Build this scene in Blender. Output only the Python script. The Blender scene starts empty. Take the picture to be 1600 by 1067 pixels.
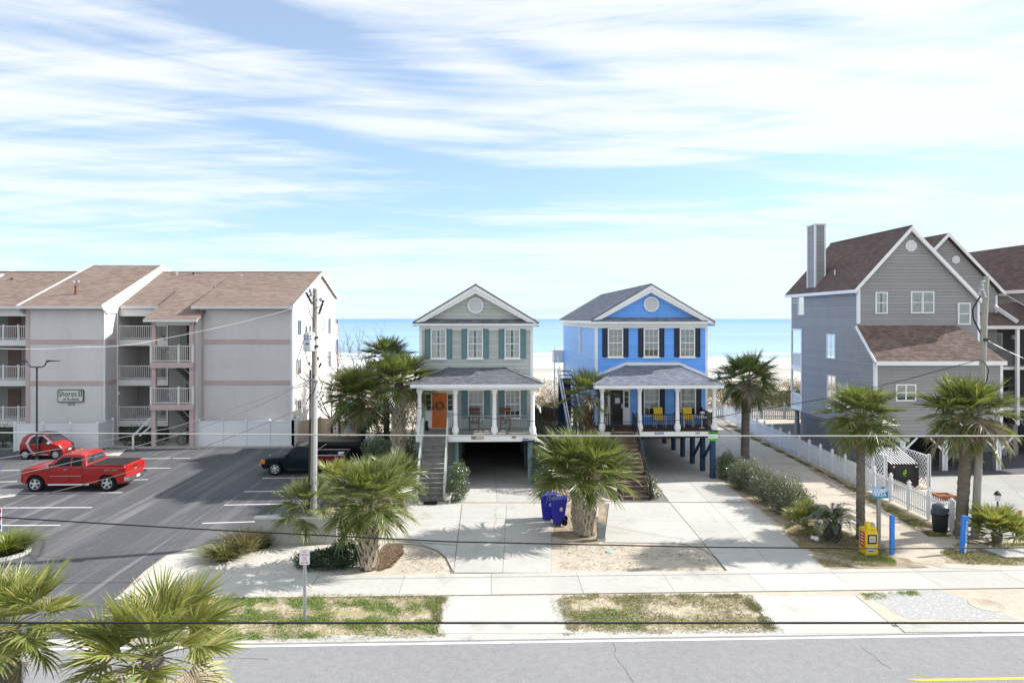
import bpy, math, random
import numpy as np
from mathutils import Vector, Matrix, Euler

# ------------------------------------------------------------------ scene, camera, light
S = bpy.context.scene
COL = S.collection
R = math.radians
rnd = random.Random(7)
H = 8.8                      # eye height above the street, metres
F = 1067.0                   # focal length measured in photo pixels (24 mm lens)
TH = math.atan(34.0 / F)     # the camera looks slightly right of the street's normal
HZ = 498.0                   # row of the sea horizon in the photo
CT, ST = math.cos(TH), math.sin(TH)

cam = bpy.data.cameras.new('camera')
cam.lens = 24.0
cam.sensor_width = 36.0
cam.clip_start = 0.1
cam.clip_end = 60000.0
cam.shift_y = -(533.5 - HZ) / 1600.0
camo = bpy.data.objects.new('camera', cam)
COL.objects.link(camo)
camo.location = (0, 0, H)
camo.rotation_euler = (R(90), 0, -TH)
S.camera = camo

SUN_AZ, SUN_EL = 12.0, 34.0  # degrees: from +X towards +Y, above the horizon
sunv = Vector((math.cos(R(SUN_EL)) * math.cos(R(SUN_AZ)), math.cos(R(SUN_EL)) * math.sin(R(SUN_AZ)), math.sin(R(SUN_EL))))
sl = bpy.data.lights.new('sun', 'SUN')
sl.energy = 3.75
sl.angle = R(0.6)
sl.color = (1.0, 0.955, 0.88)
so = bpy.data.objects.new('sun', sl)
COL.objects.link(so)
so.location = (60, 40, 60)
so.rotation_euler = (-sunv).to_track_quat('-Z', 'Y').to_euler()

S.view_settings.view_transform = 'Standard'
S.view_settings.look = 'None'
S.view_settings.exposure = 1.12
S.view_settings.gamma = 1.0
S.view_settings.use_curve_mapping = False
S.cycles.max_bounces = 8
S.cycles.transparent_max_bounces = 12
S.cycles.use_denoising = True


def N(nt, typ, **kw):
    n = nt.nodes.new(typ)
    for k, v in kw.items():
        if k.startswith('i_'):
            key = k[2:]
            key = int(key) if key.isdigit() else key.replace('_', ' ')
            n.inputs[key].default_value = v
        else:
            setattr(n, k, v)
    return n


def mth(nt, op, a, b=None, clamp=False):
    n = nt.nodes.new('ShaderNodeMath')
    n.operation = op
    n.use_clamp = clamp
    for i, v in enumerate((a, b)):
        if v is None:
            continue
        if isinstance(v, (int, float)):
            n.inputs[i].default_value = v
        else:
            nt.links.new(v, n.inputs[i])
    return n.outputs[0]


def mapr(nt, val, a, b, c, d, smooth=False):
    n = nt.nodes.new('ShaderNodeMapRange')
    if smooth:
        n.interpolation_type = 'SMOOTHSTEP'
    nt.links.new(val, n.inputs[0])
    for i, v in enumerate((a, b, c, d)):
        n.inputs[i + 1].default_value = v
    return n.outputs[0]


def mixc(nt, fac, a, b, mode='MIX'):
    n = nt.nodes.new('ShaderNodeMix')
    n.data_type = 'RGBA'
    n.blend_type = mode
    for sock, v in ((n.inputs[0], fac), (n.inputs[6], a), (n.inputs[7], b)):
        if isinstance(v, (int, float)):
            sock.default_value = v
        elif isinstance(v, tuple):
            sock.default_value = (v[0], v[1], v[2], 1)
        else:
            nt.links.new(v, sock)
    return n.outputs[2]


def build_world():
    w = bpy.data.worlds.new('World')
    S.world = w
    w.use_nodes = True
    nt = w.node_tree
    nt.nodes.clear()
    out = N(nt, 'ShaderNodeOutputWorld')
    bg = N(nt, 'ShaderNodeBackground')
    bg.inputs[1].default_value = 0.1
    nt.links.new(bg.outputs[0], out.inputs[0])
    sky = N(nt, 'ShaderNodeTexSky')
    sky.sky_type = 'NISHITA'
    sky.sun_disc = False
    sky.sun_elevation = R(SUN_EL)
    sky.sun_rotation = R(90 - SUN_AZ)
    sky.air_density = 1.0
    sky.dust_density = 0.6
    sky.ozone_density = 1.6
    tc = N(nt, 'ShaderNodeTexCoord')
    sep = N(nt, 'ShaderNodeSeparateXYZ')
    nt.links.new(tc.outputs['Generated'], sep.inputs[0])
    x, y, z = sep.outputs
    zz = mth(nt, 'ADD', mth(nt, 'MAXIMUM', z, 0.0), 0.14)
    comb = N(nt, 'ShaderNodeCombineXYZ')
    nt.links.new(mth(nt, 'DIVIDE', x, zz), comb.inputs[0])
    nt.links.new(mth(nt, 'DIVIDE', y, zz), comb.inputs[1])

    def streak(rot, sx, sy, scale, det, rough, dist, off):
        mp = N(nt, 'ShaderNodeMapping')
        mp.inputs['Rotation'].default_value = (0, 0, R(rot))
        mp.inputs['Scale'].default_value = (sx, sy, 1)
        mp.inputs['Location'].default_value = off
        nt.links.new(comb.outputs[0], mp.inputs[0])
        nz = N(nt, 'ShaderNodeTexNoise')
        nz.inputs['Scale'].default_value = scale
        nz.inputs['Detail'].default_value = det
        nz.inputs['Roughness'].default_value = rough
        nz.inputs['Distortion'].default_value = dist
        nt.links.new(mp.outputs[0], nz.inputs['Vector'])
        return nz.outputs[0]

    n1 = streak(-16, 0.30, 1.25, 0.85, 8, 0.55, 0.9, (2.3, 0.7, 0))
    n2 = streak(-8, 0.22, 1.7, 2.1, 10, 0.62, 1.2, (5.1, 3.3, 0))
    n3 = streak(-30, 0.5, 1.0, 5.0, 8, 0.65, 0.6, (1.1, 8.3, 0))
    lay = N(nt, 'ShaderNodeMapping')
    lay.inputs['Scale'].default_value = (1.3, 1.3, 17.0)
    lay.inputs['Rotation'].default_value = (0, R(4), 0)
    nt.links.new(tc.outputs['Generated'], lay.inputs[0])
    ln = N(nt, 'ShaderNodeTexNoise')
    ln.inputs['Scale'].default_value = 1.6
    ln.inputs['Detail'].default_value = 8
    ln.inputs['Roughness'].default_value = 0.6
    ln.inputs['Distortion'].default_value = 0.5
    nt.links.new(lay.outputs[0], ln.inputs['Vector'])
    layers = mth(nt, 'MULTIPLY', mth(nt, 'SUBTRACT', ln.outputs[0], 0.5), mapr(nt, z, 0.10, 0.36, 1.0, 0.45))
    dens = mth(nt, 'ADD', layers, mth(nt, 'MULTIPLY', n1, 0.52))
    dens = mth(nt, 'ADD', dens, mth(nt, 'ADD', mth(nt, 'MULTIPLY', n2, 0.42), mth(nt, 'MULTIPLY', n3, 0.10)))
    # the cirrus deck thins out in a few long bands of clear blue
    az = mth(nt, 'ARCTAN2', x, y)
    el = mth(nt, 'ARCSINE', z)

    def hole(a0, e0, wa, we, tilt, amt):
        a = mth(nt, 'SUBTRACT', az, R(a0))
        e = mth(nt, 'ADD', mth(nt, 'SUBTRACT', el, R(e0)), mth(nt, 'MULTIPLY', a, tilt))
        q = mth(nt, 'ADD', mth(nt, 'POWER', mth(nt, 'DIVIDE', mth(nt, 'ABSOLUTE', a), R(wa)), 2.0),
                mth(nt, 'POWER', mth(nt, 'DIVIDE', mth(nt, 'ABSOLUTE', e), R(we)), 2.0))
        return mth(nt, 'MULTIPLY', mth(nt, 'POWER', 2.718, mth(nt, 'MULTIPLY', q, -1.0)), amt)

    hs = [hole(-20, 23.0, 16, 2.0, 0.26, 0.24), hole(-10, 13.6, 12, 1.0, 0.14, 0.20), hole(12, 10.8, 17, 1.4, 0.02, 0.15),
          hole(2, 7.2, 22, 1.0, 0.03, 0.13), hole(5, 20.5, 7, 1.2, 0.22, 0.16), hole(24, 23, 5, 2.0, 0.3, 0.10), hole(-33, 24.5, 8, 1.2, 0.1, 0.10), hole(-36, 16.0, 10, 1.0, 0.05, 0.07),
          hole(-20, 5.5, 16, 1.2, 0.03, 0.06)]
    for h in hs:
        dens = mth(nt, 'SUBTRACT', dens, h)
    fac = mapr(nt, dens, 0.30, 0.62, 0.28, 0.99, True)
    # thin veil everywhere, thicker towards the horizon and the sun side
    veil = mapr(nt, z, 0.0, 0.16, 0.60, 0.30)
    side = mapr(nt, az, R(0), R(55), 0.0, 0.22, True)
    fac = mth(nt, 'MAXIMUM', fac, mth(nt, 'ADD', veil, side))
    cl = mixc(nt, mapr(nt, z, 0.0, 0.30, 0, 1), (4.1, 4.75, 5.05), (4.6, 4.85, 5.05))
    bc = mixc(nt, 1.0, sky.outputs[0], (0.64, 0.86, 1.02), 'MULTIPLY')
    c = mixc(nt, fac, bc, cl)
    nt.links.new(c, bg.inputs[0])


build_world()


# ------------------------------------------------------------------ measuring helpers
def ray(px, py):
    d = (px - 800.0) / F
    return (d * CT + ST, CT - d * ST, (HZ - py) / F)


def P(px, py, z=0.0):
    """world point on the level plane z seen at a photo position"""
    r = ray(px, py)
    t = (z - H) / r[2]
    return Vector((r[0] * t, r[1] * t, z))


def A(px, py, Y):
    """world point at street distance Y seen at a photo position"""
    r = ray(px, py)
    t = Y / r[1]
    return Vector((r[0] * t, Y, H + r[2] * t))


def ax(px, Y):
    return A(px, HZ, Y).x


def zy(py, Y, px=800):
    return A(px, py, Y).z


# ------------------------------------------------------------------ materials
MATS = {}


def M(name, col, rough=0.65, spec=0.3, metal=0.0, noise=None, bump=None, island=0.0, objr=0.0, coat=0.0, noise2=None, tint=None,
      stretch=(1, 1, 1), alt=None):
    """procedural principled material; noise=(scale, amount), alt=(colour, scale, lo, hi): a second colour in noise patches"""
    if name in MATS:
        return MATS[name]
    m = bpy.data.materials.new(name)
    m.use_nodes = True
    nt = m.node_tree
    bs = nt.nodes['Principled BSDF']
    bs.inputs['Roughness'].default_value = rough
    bs.inputs['Specular IOR Level'].default_value = spec
    bs.inputs['Metallic'].default_value = metal
    bs.inputs['Coat Weight'].default_value = coat
    bs.inputs['Coat Roughness'].default_value = 0.06
    tc = N(nt, 'ShaderNodeTexCoord')
    mp = N(nt, 'ShaderNodeMapping')
    mp.inputs['Scale'].default_value = stretch
    nt.links.new(tc.outputs['Object'], mp.inputs[0])
    rgb = N(nt, 'ShaderNodeRGB')
    rgb.outputs[0].default_value = (col[0], col[1], col[2], 1)
    c = rgb.outputs[0]

    def nz(scale, det=6, rgh=0.6):
        n = N(nt, 'ShaderNodeTexNoise')
        n.inputs['Scale'].default_value = scale
        n.inputs['Detail'].default_value = det
        n.inputs['Roughness'].default_value = rgh
        nt.links.new(mp.outputs[0], n.inputs['Vector'])
        return n.outputs[0]

    if alt:
        c = mixc(nt, mapr(nt, nz(alt[1]), alt[2], alt[3], 0, 1, True), c, alt[0])
    for q in (noise, noise2):
        if q:
            f = mapr(nt, nz(q[0]), 0.28, 0.72, 1 - q[1], 1 + q[1])
            c = mixc(nt, 1.0, c, f, 'MULTIPLY')
    if island:
        g = N(nt, 'ShaderNodeNewGeometry')
        f = mapr(nt, g.outputs['Random Per Island'], 0, 1, 1 - island, 1 + island)
        c = mixc(nt, 1.0, c, f, 'MULTIPLY')
        if tint:
            c = mixc(nt, mapr(nt, g.outputs['Random Per Island'], 0.55, 1.0, 0, 0.85), c, tint)
    if objr:
        oi = N(nt, 'ShaderNodeObjectInfo')
        f = mapr(nt, oi.outputs['Random'], 0, 1, 1 - objr, 1 + objr)
        c = mixc(nt, 1.0, c, f, 'MULTIPLY')
    nt.links.new(c, bs.inputs['Base Color'])
    if bump:
        b = N(nt, 'ShaderNodeBump')
        b.inputs['Strength'].default_value = bump[1]
        b.inputs['Distance'].default_value = bump[2] if len(bump) > 2 else 0.02
        nt.links.new(nz(bump[0], 8), b.inputs['Height'])
        nt.links.new(b.outputs[0], bs.inputs['Normal'])
    MATS[name] = m
    return m


def LEAF(name, c1, c2, trans=0.35, gloss=0.12, rough=0.35, tip=None):
    """leaf: diffuse + light shining through + a waxy sheen, varied leaf by leaf"""
    m = bpy.data.materials.new(name)
    m.use_nodes = True
    nt = m.node_tree
    nt.nodes.clear()
    out = N(nt, 'ShaderNodeOutputMaterial')
    g = N(nt, 'ShaderNodeNewGeometry')
    oi = N(nt, 'ShaderNodeObjectInfo')
    f = mth(nt, 'ADD', mth(nt, 'MULTIPLY', g.outputs['Random Per Island'], 0.6), mth(nt, 'MULTIPLY', oi.outputs['Random'], 0.4))
    c = mixc(nt, f, c1, c2)
    if tip:
        c = mixc(nt, mapr(nt, g.outputs['Random Per Island'], 0.86, 0.97, 0, 1), c, tip)
    d = N(nt, 'ShaderNodeBsdfDiffuse')
    nt.links.new(c, d.inputs[0])
    t = N(nt, 'ShaderNodeBsdfTranslucent')
    nt.links.new(mixc(nt, 1.0, c, (1.25, 1.25, 0.7), 'MULTIPLY'), t.inputs[0])
    gl = N(nt, 'ShaderNodeBsdfGlossy')
    gl.inputs['Roughness'].default_value = rough
    gl.inputs[0].default_value = (0.9, 0.95, 1, 1)
    m1 = N(nt, 'ShaderNodeMixShader')
    m1.inputs[0].default_value = trans
    nt.links.new(d.outputs[0], m1.inputs[1])
    nt.links.new(t.outputs[0], m1.inputs[2])
    lw = N(nt, 'ShaderNodeLayerWeight')
    lw.inputs[0].default_value = 0.35
    m2 = N(nt, 'ShaderNodeMixShader')
    nt.links.new(mth(nt, 'ADD', mth(nt, 'MULTIPLY', lw.outputs[1], gloss * 1.5), gloss * 0.4), m2.inputs[0])
    nt.links.new(m1.outputs[0], m2.inputs[1])
    nt.links.new(gl.outputs[0], m2.inputs[2])
    nt.links.new(m2.outputs[0], out.inputs[0])
    MATS[name] = m
    return m


def GLASS(name, tint=(0.95, 0.97, 0.97), body=0.0, bodycol=(0.02, 0.025, 0.03), refl=1.3):
    """window glass: see-through with a Fresnel reflection; body mixes in an opaque dark interior"""
    m = bpy.data.materials.new(name)
    m.use_nodes = True
    nt = m.node_tree
    nt.nodes.clear()
    out = N(nt, 'ShaderNodeOutputMaterial')
    tr = N(nt, 'ShaderNodeBsdfTransparent')
    tr.inputs[0].default_value = (*tint, 1)
    src = tr.outputs[0]
    if body > 0:
        d = N(nt, 'ShaderNodeBsdfDiffuse')
        d.inputs[0].default_value = (*bodycol, 1)
        mm = N(nt, 'ShaderNodeMixShader')
        mm.inputs[0].default_value = body
        nt.links.new(src, mm.inputs[1])
        nt.links.new(d.outputs[0], mm.inputs[2])
        src = mm.outputs[0]
    gl = N(nt, 'ShaderNodeBsdfGlossy')
    gl.inputs['Roughness'].default_value = 0.03
    fr = N(nt, 'ShaderNodeFresnel')
    fr.inputs[0].default_value = 1.55
    mx = N(nt, 'ShaderNodeMixShader')
    nt.links.new(mth(nt, 'MULTIPLY', fr.outputs[0], refl, True), mx.inputs[0])
    nt.links.new(src, mx.inputs[1])
    nt.links.new(gl.outputs[0], mx.inputs[2])
    nt.links.new(mx.outputs[0], out.inputs[0])
    MATS[name] = m
    return m


WHITE = M('white_paint', (0.82, 0.825, 0.84), 0.5, 0.35, noise=(1.2, 0.05), noise2=(9, 0.04))
VINYL = M('white_vinyl', (0.76, 0.77, 0.79), 0.4, 0.4, noise=(0.9, 0.05))
CREAM = M('railing_paint', (0.70, 0.685, 0.67), 0.5, 0.3, noise=(2, 0.06))
STUCCO = M('pale_stucco', (0.655, 0.632, 0.622), 0.9, 0.15, noise=(0.35, 0.07), noise2=(2.2, 0.03), alt=((0.57, 0.55, 0.54), 1.4, 0.52, 0.78), bump=(60, 0.1), stretch=(1, 1, 0.35))
PINK = M('dusty_pink_trim', (0.53, 0.41, 0.395), 0.75, 0.2, noise=(1.2, 0.08))
SHADOWWALL = M('shade_grey_wall', (0.30, 0.29, 0.28), 0.8, 0.2, noise=(0.6, 0.08))  # shade of recesses and undercrofts painted in as a darker grey
SH_APT = M('brown_shingle', (0.25, 0.19, 0.165), 0.95, 0.1, noise=(0.5, 0.10), island=0.16, bump=(70, 0.3))
SH_GREY = M('grey_shingle', (0.16, 0.165, 0.185), 0.9, 0.15, noise=(0.7, 0.12), island=0.28, bump=(70, 0.3))
SH_BLUE = M('blue_grey_shingle', (0.20, 0.22, 0.27), 0.9, 0.15, noise=(0.7, 0.10), island=0.25, bump=(70, 0.3))
SH_BROWN = M('maroon_brown_shingle', (0.155, 0.112, 0.105), 0.95, 0.1, noise=(0.8, 0.12), island=0.18, bump=(70, 0.3))
SID_GREY = M('sage_grey_siding', (0.475, 0.505, 0.475), 0.6, 0.25, noise=(0.8, 0.07), noise2=(5, .04), objr=0.07)
SID_BLUE = M('bright_blue_siding', (0.14, 0.395, 0.94), 0.38, 0.5, noise=(0.8, 0.07), noise2=(5, .04), objr=0.07)
SID_TAUPE = M('slate_grey_siding', (0.30, 0.296, 0.303), 0.55, 0.35, noise=(0.8, 0.06), objr=0.06)
TEAL = M('teal_shutter_paint', (0.135, 0.24, 0.265), 0.55, 0.3, noise=(3, 0.06))
NAVY = M('navy_shutter_paint', (0.022, 0.03, 0.05), 0.5, 0.35, noise=(3, 0.1))
PILE = M('navy_pile_paint', (0.03, 0.065, 0.15), 0.55, 0.3, noise=(2, 0.15))
BLACKP = M('black_paint', (0.012, 0.012, 0.014), 0.4, 0.4)
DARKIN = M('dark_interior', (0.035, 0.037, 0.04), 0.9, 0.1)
BLIND = M('window_blind', (0.72, 0.72, 0.71), 0.7, 0.2, noise=(3, 0.05))
CURTAIN = M('window_curtain', (0.80, 0.81, 0.83), 0.9, 0.1, noise=(5, 0.08))
ORANGE = M('orange_door_paint', (0.70, 0.175, 0.03), 0.45, 0.35, noise=(2, 0.04))
YELLOW = M('yellow_plastic', (0.80, 0.56, 0.03), 0.4, 0.35, noise=(3, 0.05))
WOODB = M('brown_wood', (0.115, 0.06, 0.035), 0.7, 0.2, noise=(6, 0.25), objr=0.15, stretch=(1, 6, 6))
WOODG = M('weathered_wood', (0.29, 0.27, 0.25), 0.85, 0.15, noise=(5, 0.22), objr=0.12, stretch=(1, 6, 6))
STEP = M('weathered_step', (0.23, 0.225, 0.21), 0.9, 0.12, noise=(2.5, 0.28), noise2=(14, 0.2), objr=0.12)
STEPB = M('brown_step', (0.16, 0.115, 0.09), 0.8, 0.15, noise=(2.5, 0.22), noise2=(14, 0.15), objr=0.12)
POLEW = M('pole_wood', (0.33, 0.305, 0.275), 0.9, 0.1, noise=(3, 0.3), noise2=(18, 0.2), bump=(12, 0.5), stretch=(6, 6, 0.5))
STEEL = M('galvanised_steel', (0.55, 0.57, 0.60), 0.38, 0.5, 0.75, noise=(5, 0.12))
CHROME = M('chrome', (0.75, 0.76, 0.78), 0.12, 0.5, 1.0)
GREYMET = M('grey_metal', (0.38, 0.40, 0.42), 0.5, 0.4, 0.2, noise=(4, 0.08))
DARKMET = M('dark_metal', (0.035, 0.037, 0.04), 0.45, 0.4)
RUBBER = M('black_rubber', (0.014, 0.014, 0.015), 0.8, 0.2, noise=(20, 0.15))
WIREB = M('black_cable', (0.015, 0.015, 0.018), 0.6, 0.3)
WIREG = M('grey_cable', (0.42, 0.41, 0.40), 0.45, 0.4)
CONC = M('concrete', (0.455, 0.445, 0.42), 0.9, 0.15, noise=(0.35, 0.09), noise2=(6, 0.06), bump=(45, 0.12), objr=0.05, alt=((0.34, 0.33, 0.305), 0.8, 0.54, 0.78))
CONCD = M('concrete_joint', (0.20, 0.19, 0.18), 0.95, 0.1)
GLASSW = GLASS('window_glass')
GLASSD = GLASS('dark_glass', body=0.85)
GLASSC = GLASS('car_glass', (0.25, 0.28, 0.29), body=0.8, bodycol=(0.012, 0.016, 0.022), refl=.4)


# ------------------------------------------------------------------ mesh builder
def wloc(o):
    v = Vector((0, 0, 0))
    while o is not None:
        v = v + o.location
        o = o.parent
    return v


class Fr:
    """a face frame: u along the wall, v up, n out of it"""
    def __init__(s, O, U=(1, 0, 0), Nn=(0, -1, 0), V=(0, 0, 1)):
        s.O, s.U, s.V, s.N = Vector(O), Vector(U), Vector(V), Vector(Nn)

    def p(s, u, v, n=0.0):
        return s.O + s.U * u + s.V * v + s.N * n


class MB:
    def __init__(s):
        s.v, s.f, s.mi = [], [], []
        s.cur = 0

    def add(s, vs, fs):
        b = len(s.v)
        s.v.extend([tuple(q) for q in vs])
        for f in fs:
            s.f.append(tuple(b + i for i in f))
            s.mi.append(s.cur)
        return s

    def hexa(s, q):
        return s.add(q, [(0, 3, 2, 1), (4, 5, 6, 7), (0, 1, 5, 4), (1, 2, 6, 5), (2, 3, 7, 6), (3, 0, 4, 7)])

    def box(s, x0, x1, y0, y1, z0, z1):
        s.hexa([(x0, y0, z0), (x1, y0, z0), (x1, y1, z0), (x0, y1, z0), (x0, y0, z1), (x1, y0, z1), (x1, y1, z1), (x0, y1, z1)])
        return s

    def fbox(s, fr, u0, u1, v0, v1, n0, n1):
        s.hexa([fr.p(u0, v0, n1), fr.p(u1, v0, n1), fr.p(u1, v0, n0), fr.p(u0, v0, n0),
                fr.p(u0, v1, n1), fr.p(u1, v1, n1), fr.p(u1, v1, n0), fr.p(u0, v1, n0)])
        return s

    def prism(s, pts, vec):
        n = len(pts)
        vec = Vector(vec)
        a = [Vector(p) for p in pts]
        b = [p + vec for p in a]
        s.add(a + b, [tuple(range(n - 1, -1, -1)), tuple(range(n, 2 * n))] + [(i, (i + 1) % n, n + (i + 1) % n, n + i) for i in range(n)])
        return s

    def poly(s, pts):
        s.add(pts, [tuple(range(len(pts)))])
        return s

    def beam(s, a, b, w, h, up=(0, 0, 1)):
        a, b = Vector(a), Vector(b)
        d = (b - a).normalized()
        up = Vector(up)
        if abs(d.dot(up)) > 0.97:
            up = Vector((0, 1, 0))
        sd = d.cross(up).normalized()
        u = sd.cross(d).normalized()
        q = []
        for c in (a, b):
            for sx, sz in ((-1, -1), (1, -1), (1, 1), (-1, 1)):
                q.append(c + sd * (sx * w / 2) + u * (sz * h / 2))
        s.add(q, [(0, 1, 2, 3), (7, 6, 5, 4), (0, 4, 5, 1), (1, 5, 6, 2), (2, 6, 7, 3), (3, 7, 4, 0)])
        return s

    def tube(s, pts, r, n=8, cap=True):
        pts = [Vector(p) for p in pts]
        rs = r if isinstance(r, (list, tuple)) else [r] * len(pts)
        vs, fs = [], []
        prev = None
        for i, p in enumerate(pts):
            d = (pts[min(i + 1, len(pts) - 1)] - pts[max(i - 1, 0)]).normalized()
            if prev is None:
                ref = Vector((0, 0, 1)) if abs(d.z) < 0.9 else Vector((1, 0, 0))
                sd = d.cross(ref).normalized()
            else:
                sd = (prev - d * prev.dot(d)).normalized()
            prev = sd
            u = d.cross(sd)
            for k in range(n):
                a = 2 * math.pi * k / n
                vs.append(p + (sd * math.cos(a) + u * math.sin(a)) * rs[i])
        for i in range(len(pts) - 1):
            for k in range(n):
                k2 = (k + 1) % n
                fs.append((i * n + k, i * n + k2, (i + 1) * n + k2, (i + 1) * n + k))
        if cap:
            fs.append(tuple(range(n - 1, -1, -1)))
            fs.append(tuple(range((len(pts) - 1) * n, len(pts) * n)))
        s.add(vs, fs)
        return s

    def lathe(s, c, prof, n=16, axis='z'):
        """prof: list of (radius, height) along the axis"""
        c = Vector(c)
        vs, fs = [], []
        for r, h in prof:
            for k in range(n):
                a = 2 * math.pi * k / n
                if axis == 'z':
                    vs.append(c + Vector((r * math.cos(a), r * math.sin(a), h)))
                else:
                    vs.append(c + Vector((r * math.cos(a), h, r * math.sin(a))))
        m = len(prof)
        for i in range(m - 1):
            for k in range(n):
                k2 = (k + 1) % n
                fs.append((i * n + k, i * n + k2, (i + 1) * n + k2, (i + 1) * n + k))
        fs.append(tuple(range(n - 1, -1, -1)))
        fs.append(tuple(range((m - 1) * n, m * n)))
        s.add(vs, fs)
        return s

    def mesh(s, name, mats, off=Vector((0, 0, 0)), smooth=False):
        me = bpy.data.meshes.new(name)
        me.from_pydata([(a[0] - off.x, a[1] - off.y, a[2] - off.z) for a in s.v], [], s.f)
        mats = mats if isinstance(mats, (list, tuple)) else [mats]
        for m in mats:
            me.materials.append(m)
        if len(mats) > 1:
            me.polygons.foreach_set('material_index', s.mi)
        if smooth:
            me.polygons.foreach_set('use_smooth', [True] * len(me.polygons))
            me.set_sharp_from_angle(angle=R(smooth if smooth is not True else 40))
        me.update()
        return me

    def build(s, name, mats, parent=None, smooth=False, kind=None):
        off = wloc(parent) if parent is not None else Vector((0, 0, 0))
        return link(name, s.mesh(name, mats, off, smooth), parent, kind)


def link(name, me, parent=None, kind=None, loc=None, rot=None, scale=None):
    o = bpy.data.objects.new(name, me)
    COL.objects.link(o)
    if parent is not None:
        o.parent = parent
    if kind:
        o['kind'] = kind
    if loc is not None:
        o.location = loc
    if rot is not None:
        o.rotation_euler = rot
    if scale is not None:
        o.scale = scale if not isinstance(scale, (int, float)) else (scale,) * 3
    return o


def thing(name, label, cat, loc=(0, 0, 0), group=None):
    o = bpy.data.objects.new(name, None)
    COL.objects.link(o)
    o.empty_display_size = 0.2
    o.location = loc
    return tag(o, label, cat, group)


def tag(o, label, cat, group=None):
    o['label'] = label
    o['category'] = cat
    if group:
        o['group'] = group
    return o


def box(name, mat, parent, x0, x1, y0, y1, z0, z1):
    return MB().box(x0, x1, y0, y1, z0, z1).build(name, mat, parent)


def text(name, txt, mat, parent, fr, u, v, n, size, width=None, height=None, shear=0.0, extr=0.006):
    """flat lettering on a face frame, centred at (u, v)"""
    cu = bpy.data.curves.new('lettering', 'FONT')
    cu.body = txt
    cu.size = size
    cu.align_x = 'CENTER'
    cu.align_y = 'CENTER'
    cu.shear = shear
    cu.extrude = extr
    cu.resolution_u = 3
    tmp = bpy.data.objects.new('lettering', cu)
    COL.objects.link(tmp)
    dg = bpy.context.evaluated_depsgraph_get()
    me = bpy.data.meshes.new_from_object(tmp.evaluated_get(dg))
    bpy.data.objects.remove(tmp)
    bpy.data.curves.remove(cu)
    co = np.empty(len(me.vertices) * 3, 'f')
    me.vertices.foreach_get('co', co)
    co = co.reshape(-1, 3)
    lo, hi = co.min(0), co.max(0)
    c = (lo + hi) / 2
    co = co - c
    if width:
        co[:, 0] *= width / max(hi[0] - lo[0], 1e-6)
    if height:
        co[:, 1] *= height / max(hi[1] - lo[1], 1e-6)
    off = wloc(parent)
    w = np.array([tuple(fr.p(u + q[0], v + q[1], n + q[2]) - off) for q in co], 'f')
    me.vertices.foreach_set('co', w.ravel())
    me.materials.clear()
    me.materials.append(mat)
    me.update()
    return link(name, me, parent)


# ------------------------------------------------------------------ setting: ground, sea, road, pavements
def land_z(x, y):
    """beach profile: flat street level, dune, beach, sea floor"""
    pts = [(-400, 0), (56, 0), (62, .25), (70, .7), (82, .55), (100, -1.2), (125, -2.2), (160, -2.95), (200, -3.6), (400, -7), (40000, -9)]
    for (a, za), (b, zb) in zip(pts, pts[1:]):
        if y <= b:
            t = (y - a) / (b - a)
            z = za + (zb - za) * t
            break
    if 58 < y < 105:
        k = min(1, (y - 58) / 8.0, (105 - y) / 10.0)
        z += k * 0.35 * (math.sin(x * .31 + 1.3) * math.cos(y * .27 + x * .07) + .5 * math.sin(x * .83 + y * .5))
    return z


def ground_mat():
    m = bpy.data.materials.new('sandy_ground')
    m.use_nodes = True
    nt = m.node_tree
    bs = nt.nodes['Principled BSDF']
    bs.inputs['Roughness'].default_value = 0.95
    bs.inputs['Specular IOR Level'].default_value = 0.1
    g = N(nt, 'ShaderNodeNewGeometry')
    def nz(sc, det=8, ro=.6):
        n = N(nt, 'ShaderNodeTexNoise')
        n.inputs['Scale'].default_value = sc
        n.inputs['Detail'].default_value = det
        n.inputs['Roughness'].default_value = ro
        nt.links.new(g.outputs['Position'], n.inputs['Vector'])
        return n.outputs[0]
    c = mixc(nt, mapr(nt, nz(.45), .35, .65, 0, 1), (0.52, 0.465, 0.39), (0.46, 0.405, 0.335))
    c = mixc(nt, 1.0, c, mapr(nt, nz(3.0), .3, .7, .88, 1.1), 'MULTIPLY')
    c = mixc(nt, 1.0, c, mapr(nt, nz(22.0), .3, .7, .84, 1.14), 'MULTIPLY')
    # scattered litter and dead grass specks
    c = mixc(nt, mth(nt, 'MULTIPLY', mapr(nt, nz(9.0, 4, .7), .62, .72, 0, 1), .55), c, (0.20, 0.155, 0.10))
    # wet sand near the waterline
    s = N(nt, 'ShaderNodeSeparateXYZ')
    nt.links.new(g.outputs['Position'], s.inputs[0])
    c = mixc(nt, mapr(nt, s.outputs[2], -.2, -1.2, 0, .85, True), c, (0.47, 0.455, 0.425))
    wet = mapr(nt, s.outputs[2], -2.95, -2.3, 1, 0, True)
    c = mixc(nt, mth(nt, 'MULTIPLY', wet, .6), c, (0.30, 0.29, 0.275))
    nt.links.new(c, bs.inputs['Base Color'])
    b = N(nt, 'ShaderNodeBump')
    b.inputs['Strength'].default_value = .5
    b.inputs['Distance'].default_value = .04
    nt.links.new(mth(nt, 'ADD', nz(5.0), mth(nt, 'MULTIPLY', nz(28.0), .4)), b.inputs['Height'])
    nt.links.new(b.outputs[0], bs.inputs['Normal'])
    return m


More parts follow.
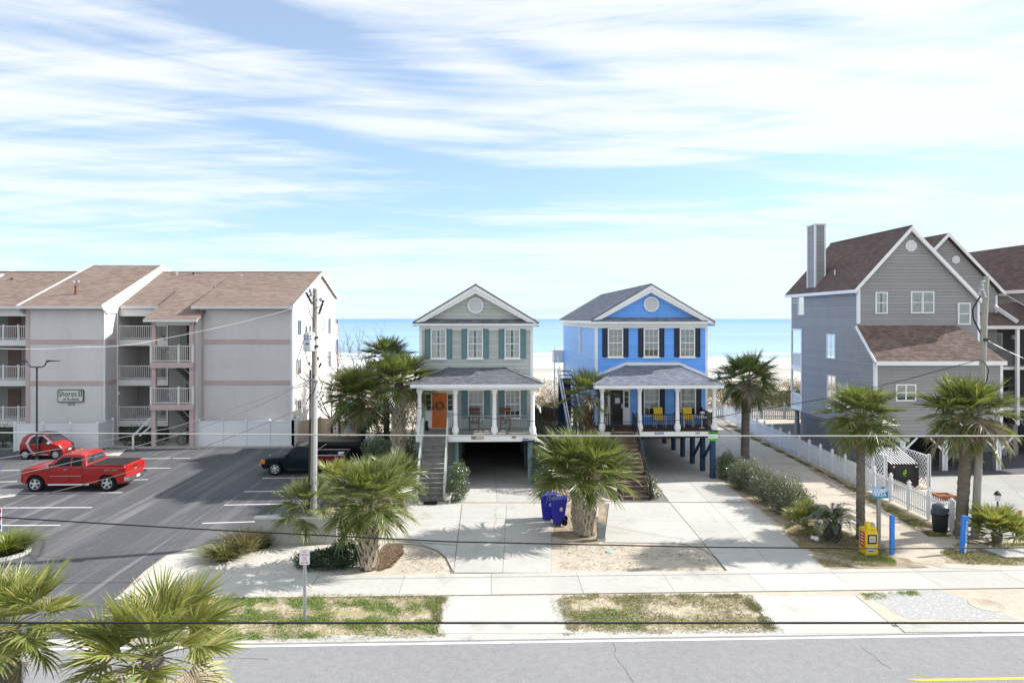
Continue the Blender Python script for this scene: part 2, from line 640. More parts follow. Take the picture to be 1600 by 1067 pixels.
GROUND = ground_mat()
mb = MB()
gx = [-1400, -700, -350, -200] + list(range(-120, 121, 4)) + [200, 350, 700, 1400]
gy = [-120, -40, 0, 20, 40, 56] + [58 + 2 * i for i in range(26)] + [115, 125, 140, 160, 180, 200, 260, 400, 1000, 40000]
vs = [(x, y, land_z(x, y)) for y in gy for x in gx]
nx = len(gx)
mb.add(vs, [(j * nx + i, j * nx + i + 1, (j + 1) * nx + i + 1, (j + 1) * nx + i) for j in range(len(gy) - 1) for i in range(nx - 1)])
mb.build('ground', GROUND, None, smooth=True, kind='structure')


def sea_mat():
    m = bpy.data.materials.new('sea_water')
    m.use_nodes = True
    nt = m.node_tree
    bs = nt.nodes['Principled BSDF']
    g = N(nt, 'ShaderNodeNewGeometry')
    s = N(nt, 'ShaderNodeSeparateXYZ')
    nt.links.new(g.outputs['Position'], s.inputs[0])
    x, y, z = s.outputs
    def nz(sx, sy, sc, det=6, dist=0.0):
        mp = N(nt, 'ShaderNodeMapping')
        mp.inputs['Scale'].default_value = (sx, sy, 1)
        nt.links.new(g.outputs['Position'], mp.inputs[0])
        n = N(nt, 'ShaderNodeTexNoise')
        n.inputs['Scale'].default_value = sc
        n.inputs['Detail'].default_value = det
        n.inputs['Distortion'].default_value = dist
        nt.links.new(mp.outputs[0], n.inputs['Vector'])
        return n.outputs[0]
    # shallows are pale turquoise, deep water is bluer; broad current bands
    deep = mapr(nt, y, 220, 3500, 0, 1)
    deep = mth(nt, 'POWER', deep, 0.42)
    c = mixc(nt, deep, (0.29, 0.45, 0.60), (0.085, 0.245, 0.47))
    band = nz(.0016, .012, 1.0, 5)
    c = mixc(nt, 1.0, c, mapr(nt, band, .35, .65, .86, 1.14), 'MULTIPLY')
    # broken surf: white water lines that thin out seawards
    fo = nz(.022, .11, 1.0, 9, .6)
    fo2 = nz(.25, .5, 1.0, 6, .3)
    near = mapr(nt, y, 152, 262, .36, -.12)
    f = mapr(nt, mth(nt, 'ADD', mth(nt, 'ADD', fo, mth(nt, 'MULTIPLY', fo2, .22)), near), .70, .80, 0, 1, True)
    c = mixc(nt, f, c, (0.80, 0.82, 0.83))
    nt.links.new(c, bs.inputs['Base Color'])
    bs.inputs['Specular IOR Level'].default_value = 0.35
    nt.links.new(mapr(nt, f, 0, 1, .28, .9), bs.inputs['Roughness'])
    b = N(nt, 'ShaderNodeBump')
    b.inputs['Strength'].default_value = .9
    b.inputs['Distance'].default_value = .6
    nt.links.new(mth(nt, 'ADD', nz(.10, .35, 1.0, 6, .4), mth(nt, 'MULTIPLY', nz(.5, 1.1, 1.0, 4), .35)), b.inputs['Height'])
    nt.links.new(b.outputs[0], bs.inputs['Normal'])
    return m


SEA = sea_mat()
mb = MB()
mb.poly([(-30000, 150, -3.0), (30000, 150, -3.0), (30000, 40000, -3.0), (-30000, 40000, -3.0)])
mb.build('sea', SEA, None, kind='structure')
# rows of small breakers, real ridges of white water
mbw = MB()
for row, (Y0, hh) in enumerate([(166, .30), (176, .45), (189, .5), (204, .4), (226, .35)]):
    x = -330.0
    while x < 330:
        L = rnd.uniform(25, 95)
        n = max(4, int(L / 4))
        yo = rnd.uniform(-3, 3)
        pts = []
        for i in range(n + 1):
            t = i / n
            a = math.sin(math.pi * t) ** .6
            xx = x + L * t
            yy = Y0 + yo + 1.6 * math.sin(xx * .06 + row) + rnd.uniform(-.3, .3)
            h_ = hh * a * rnd.uniform(.7, 1.15) + .02
            w_ = 2.6 * a + .2
            pts.append([(xx, yy - w_ * .5, -2.985), (xx, yy - w_ * .1, -3 + h_), (xx, yy + w_ * .3, -3 + h_ * .6), (xx, yy + w_, -2.985)])
        vs = [q for p in pts for q in p]
        mbw.add(vs, [(i * 4 + k, i * 4 + k + 1, (i + 1) * 4 + k + 1, (i + 1) * 4 + k) for i in range(n) for k in range(3)])
        x += L + rnd.uniform(0, 45)
FOAM = M('sea_foam', (0.78, 0.80, 0.81), 0.9, 0.1, noise=(.8, .12))
mbw.build('surf_foam', FOAM, None, smooth=True, kind='stuff')


def asphalt_mat(name, base, spread, streaks):
    m = bpy.data.materials.new(name)
    m.use_nodes = True
    nt = m.node_tree
    bs = nt.nodes['Principled BSDF']
    bs.inputs['Roughness'].default_value = 0.88
    bs.inputs['Specular IOR Level'].default_value = 0.25
    g = N(nt, 'ShaderNodeNewGeometry')
    def nz(sc, rot=0, st=(1, 1, 1), det=7, ro=.6):
        mp = N(nt, 'ShaderNodeMapping')
        mp.inputs['Rotation'].default_value = (0, 0, R(rot))
        mp.inputs['Scale'].default_value = st
        nt.links.new(g.outputs['Position'], mp.inputs[0])
        n = N(nt, 'ShaderNodeTexNoise')
        n.inputs['Scale'].default_value = sc
        n.inputs['Detail'].default_value = det
        n.inputs['Roughness'].default_value = ro
        nt.links.new(mp.outputs[0], n.inputs['Vector'])
        return n.outputs[0]
    c = mixc(nt, mapr(nt, nz(.16), .3, .7, 0, 1), tuple(v * (1 - spread) for v in base), tuple(v * (1 + spread) for v in base))
    c = mixc(nt, 1.0, c, mapr(nt, nz(38.0, det=3), .25, .75, .72, 1.3), 'MULTIPLY')
    c = mixc(nt, 1.0, c, mapr(nt, nz(4.0), .3, .7, .92, 1.08), 'MULTIPLY')
    for rot, st, lo, hi, amt, colr in streaks:
        c = mixc(nt, mth(nt, 'MULTIPLY', mapr(nt, nz(1.0, rot, st, 9, .65), lo, hi, 0, 1, True), amt), c, colr)
    # hairline cracks
    v = N(nt, 'ShaderNodeTexVoronoi')
    v.feature = 'DISTANCE_TO_EDGE'
    v.inputs['Scale'].default_value = .10
    mp = N(nt, 'ShaderNodeMapping')
    nt.links.new(g.outputs['Position'], mp.inputs[0])
    nn = N(nt, 'ShaderNodeTexNoise')
    nn.inputs['Scale'].default_value = .9
    nn.inputs['Detail'].default_value = 8
    nt.links.new(g.outputs['Position'], nn.inputs['Vector'])
    va = N(nt, 'ShaderNodeVectorMath')
    va.operation = 'ADD'
    nt.links.new(mp.outputs[0], va.inputs[0])
    nt.links.new(nn.outputs[1], va.inputs[1])
    nt.links.new(va.outputs[0], v.inputs['Vector'])
    cr = mth(nt, 'MULTIPLY', mapr(nt, v.outputs[0], 0.0, 0.002, .32, 0), mapr(nt, nz(.11), .52, .60, 0, 1))
    c = mixc(nt, cr, c, (0.02, 0.02, 0.022))
    nt.links.new(c, bs.inputs['Base Color'])
    b = N(nt, 'ShaderNodeBump')
    b.inputs['Strength'].default_value = .35
    b.inputs['Distance'].default_value = .01
    nt.links.new(nz(60.0, det=3), b.inputs['Height'])
    nt.links.new(b.outputs[0], bs.inputs['Normal'])
    return m


ASPH_ROAD = asphalt_mat('road_asphalt', (0.235, 0.235, 0.245), .05, [(0, (.02, 1.3, 1), .55, .7, .35, (0.19, 0.19, 0.2))])
ASPH_LOT = asphalt_mat('parking_asphalt', (0.088, 0.090, 0.101), .16,
                       [(0, (.9, .06, 1), .48, .66, .6, (0.165, 0.164, 0.168)), (0, (2.6, .05, 1), .54, .66, .6, (0.235, 0.23, 0.225)),
                        (0, (5, .12, 1), .62, .72, .6, (0.28, 0.27, 0.265)), (0, (.2, 1.2, 1), .58, .72, .5, (0.075, 0.075, 0.083))])
ASPH_DARK = asphalt_mat('dark_lot_asphalt', (0.105, 0.105, 0.115), .10, [(80, (.1, 1.2, 1), .55, .7, .3, (0.16, 0.16, 0.16))])  # dark asphalt of the townhouse lot
LINE = M('road_paint', (0.72, 0.72, 0.70), 0.7, 0.2, noise=(3, .10), alt=((0.35, 0.35, 0.35), 7, .60, .72))
LINEY = M('yellow_road_paint', (0.70, 0.46, 0.07), 0.7, 0.2, noise=(3, .10), alt=((0.42, 0.32, 0.12), 7, .60, .72))


def sheet(name, pts, z, mat, parent=None, kind='structure'):
    return MB().poly([(p[0], p[1], z) for p in pts]).build(name, mat, parent, kind=kind if parent is None else None)


Y_ROAD = 18.72
Y_SW0, Y_SW1 = 21.75, 23.55
road = sheet('road', [(-90, -3), (90, -3), (90, Y_ROAD), (-90, Y_ROAD)], .008, ASPH_ROAD)
sheet('edge_line', [(-90, 18.50), (90, 18.50), (90, 18.61), (-90, 18.61)], .013, LINE, road)
yl = P(1440, 1063)
sheet('centre_line', [(yl.x, yl.y - .05), (90, yl.y - .05), (90, yl.y + .06), (yl.x - .35, yl.y + .06)], .013, LINEY, road)
# pale sandy gutter edge along the asphalt
GUT = M('gutter_concrete', (0.44, 0.43, 0.41), 0.9, 0.15, noise=(.8, .10), noise2=(8, .08), alt=((0.30, 0.29, 0.28), 1.2, .55, .72))
sheet('road_gutter', [(-90, Y_ROAD), (90, Y_ROAD), (90, Y_ROAD + .42), (-90, Y_ROAD + .42)], .011, GUT)

lot_r = ax(470, 31)
near = [P(-420, 1010), P(228, 1010), P(205, 950), P(192, 925), P(226, 892), P(262, 866), P(330, 849), P(398, 848)]
lot_pts = [(p.x, p.y) for p in near] + [(ax(398, 27), 27.0), (ax(480, 27.3), 27.3), (ax(520, 31), 31), (ax(575, 38), 38), (ax(570, 46.9), 46.9), (-75, 46.9), (-75, 20)]
lot_pts[0] = (lot_pts[0][0], Y_ROAD + .42)
lot_pts[1] = (lot_pts[1][0], Y_ROAD + .42)
lot = sheet('parking_lot', lot_pts, .016, ASPH_LOT)


def line_px(x0, y0, x1, y1, w=.10):
    a, b = P(x0, y0), P(x1, y1)
    d = (b - a).normalized()
    n = Vector((-d.y, d.x, 0)) * w / 2
    sheet('parking_line', [a + n, a - n, b - n, b + n], .021, LINE, lot)


for q in [(-40, 720.5, 58, 719.6), (218, 717, 297, 716), (-40, 736.5, 31, 735), (219, 732, 266, 731.6), (-40, 754, 34, 752.5), (195, 750.3, 231, 749.6),
          (31, 770.5, 191, 770), (4, 793.8, 144, 793.3), (-30, 821.5, 94, 821), (410, 747.6, 545, 746), (350, 789.5, 470, 787), (381, 768.5, 500, 767), (316, 818, 398, 815.5),
          (420, 730, 520, 729)]:
    line_px(*q)
# concrete patches let into the asphalt
CONC_PLAIN = M('pale_concrete', (0.45, 0.44, 0.42), 0.9, 0.15, noise=(.6, .08), noise2=(7, .06))
for nm, pp in [('wheelchair_bay', [(152, 712), (186, 712.5), (196, 703.5), (164, 703)]), ('bay_apron', [(-40, 784), (22, 776), (38, 764), (-40, 764)])]:
    sheet('concrete_patch', [P(*q) for q in pp], .022, CONC_PLAIN, lot)


def slab_mesh(pts, z0, z1, name, mat, parent):
    return MB().prism([(p[0], p[1], z0) for p in pts], (0, 0, z1 - z0)).build(name, mat, parent)


def slabs(parent, name, q, nu, nv, z0, z1, mat, gap=.014, cu=None, cv=None):
    """split the quad q (4 ground points) into nu x nv slabs with open joints"""
    a, b, c, d = [Vector((p[0], p[1], 0)) for p in q]
    us = cu or [i / nu for i in range(nu + 1)]
    vs_ = cv or [i / nv for i in range(nv + 1)]
    def bl(u, v):
        return a.lerp(b, u).lerp(d.lerp(c, u), v)
    lu = ((b - a).length + (c - d).length) / 2
    lv = ((d - a).length + (c - b).length) / 2
    for i in range(len(us) - 1):
        for j in range(len(vs_) - 1):
            gu, gv = gap / 2 / lu, gap / 2 / lv
            u0, u1, v0, v1 = us[i] + gu, us[i + 1] - gu, vs_[j] + gv, vs_[j + 1] - gv
            dz = rnd.uniform(-.004, .004)
            slab_mesh([bl(u0, v0), bl(u1, v0), bl(u1, v1), bl(u0, v1)], z0, z1 + dz, name, mat, parent)


# pavement: one run of slabs in front of the lots
sw_x0 = P(205, 912).x
side = sheet('sidewalk', [(sw_x0 + .3, Y_SW0), (70, Y_SW0), (70, Y_SW1), (sw_x0, Y_SW1)], .006, CONCD)
x = sw_x0 + .15
joints = []
while x < 46:
    joints.append(x)
    x += 2.95
for i in range(len(joints) - 1):
    a, b = joints[i] + .007, joints[i + 1] - .007
    slab_mesh([(a, Y_SW0), (b, Y_SW0), (b, Y_SW1), (a, Y_SW1)], .007, .030 + rnd.uniform(-.003, .003), 'paving_slab', CONC, side)

# driveway of the grey-green house
dg_ = sheet('driveway', [P(592, 843), P(641, 788), P(862, 788), P(862, 895.5), P(709, 895.5), P(713, 853), P(652, 848)], .006, CONCD)
slabs(dg_, 'driveway_slab', [P(709, 895.6), P(862, 895.6), P(862, 788), P(722, 788)], 2, 3, .007, .030, CONC)
slabs(dg_, 'driveway_slab', [P(592, 843), P(713.6, 852), P(721.4, 788), P(641, 788)], 1, 2, .007, .028, CONC)
slab_mesh([P(652, 849), P(713.2, 853), P(708.8, 894), P(697, 872), P(684, 860)], .007, .028, 'driveway_slab', CONC, dg_)
ap = sheet('driveway', [P(686, 991), P(691, 931), P(880, 931), P(903, 991)], .006, CONCD)
slabs(ap, 'driveway_slab', [P(683, 990), P(905, 990), P(880, 931.5), P(692, 931.5)], 1, 2, .007, .016, CONC, cv=[0, .3, 1])
flr = sheet('carport_floor', [(ax(655, 35.3), 33.2), (ax(838, 35.3), 33.2), (ax(838, 35.3), 53), (ax(655, 35.3), 53)], .006, CONCD)
slabs(flr, 'floor_slab', [P(706, 785.5), P(848, 785.5), (ax(838, 35.5), 53), (ax(700, 35.5), 53)], 2, 4, .007, .028, CONC)
# driveway of the blue house
db_ = sheet('driveway', [P(944, 848), P(950, 806), P(944, 788), P(1130, 752), P(1297, 896), P(1139, 896), P(1100, 850)], .006, CONCD)
slabs(db_, 'driveway_slab', [P(1139, 896), P(1296, 896), P(1170, 786), P(1047, 786)], 2, 3, .007, .029, CONC)
slabs(db_, 'driveway_slab', [P(944, 848), P(1100, 850), P(1046.2, 786), P(952, 786)], 1, 2, .007, .028, CONC)

EDGEM = M('dark_edging', (.10, .09, .08), .9, .1)
for e_ in ([(604, 851), (640, 850.5), (662, 854), (684, 862), (697, 873), (705, 890), (706, 897)], [(975, 846), (1030, 847.5), (1070, 851), (1098, 859), (1117, 871), (1133, 890), (1138, 896)]):
    MB().tube([P(*q) + Vector((0, 0, .02)) for q in e_], .009, 6).build('lawn_edging', EDGEM, None, smooth=60, kind='structure')
slabs(db_, 'driveway_slab', [P(1046, 785), P(1168, 785), P(1130, 753), P(1022, 753)], 2, 1, .007, .029, CONC)
ap2 = sheet('driveway', [P(1212, 990), P(1166, 931), P(1338, 931), P(1412, 990)], .006, CONCD)
slabs(ap2, 'driveway_slab', [P(1214, 990), P(1410, 990), P(1336, 931.5), P(1168, 931.5)], 1, 2, .007, .016, CONC, cv=[0, .28, 1])
flb = sheet('carport_floor', [(ax(940, 37.2), 37.2), (ax(1112, 37.2), 37.2), (ax(1112, 37.2), 56), (ax(940, 37.2), 56)], .006, CONCD)
slabs(flb, 'floor_slab', [P(1000, 752), P(1116, 752), (ax(1112, 37.5), 56), (ax(1000, 37.5), 56)], 2, 4, .007, .028, CONC)
# concrete strip and pad on the right, drive of the townhouses
slabs(None or sheet('road_apron', [P(1400, 990), P(1700, 990), P(1700, 974), P(1385, 976)], .006, CONCD), 'apron_slab',
      [P(1414, 989), P(1900, 987), P(1860, 973), P(1398, 975)], 4, 1, .007, .026, CONC)
CONC_LOT = M('lot_concrete', (0.34, 0.335, 0.32), 0.9, 0.15, noise=(.25, .12), noise2=(5, .08), objr=.05)
lr = sheet('concrete_lot', [P(1494, 842), P(1490, 800), P(1440, 744), P(2300, 744), P(2300, 842)], .006, CONCD)
slabs(lr, 'lot_slab', [P(1496, 841), P(2000, 841), P(1800, 745), P(1444, 745)], 3, 3, .007, .03, CONC_LOT)
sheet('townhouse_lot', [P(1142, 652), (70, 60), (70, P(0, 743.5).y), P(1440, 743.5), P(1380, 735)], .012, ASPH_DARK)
slab_mesh([P(1533, 858), P(1600, 856), P(1640, 873), P(1572, 873)], .0, .07, 'concrete_pad', CONC_PLAIN, None)['kind'] = 'structure'

# soil, dry grass and gravel beds
def bed_mat(name, ca, cb, cc, lo=.45, hi=.6, sc=1.3):
    m = M(name, ca, 0.95, 0.1, noise=(14, .22), noise2=(45, .25), alt=(cb, sc, lo, hi), bump=(30, .45, .02))
    return m


SOIL = bed_mat('dry_soil', (0.36, 0.30, 0.23), (0.26, 0.205, 0.15), None)
VERGE = bed_mat('verge_soil', (0.46, 0.395, 0.31), (0.33, 0.30, 0.17), None, .48, .62, 1.1)
MULCH = bed_mat('bark_mulch', (0.155, 0.09, 0.055), (0.24, 0.15, 0.10), None)
REDM = bed_mat('red_mulch', (0.20, 0.055, 0.03), (0.28, 0.09, 0.05), None)
GRAV = bed_mat('white_gravel', (0.50, 0.48, 0.44), (0.38, 0.36, 0.33), None, .5, .62, 6)
GREYG = bed_mat('grey_gravel', (0.37, 0.37, 0.375), (0.43, 0.42, 0.40), None, .5, .6, 7)
PATHM = bed_mat('trodden_sand', (0.48, 0.425, 0.355), (0.40, 0.345, 0.28), None, .45, .62, .8)


def jag(pts, n=5, amp=.12):
    """ragged outline through the given ground points"""
    out = []
    k = len(pts)
    for i in range(k):
        a, b = Vector(pts[i]), Vector(pts[(i + 1) % k])
        for j in range(n):
            q = a.lerp(b, j / n)
            out.append((q.x + (rnd.uniform(-amp, amp) if j else 0), q.y + (rnd.uniform(-amp, amp) if j else 0)))
    return out


verge_l = [P(150, 1006), P(686, 992), P(676, 970), P(694, 933), P(210, 934)]
verge_r = [P(893, 988), P(1204, 984), P(1160, 933), P(874, 933)]
sheet('verge', jag([(p.x, p.y) for p in verge_l], 9, .22), .005, VERGE)
sheet('verge', jag([(p.x, p.y) for p in verge_r], 9, .22), .005, VERGE)
sheet('gravel_patch', jag([(p.x, p.y) for p in [P(1345, 926), P(1470, 922), P(1520, 940), P(1592, 968), P(1420, 968)]], 5, .10), .004, GREYG)
sheet('gravel_bed', jag([(p.x, p.y) for p in [P(222, 905), P(262, 868), P(330, 852), P(398, 850), P(560, 850), P(568, 892), P(500, 905)]], 5, .05), .006, GRAV)
sheet('mulch_bed', jag([(p.x, p.y) for p in [P(592, 868), P(604, 852), P(626, 852), P(628, 866), P(610, 884), P(592, 892)]], 4, .06), .010, MULCH)
sheet('mulch_bed', jag([(p.x, p.y) for p in [P(455, 694), P(562, 694), P(556, 684), P(460, 684)]], 4, .1), .024, REDM)
sheet('soil_bed', jag([(p.x, p.y) for p in [P(1132, 752), P(1300, 890), P(1452, 886), P(1405, 860), P(1330, 838), P(1258, 800), P(1180, 735)]], 5, .15), .0035, SOIL)
sheet('soil_bed', jag([(p.x, p.y) for p in [P(1128, 655), P(1490, 832), P(1450, 832), P(1112, 660)]], 6, .2), .004, SOIL)
sheet('soil_bed', jag([(p.x, p.y) for p in [P(862, 838), P(935, 850), P(952, 810), P(944, 780), P(868, 760)]], 4, .1), .004, SOIL)
sheet('soil_bed', jag([(p.x, p.y) for p in [P(1560, 855), P(1470, 868), P(1480, 880), P(1700, 884), P(1700, 850)]], 4, .1), .005, SOIL)
sheet('beach_path', jag([(p.x, p.y) for p in [P(1126, 660), P(1195, 720), P(1262, 790), P(1400, 870), P(1480, 890), P(1455, 850), P(1300, 756), P(1180, 682)]], 5, .12), .008, PATHM)


def ribbon(name, pts, w, mat, z=.015):
    m = MB()
    vs = []
    for i, p in enumerate(pts):
        d = (pts[min(i + 1, len(pts) - 1)] - pts[max(0, i - 1)]).normalized()
        n = Vector((-d.y, d.x, 0)) * w * rnd.uniform(.15, .55)
        vs += [(p.x + n.x, p.y + n.y, z), (p.x - n.x, p.y - n.y, z)]
    m.add(vs, [(2 * i, 2 * i + 1, 2 * i + 3, 2 * i + 2) for i in range(len(pts) - 1)])
    return m.build(name, mat, None, kind='structure')


CRACK = M('dark_crack', (.11, .11, .112), .95, .05)  # even dark grey of the crack ribbons
for ps, z_, w_ in (([(958, 1004), (962, 1015), (960, 1024), (968, 1036), (978, 1046), (982, 1055), (990, 1066)], .012, .016), ([(1344, 1010), (1352, 1016), (1366, 1025), (1376, 1035), (1392, 1045)], .012, .014),
                   ([(776, 792), (773, 802), (776, 812), (772, 822), (774, 832)], .033, .010), ([(110, 1028), (180, 1031), (300, 1026), (420, 1030)], .012, .012),
                   ([(1100, 792), (1112, 806), (1120, 818)], .034, .008)):
    ribbon('crack', [P(*q) for q in ps], w_, CRACK, z_)
cv_ = P(1542, 945)
MB().lathe((cv_.x, cv_.y, 0), [(.50, .004), (.49, .014), (.45, .015), (.44, .010)], 28).build('manhole_cover', PATHM, None, smooth=40, kind='structure')
# low kerb in front of the apartment fence
kb = MB()
kb.box(ax(206, 47), ax(457, 47), 46.9, 47.12, 0, .14)
kb.build('kerb', CONC_PLAIN, None, kind='structure')
sheet('walkway', [(-75, 47.13), (ax(457, 47.1), 47.13), (ax(457, 47.1), 50), (-75, 50)], .05, CONC_PLAIN)
# kerb of the planting island at the left edge
kb = MB()
for i in range(8):
    a0, a1 = R(-60 + i * 22), R(-60 + (i + 1) * 22)
    c = P(-12, 866)
    kb.beam((c.x + 1.25 * math.cos(a0), c.y - .1 + 1.0 * math.sin(a0), .06), (c.x + 1.25 * math.cos(a1), c.y - .1 + 1.0 * math.sin(a1), .06), .14, .14)
kb.build('kerb', CONC_PLAIN, None, kind='structure')


# ------------------------------------------------------------------ building helpers
def siding(parent, fr, u0, u1, v0, v1, mat, course=.19, clip=None, name='siding_board', gaps=()):
    """lapped boards, each a wedge of its own; clip(v) gives (u0, u1) at height v"""
    n = max(1, int(round((v1 - v0) / course)))
    ch = (v1 - v0) / n
    cache = {}
    for i in range(n):
        a, b = v0 + i * ch, v0 + (i + 1) * ch
        la, ra = clip(a) if clip else (u0, u1)
        lb, rb = clip(b) if clip else (u0, u1)
        la, lb, ra, rb = max(la, u0), max(lb, u0), min(ra, u1), min(rb, u1)
        if ra - la < .03:
            continue
        rb = max(rb, lb + .005)
        m = MB()
        b -= .017
        m.hexa([fr.p(la, a, .034), fr.p(ra, a, .034), fr.p(ra, a, 0), fr.p(la, a, 0), fr.p(lb, b, .014), fr.p(rb, b, .014), fr.p(rb, b, 0), fr.p(lb, b, 0)])
        m.build(name, mat, parent)


def window(parent, fr, u, v, w, h, cols=1, rows=2, frame=WHITE, glass=GLASSW, inner='curtain', sill=True, fw=.07, split=True, name='window', head=0.0, mw=.022):
    """double-hung window standing proud of the wall; u, v is the centre"""
    u0, u1, v0, v1 = u - w / 2, u + w / 2, v - h / 2, v + h / 2
    m = MB()
    m.fbox(fr, u0 - fw, u0, v0 - fw, v1 + fw + head, 0, .088)
    m.fbox(fr, u1, u1 + fw, v0 - fw, v1 + fw + head, 0, .088)
    m.fbox(fr, u0, u1, v1, v1 + fw + head, 0, .088)
    m.fbox(fr, u0, u1, v0 - fw, v0, 0, .088)
    if split:
        m.fbox(fr, u0, u1, v - .022, v + .022, .048, .080)
    for i in range(1, cols):
        uu = u0 + w * i / cols
        m.fbox(fr, uu - mw / 2, uu + mw / 2, v0, v1, .058, .074)
    for j in range(1, rows):
        vv = v0 + h * j / rows
        if split and abs(vv - v) < .05:
            continue
        m.fbox(fr, u0, u1, vv - mw / 2, vv + mw / 2, .059, .073)
    f = m.build(name, frame, parent)
    MB().fbox(fr, u0 + .001, u1 - .001, v0 + .001, v1 - .001, .052, .057).build('pane', glass, f)
    MB().fbox(fr, u0 + .002, u1 - .002, v0 + .002, v1 - .002, .0345, .037).build('backing', DARKIN, f)
    if inner == 'curtain':
        m = MB()
        nn = max(8, int(w / .03))
        gap = w * rnd.uniform(.02, .10)
        for sgn in (0, 1):
            uu0, uu1 = (u0 + .01, u - gap) if sgn == 0 else (u + gap * .4, u1 - .01)
            vsx = []
            for i in range(nn + 1):
                q = uu0 + (uu1 - uu0) * i / nn
                d = .0445 + .004 * math.sin(i * 1.9 + rnd.random() * .8)
                vsx += [fr.p(q, v0 + .01, d), fr.p(q, v1 - .01, d)]
            m.add(vsx, [(2 * i, 2 * i + 2, 2 * i + 3, 2 * i + 1) for i in range(nn)])
        m.build('curtain', CURTAIN, f)
    elif inner == 'blind':
        m = MB()
        k = max(4, int(h / .05))
        drop = v0 + (0 if rnd.random() < .7 else h * .25)
        for i in range(k):
            vv = drop + (v1 - drop) * (i + .1) / k
            m.fbox(fr, u0 + .01, u1 - .01, vv, vv + (v1 - drop) / k * .82, .040, .046)
        m.build('blind', BLIND, f)
    if sill:
        MB().fbox(fr, u0 - fw - .05, u1 + fw + .05, v0 - fw - .07, v0 - fw, .0, .12).build('sill', frame, f)
    return f


def shutter(parent, fr, u, v, w, h, mat):
    m = MB()
    m.fbox(fr, u - w / 2, u + w / 2, v - h / 2, v + h / 2, .02, .057)
    for a, b in ((v - h / 2, v), (v, v + h / 2)):
        m.fbox(fr, u - w / 2 + .045, u + w / 2 - .045, a + .06, b - .06, .057, .070)
    m.fbox(fr, u - w / 2, u - w / 2 + .03, v - h / 2, v + h / 2, .057, .074)
    m.fbox(fr, u + w / 2 - .03, u + w / 2, v - h / 2, v + h / 2, .057, .074)
    m.fbox(fr, u - w / 2 + .03, u + w / 2 - .03, v - .03, v + .03, .057, .073)
    return m.build('shutter', mat, parent)


def shingled(parent, a, b, c, d, mat, course=.15, tab=.30, thick=.10, name='roof', edge=None):
    """roof plane a-b (eave) d-c (top): a slab plus rows of overlapping shingle tabs"""
    a, b, c, d = map(Vector, (a, b, c, d))
    nrm = (b - a).cross(d - a).normalized()
    if nrm.z < 0:
        nrm = -nrm
    m = MB()
    m.prism([a, b, c, d] if (c - d).length > 1e-3 else [a, b, c], nrm * -thick)
    rf = m.build(name, edge or mat, parent)
    Lv = ((d - a).length + (c - b).length) / 2
    nv = max(2, int(Lv / course))
    m = MB()
    for j in range(nv):
        t0, t1 = j / nv, min(1.0, (j + 1.12) / nv)
        l0, r0, l1, r1 = a.lerp(d, t0), b.lerp(c, t0), a.lerp(d, t1), b.lerp(c, t1)
        Lu = (r0 - l0).length
        nu = max(1, int(Lu / tab))
        off = (j % 2) * .5 + rnd.uniform(-.15, .15)
        cuts = sorted({0.0, 1.0} | {min(1, max(0, (i + off) / nu)) for i in range(nu + 1)})
        for s0, s1 in zip(cuts, cuts[1:]):
            if s1 - s0 < .002:
                continue
            g = .004 / max(Lu, .1)
            h0 = .016 + rnd.uniform(-.003, .004)
            p0, p1 = l0.lerp(r0, s0 + g), l0.lerp(r0, s1 - g)
            q0, q1 = l1.lerp(r1, s0 + g), l1.lerp(r1, s1 - g)
            m.add([p0 + nrm * h0, p1 + nrm * h0, q1 + nrm * .004, q0 + nrm * .004, p0 + nrm * .001, p1 + nrm * .001], [(0, 1, 2, 3), (4, 5, 1, 0)])
    m.build('roof_shingle', mat, rf, kind='stuff')
    return rf


def railing(parent, a, b, h, mat, step=.12, post=.09, name='railing', base=.10, bal=.028, posts=(0, 1), rail=.06, top=.05):
    """rails as one mesh; balusters and posts are parts of it"""
    a, b = Vector(a), Vector(b)
    m = MB()
    up = Vector((0, 0, 1))
    m.beam(a + up * (h - top / 2), b + up * (h - top / 2), rail, top)
    m.beam(a + up * base, b + up * base, rail * .8, top)
    r = m.build(name, mat, parent)
    L = (b - a).length
    n = max(2, int(L / step))
    me = MB().box(-bal / 2, bal / 2, -bal / 2, bal / 2, base, h - top).mesh('baluster', mat)
    for i in range(1, n):
        p = a.lerp(b, i / n) - wloc(r)
        link('baluster', me, r, loc=p)
    for t in posts:
        p = a.lerp(b, t)
        m = MB().box(p.x - post / 2, p.x + post / 2, p.y - post / 2, p.y + post / 2, p.z, p.z + h + .06)
        m.box(p.x - post / 2 - .015, p.x + post / 2 + .015, p.y - post / 2 - .015, p.y + post / 2 + .015, p.z + h + .06, p.z + h + .09)
        m.build('railing_post', mat, r)
    return r


def column(parent, x, y, z0, z1, w=.22, mat=WHITE, name='porch_post'):
    m = MB()
    m.lathe((x, y, 0), [(w * .62, z0), (w * .62, z0 + .10), (w * .78, z0 + .101), (w * .78, z0 + .28), (w * .55, z0 + .42), (w * .5, z0 + .5), (w * .43, z1 - .22),
                        (w * .45, z1 - .2), (w * .62, z1 - .16), (w * .62, z1 - .08), (w * .7, z1 - .079), (w * .7, z1)], 14)
    return m.build(name, mat, parent, smooth=35)


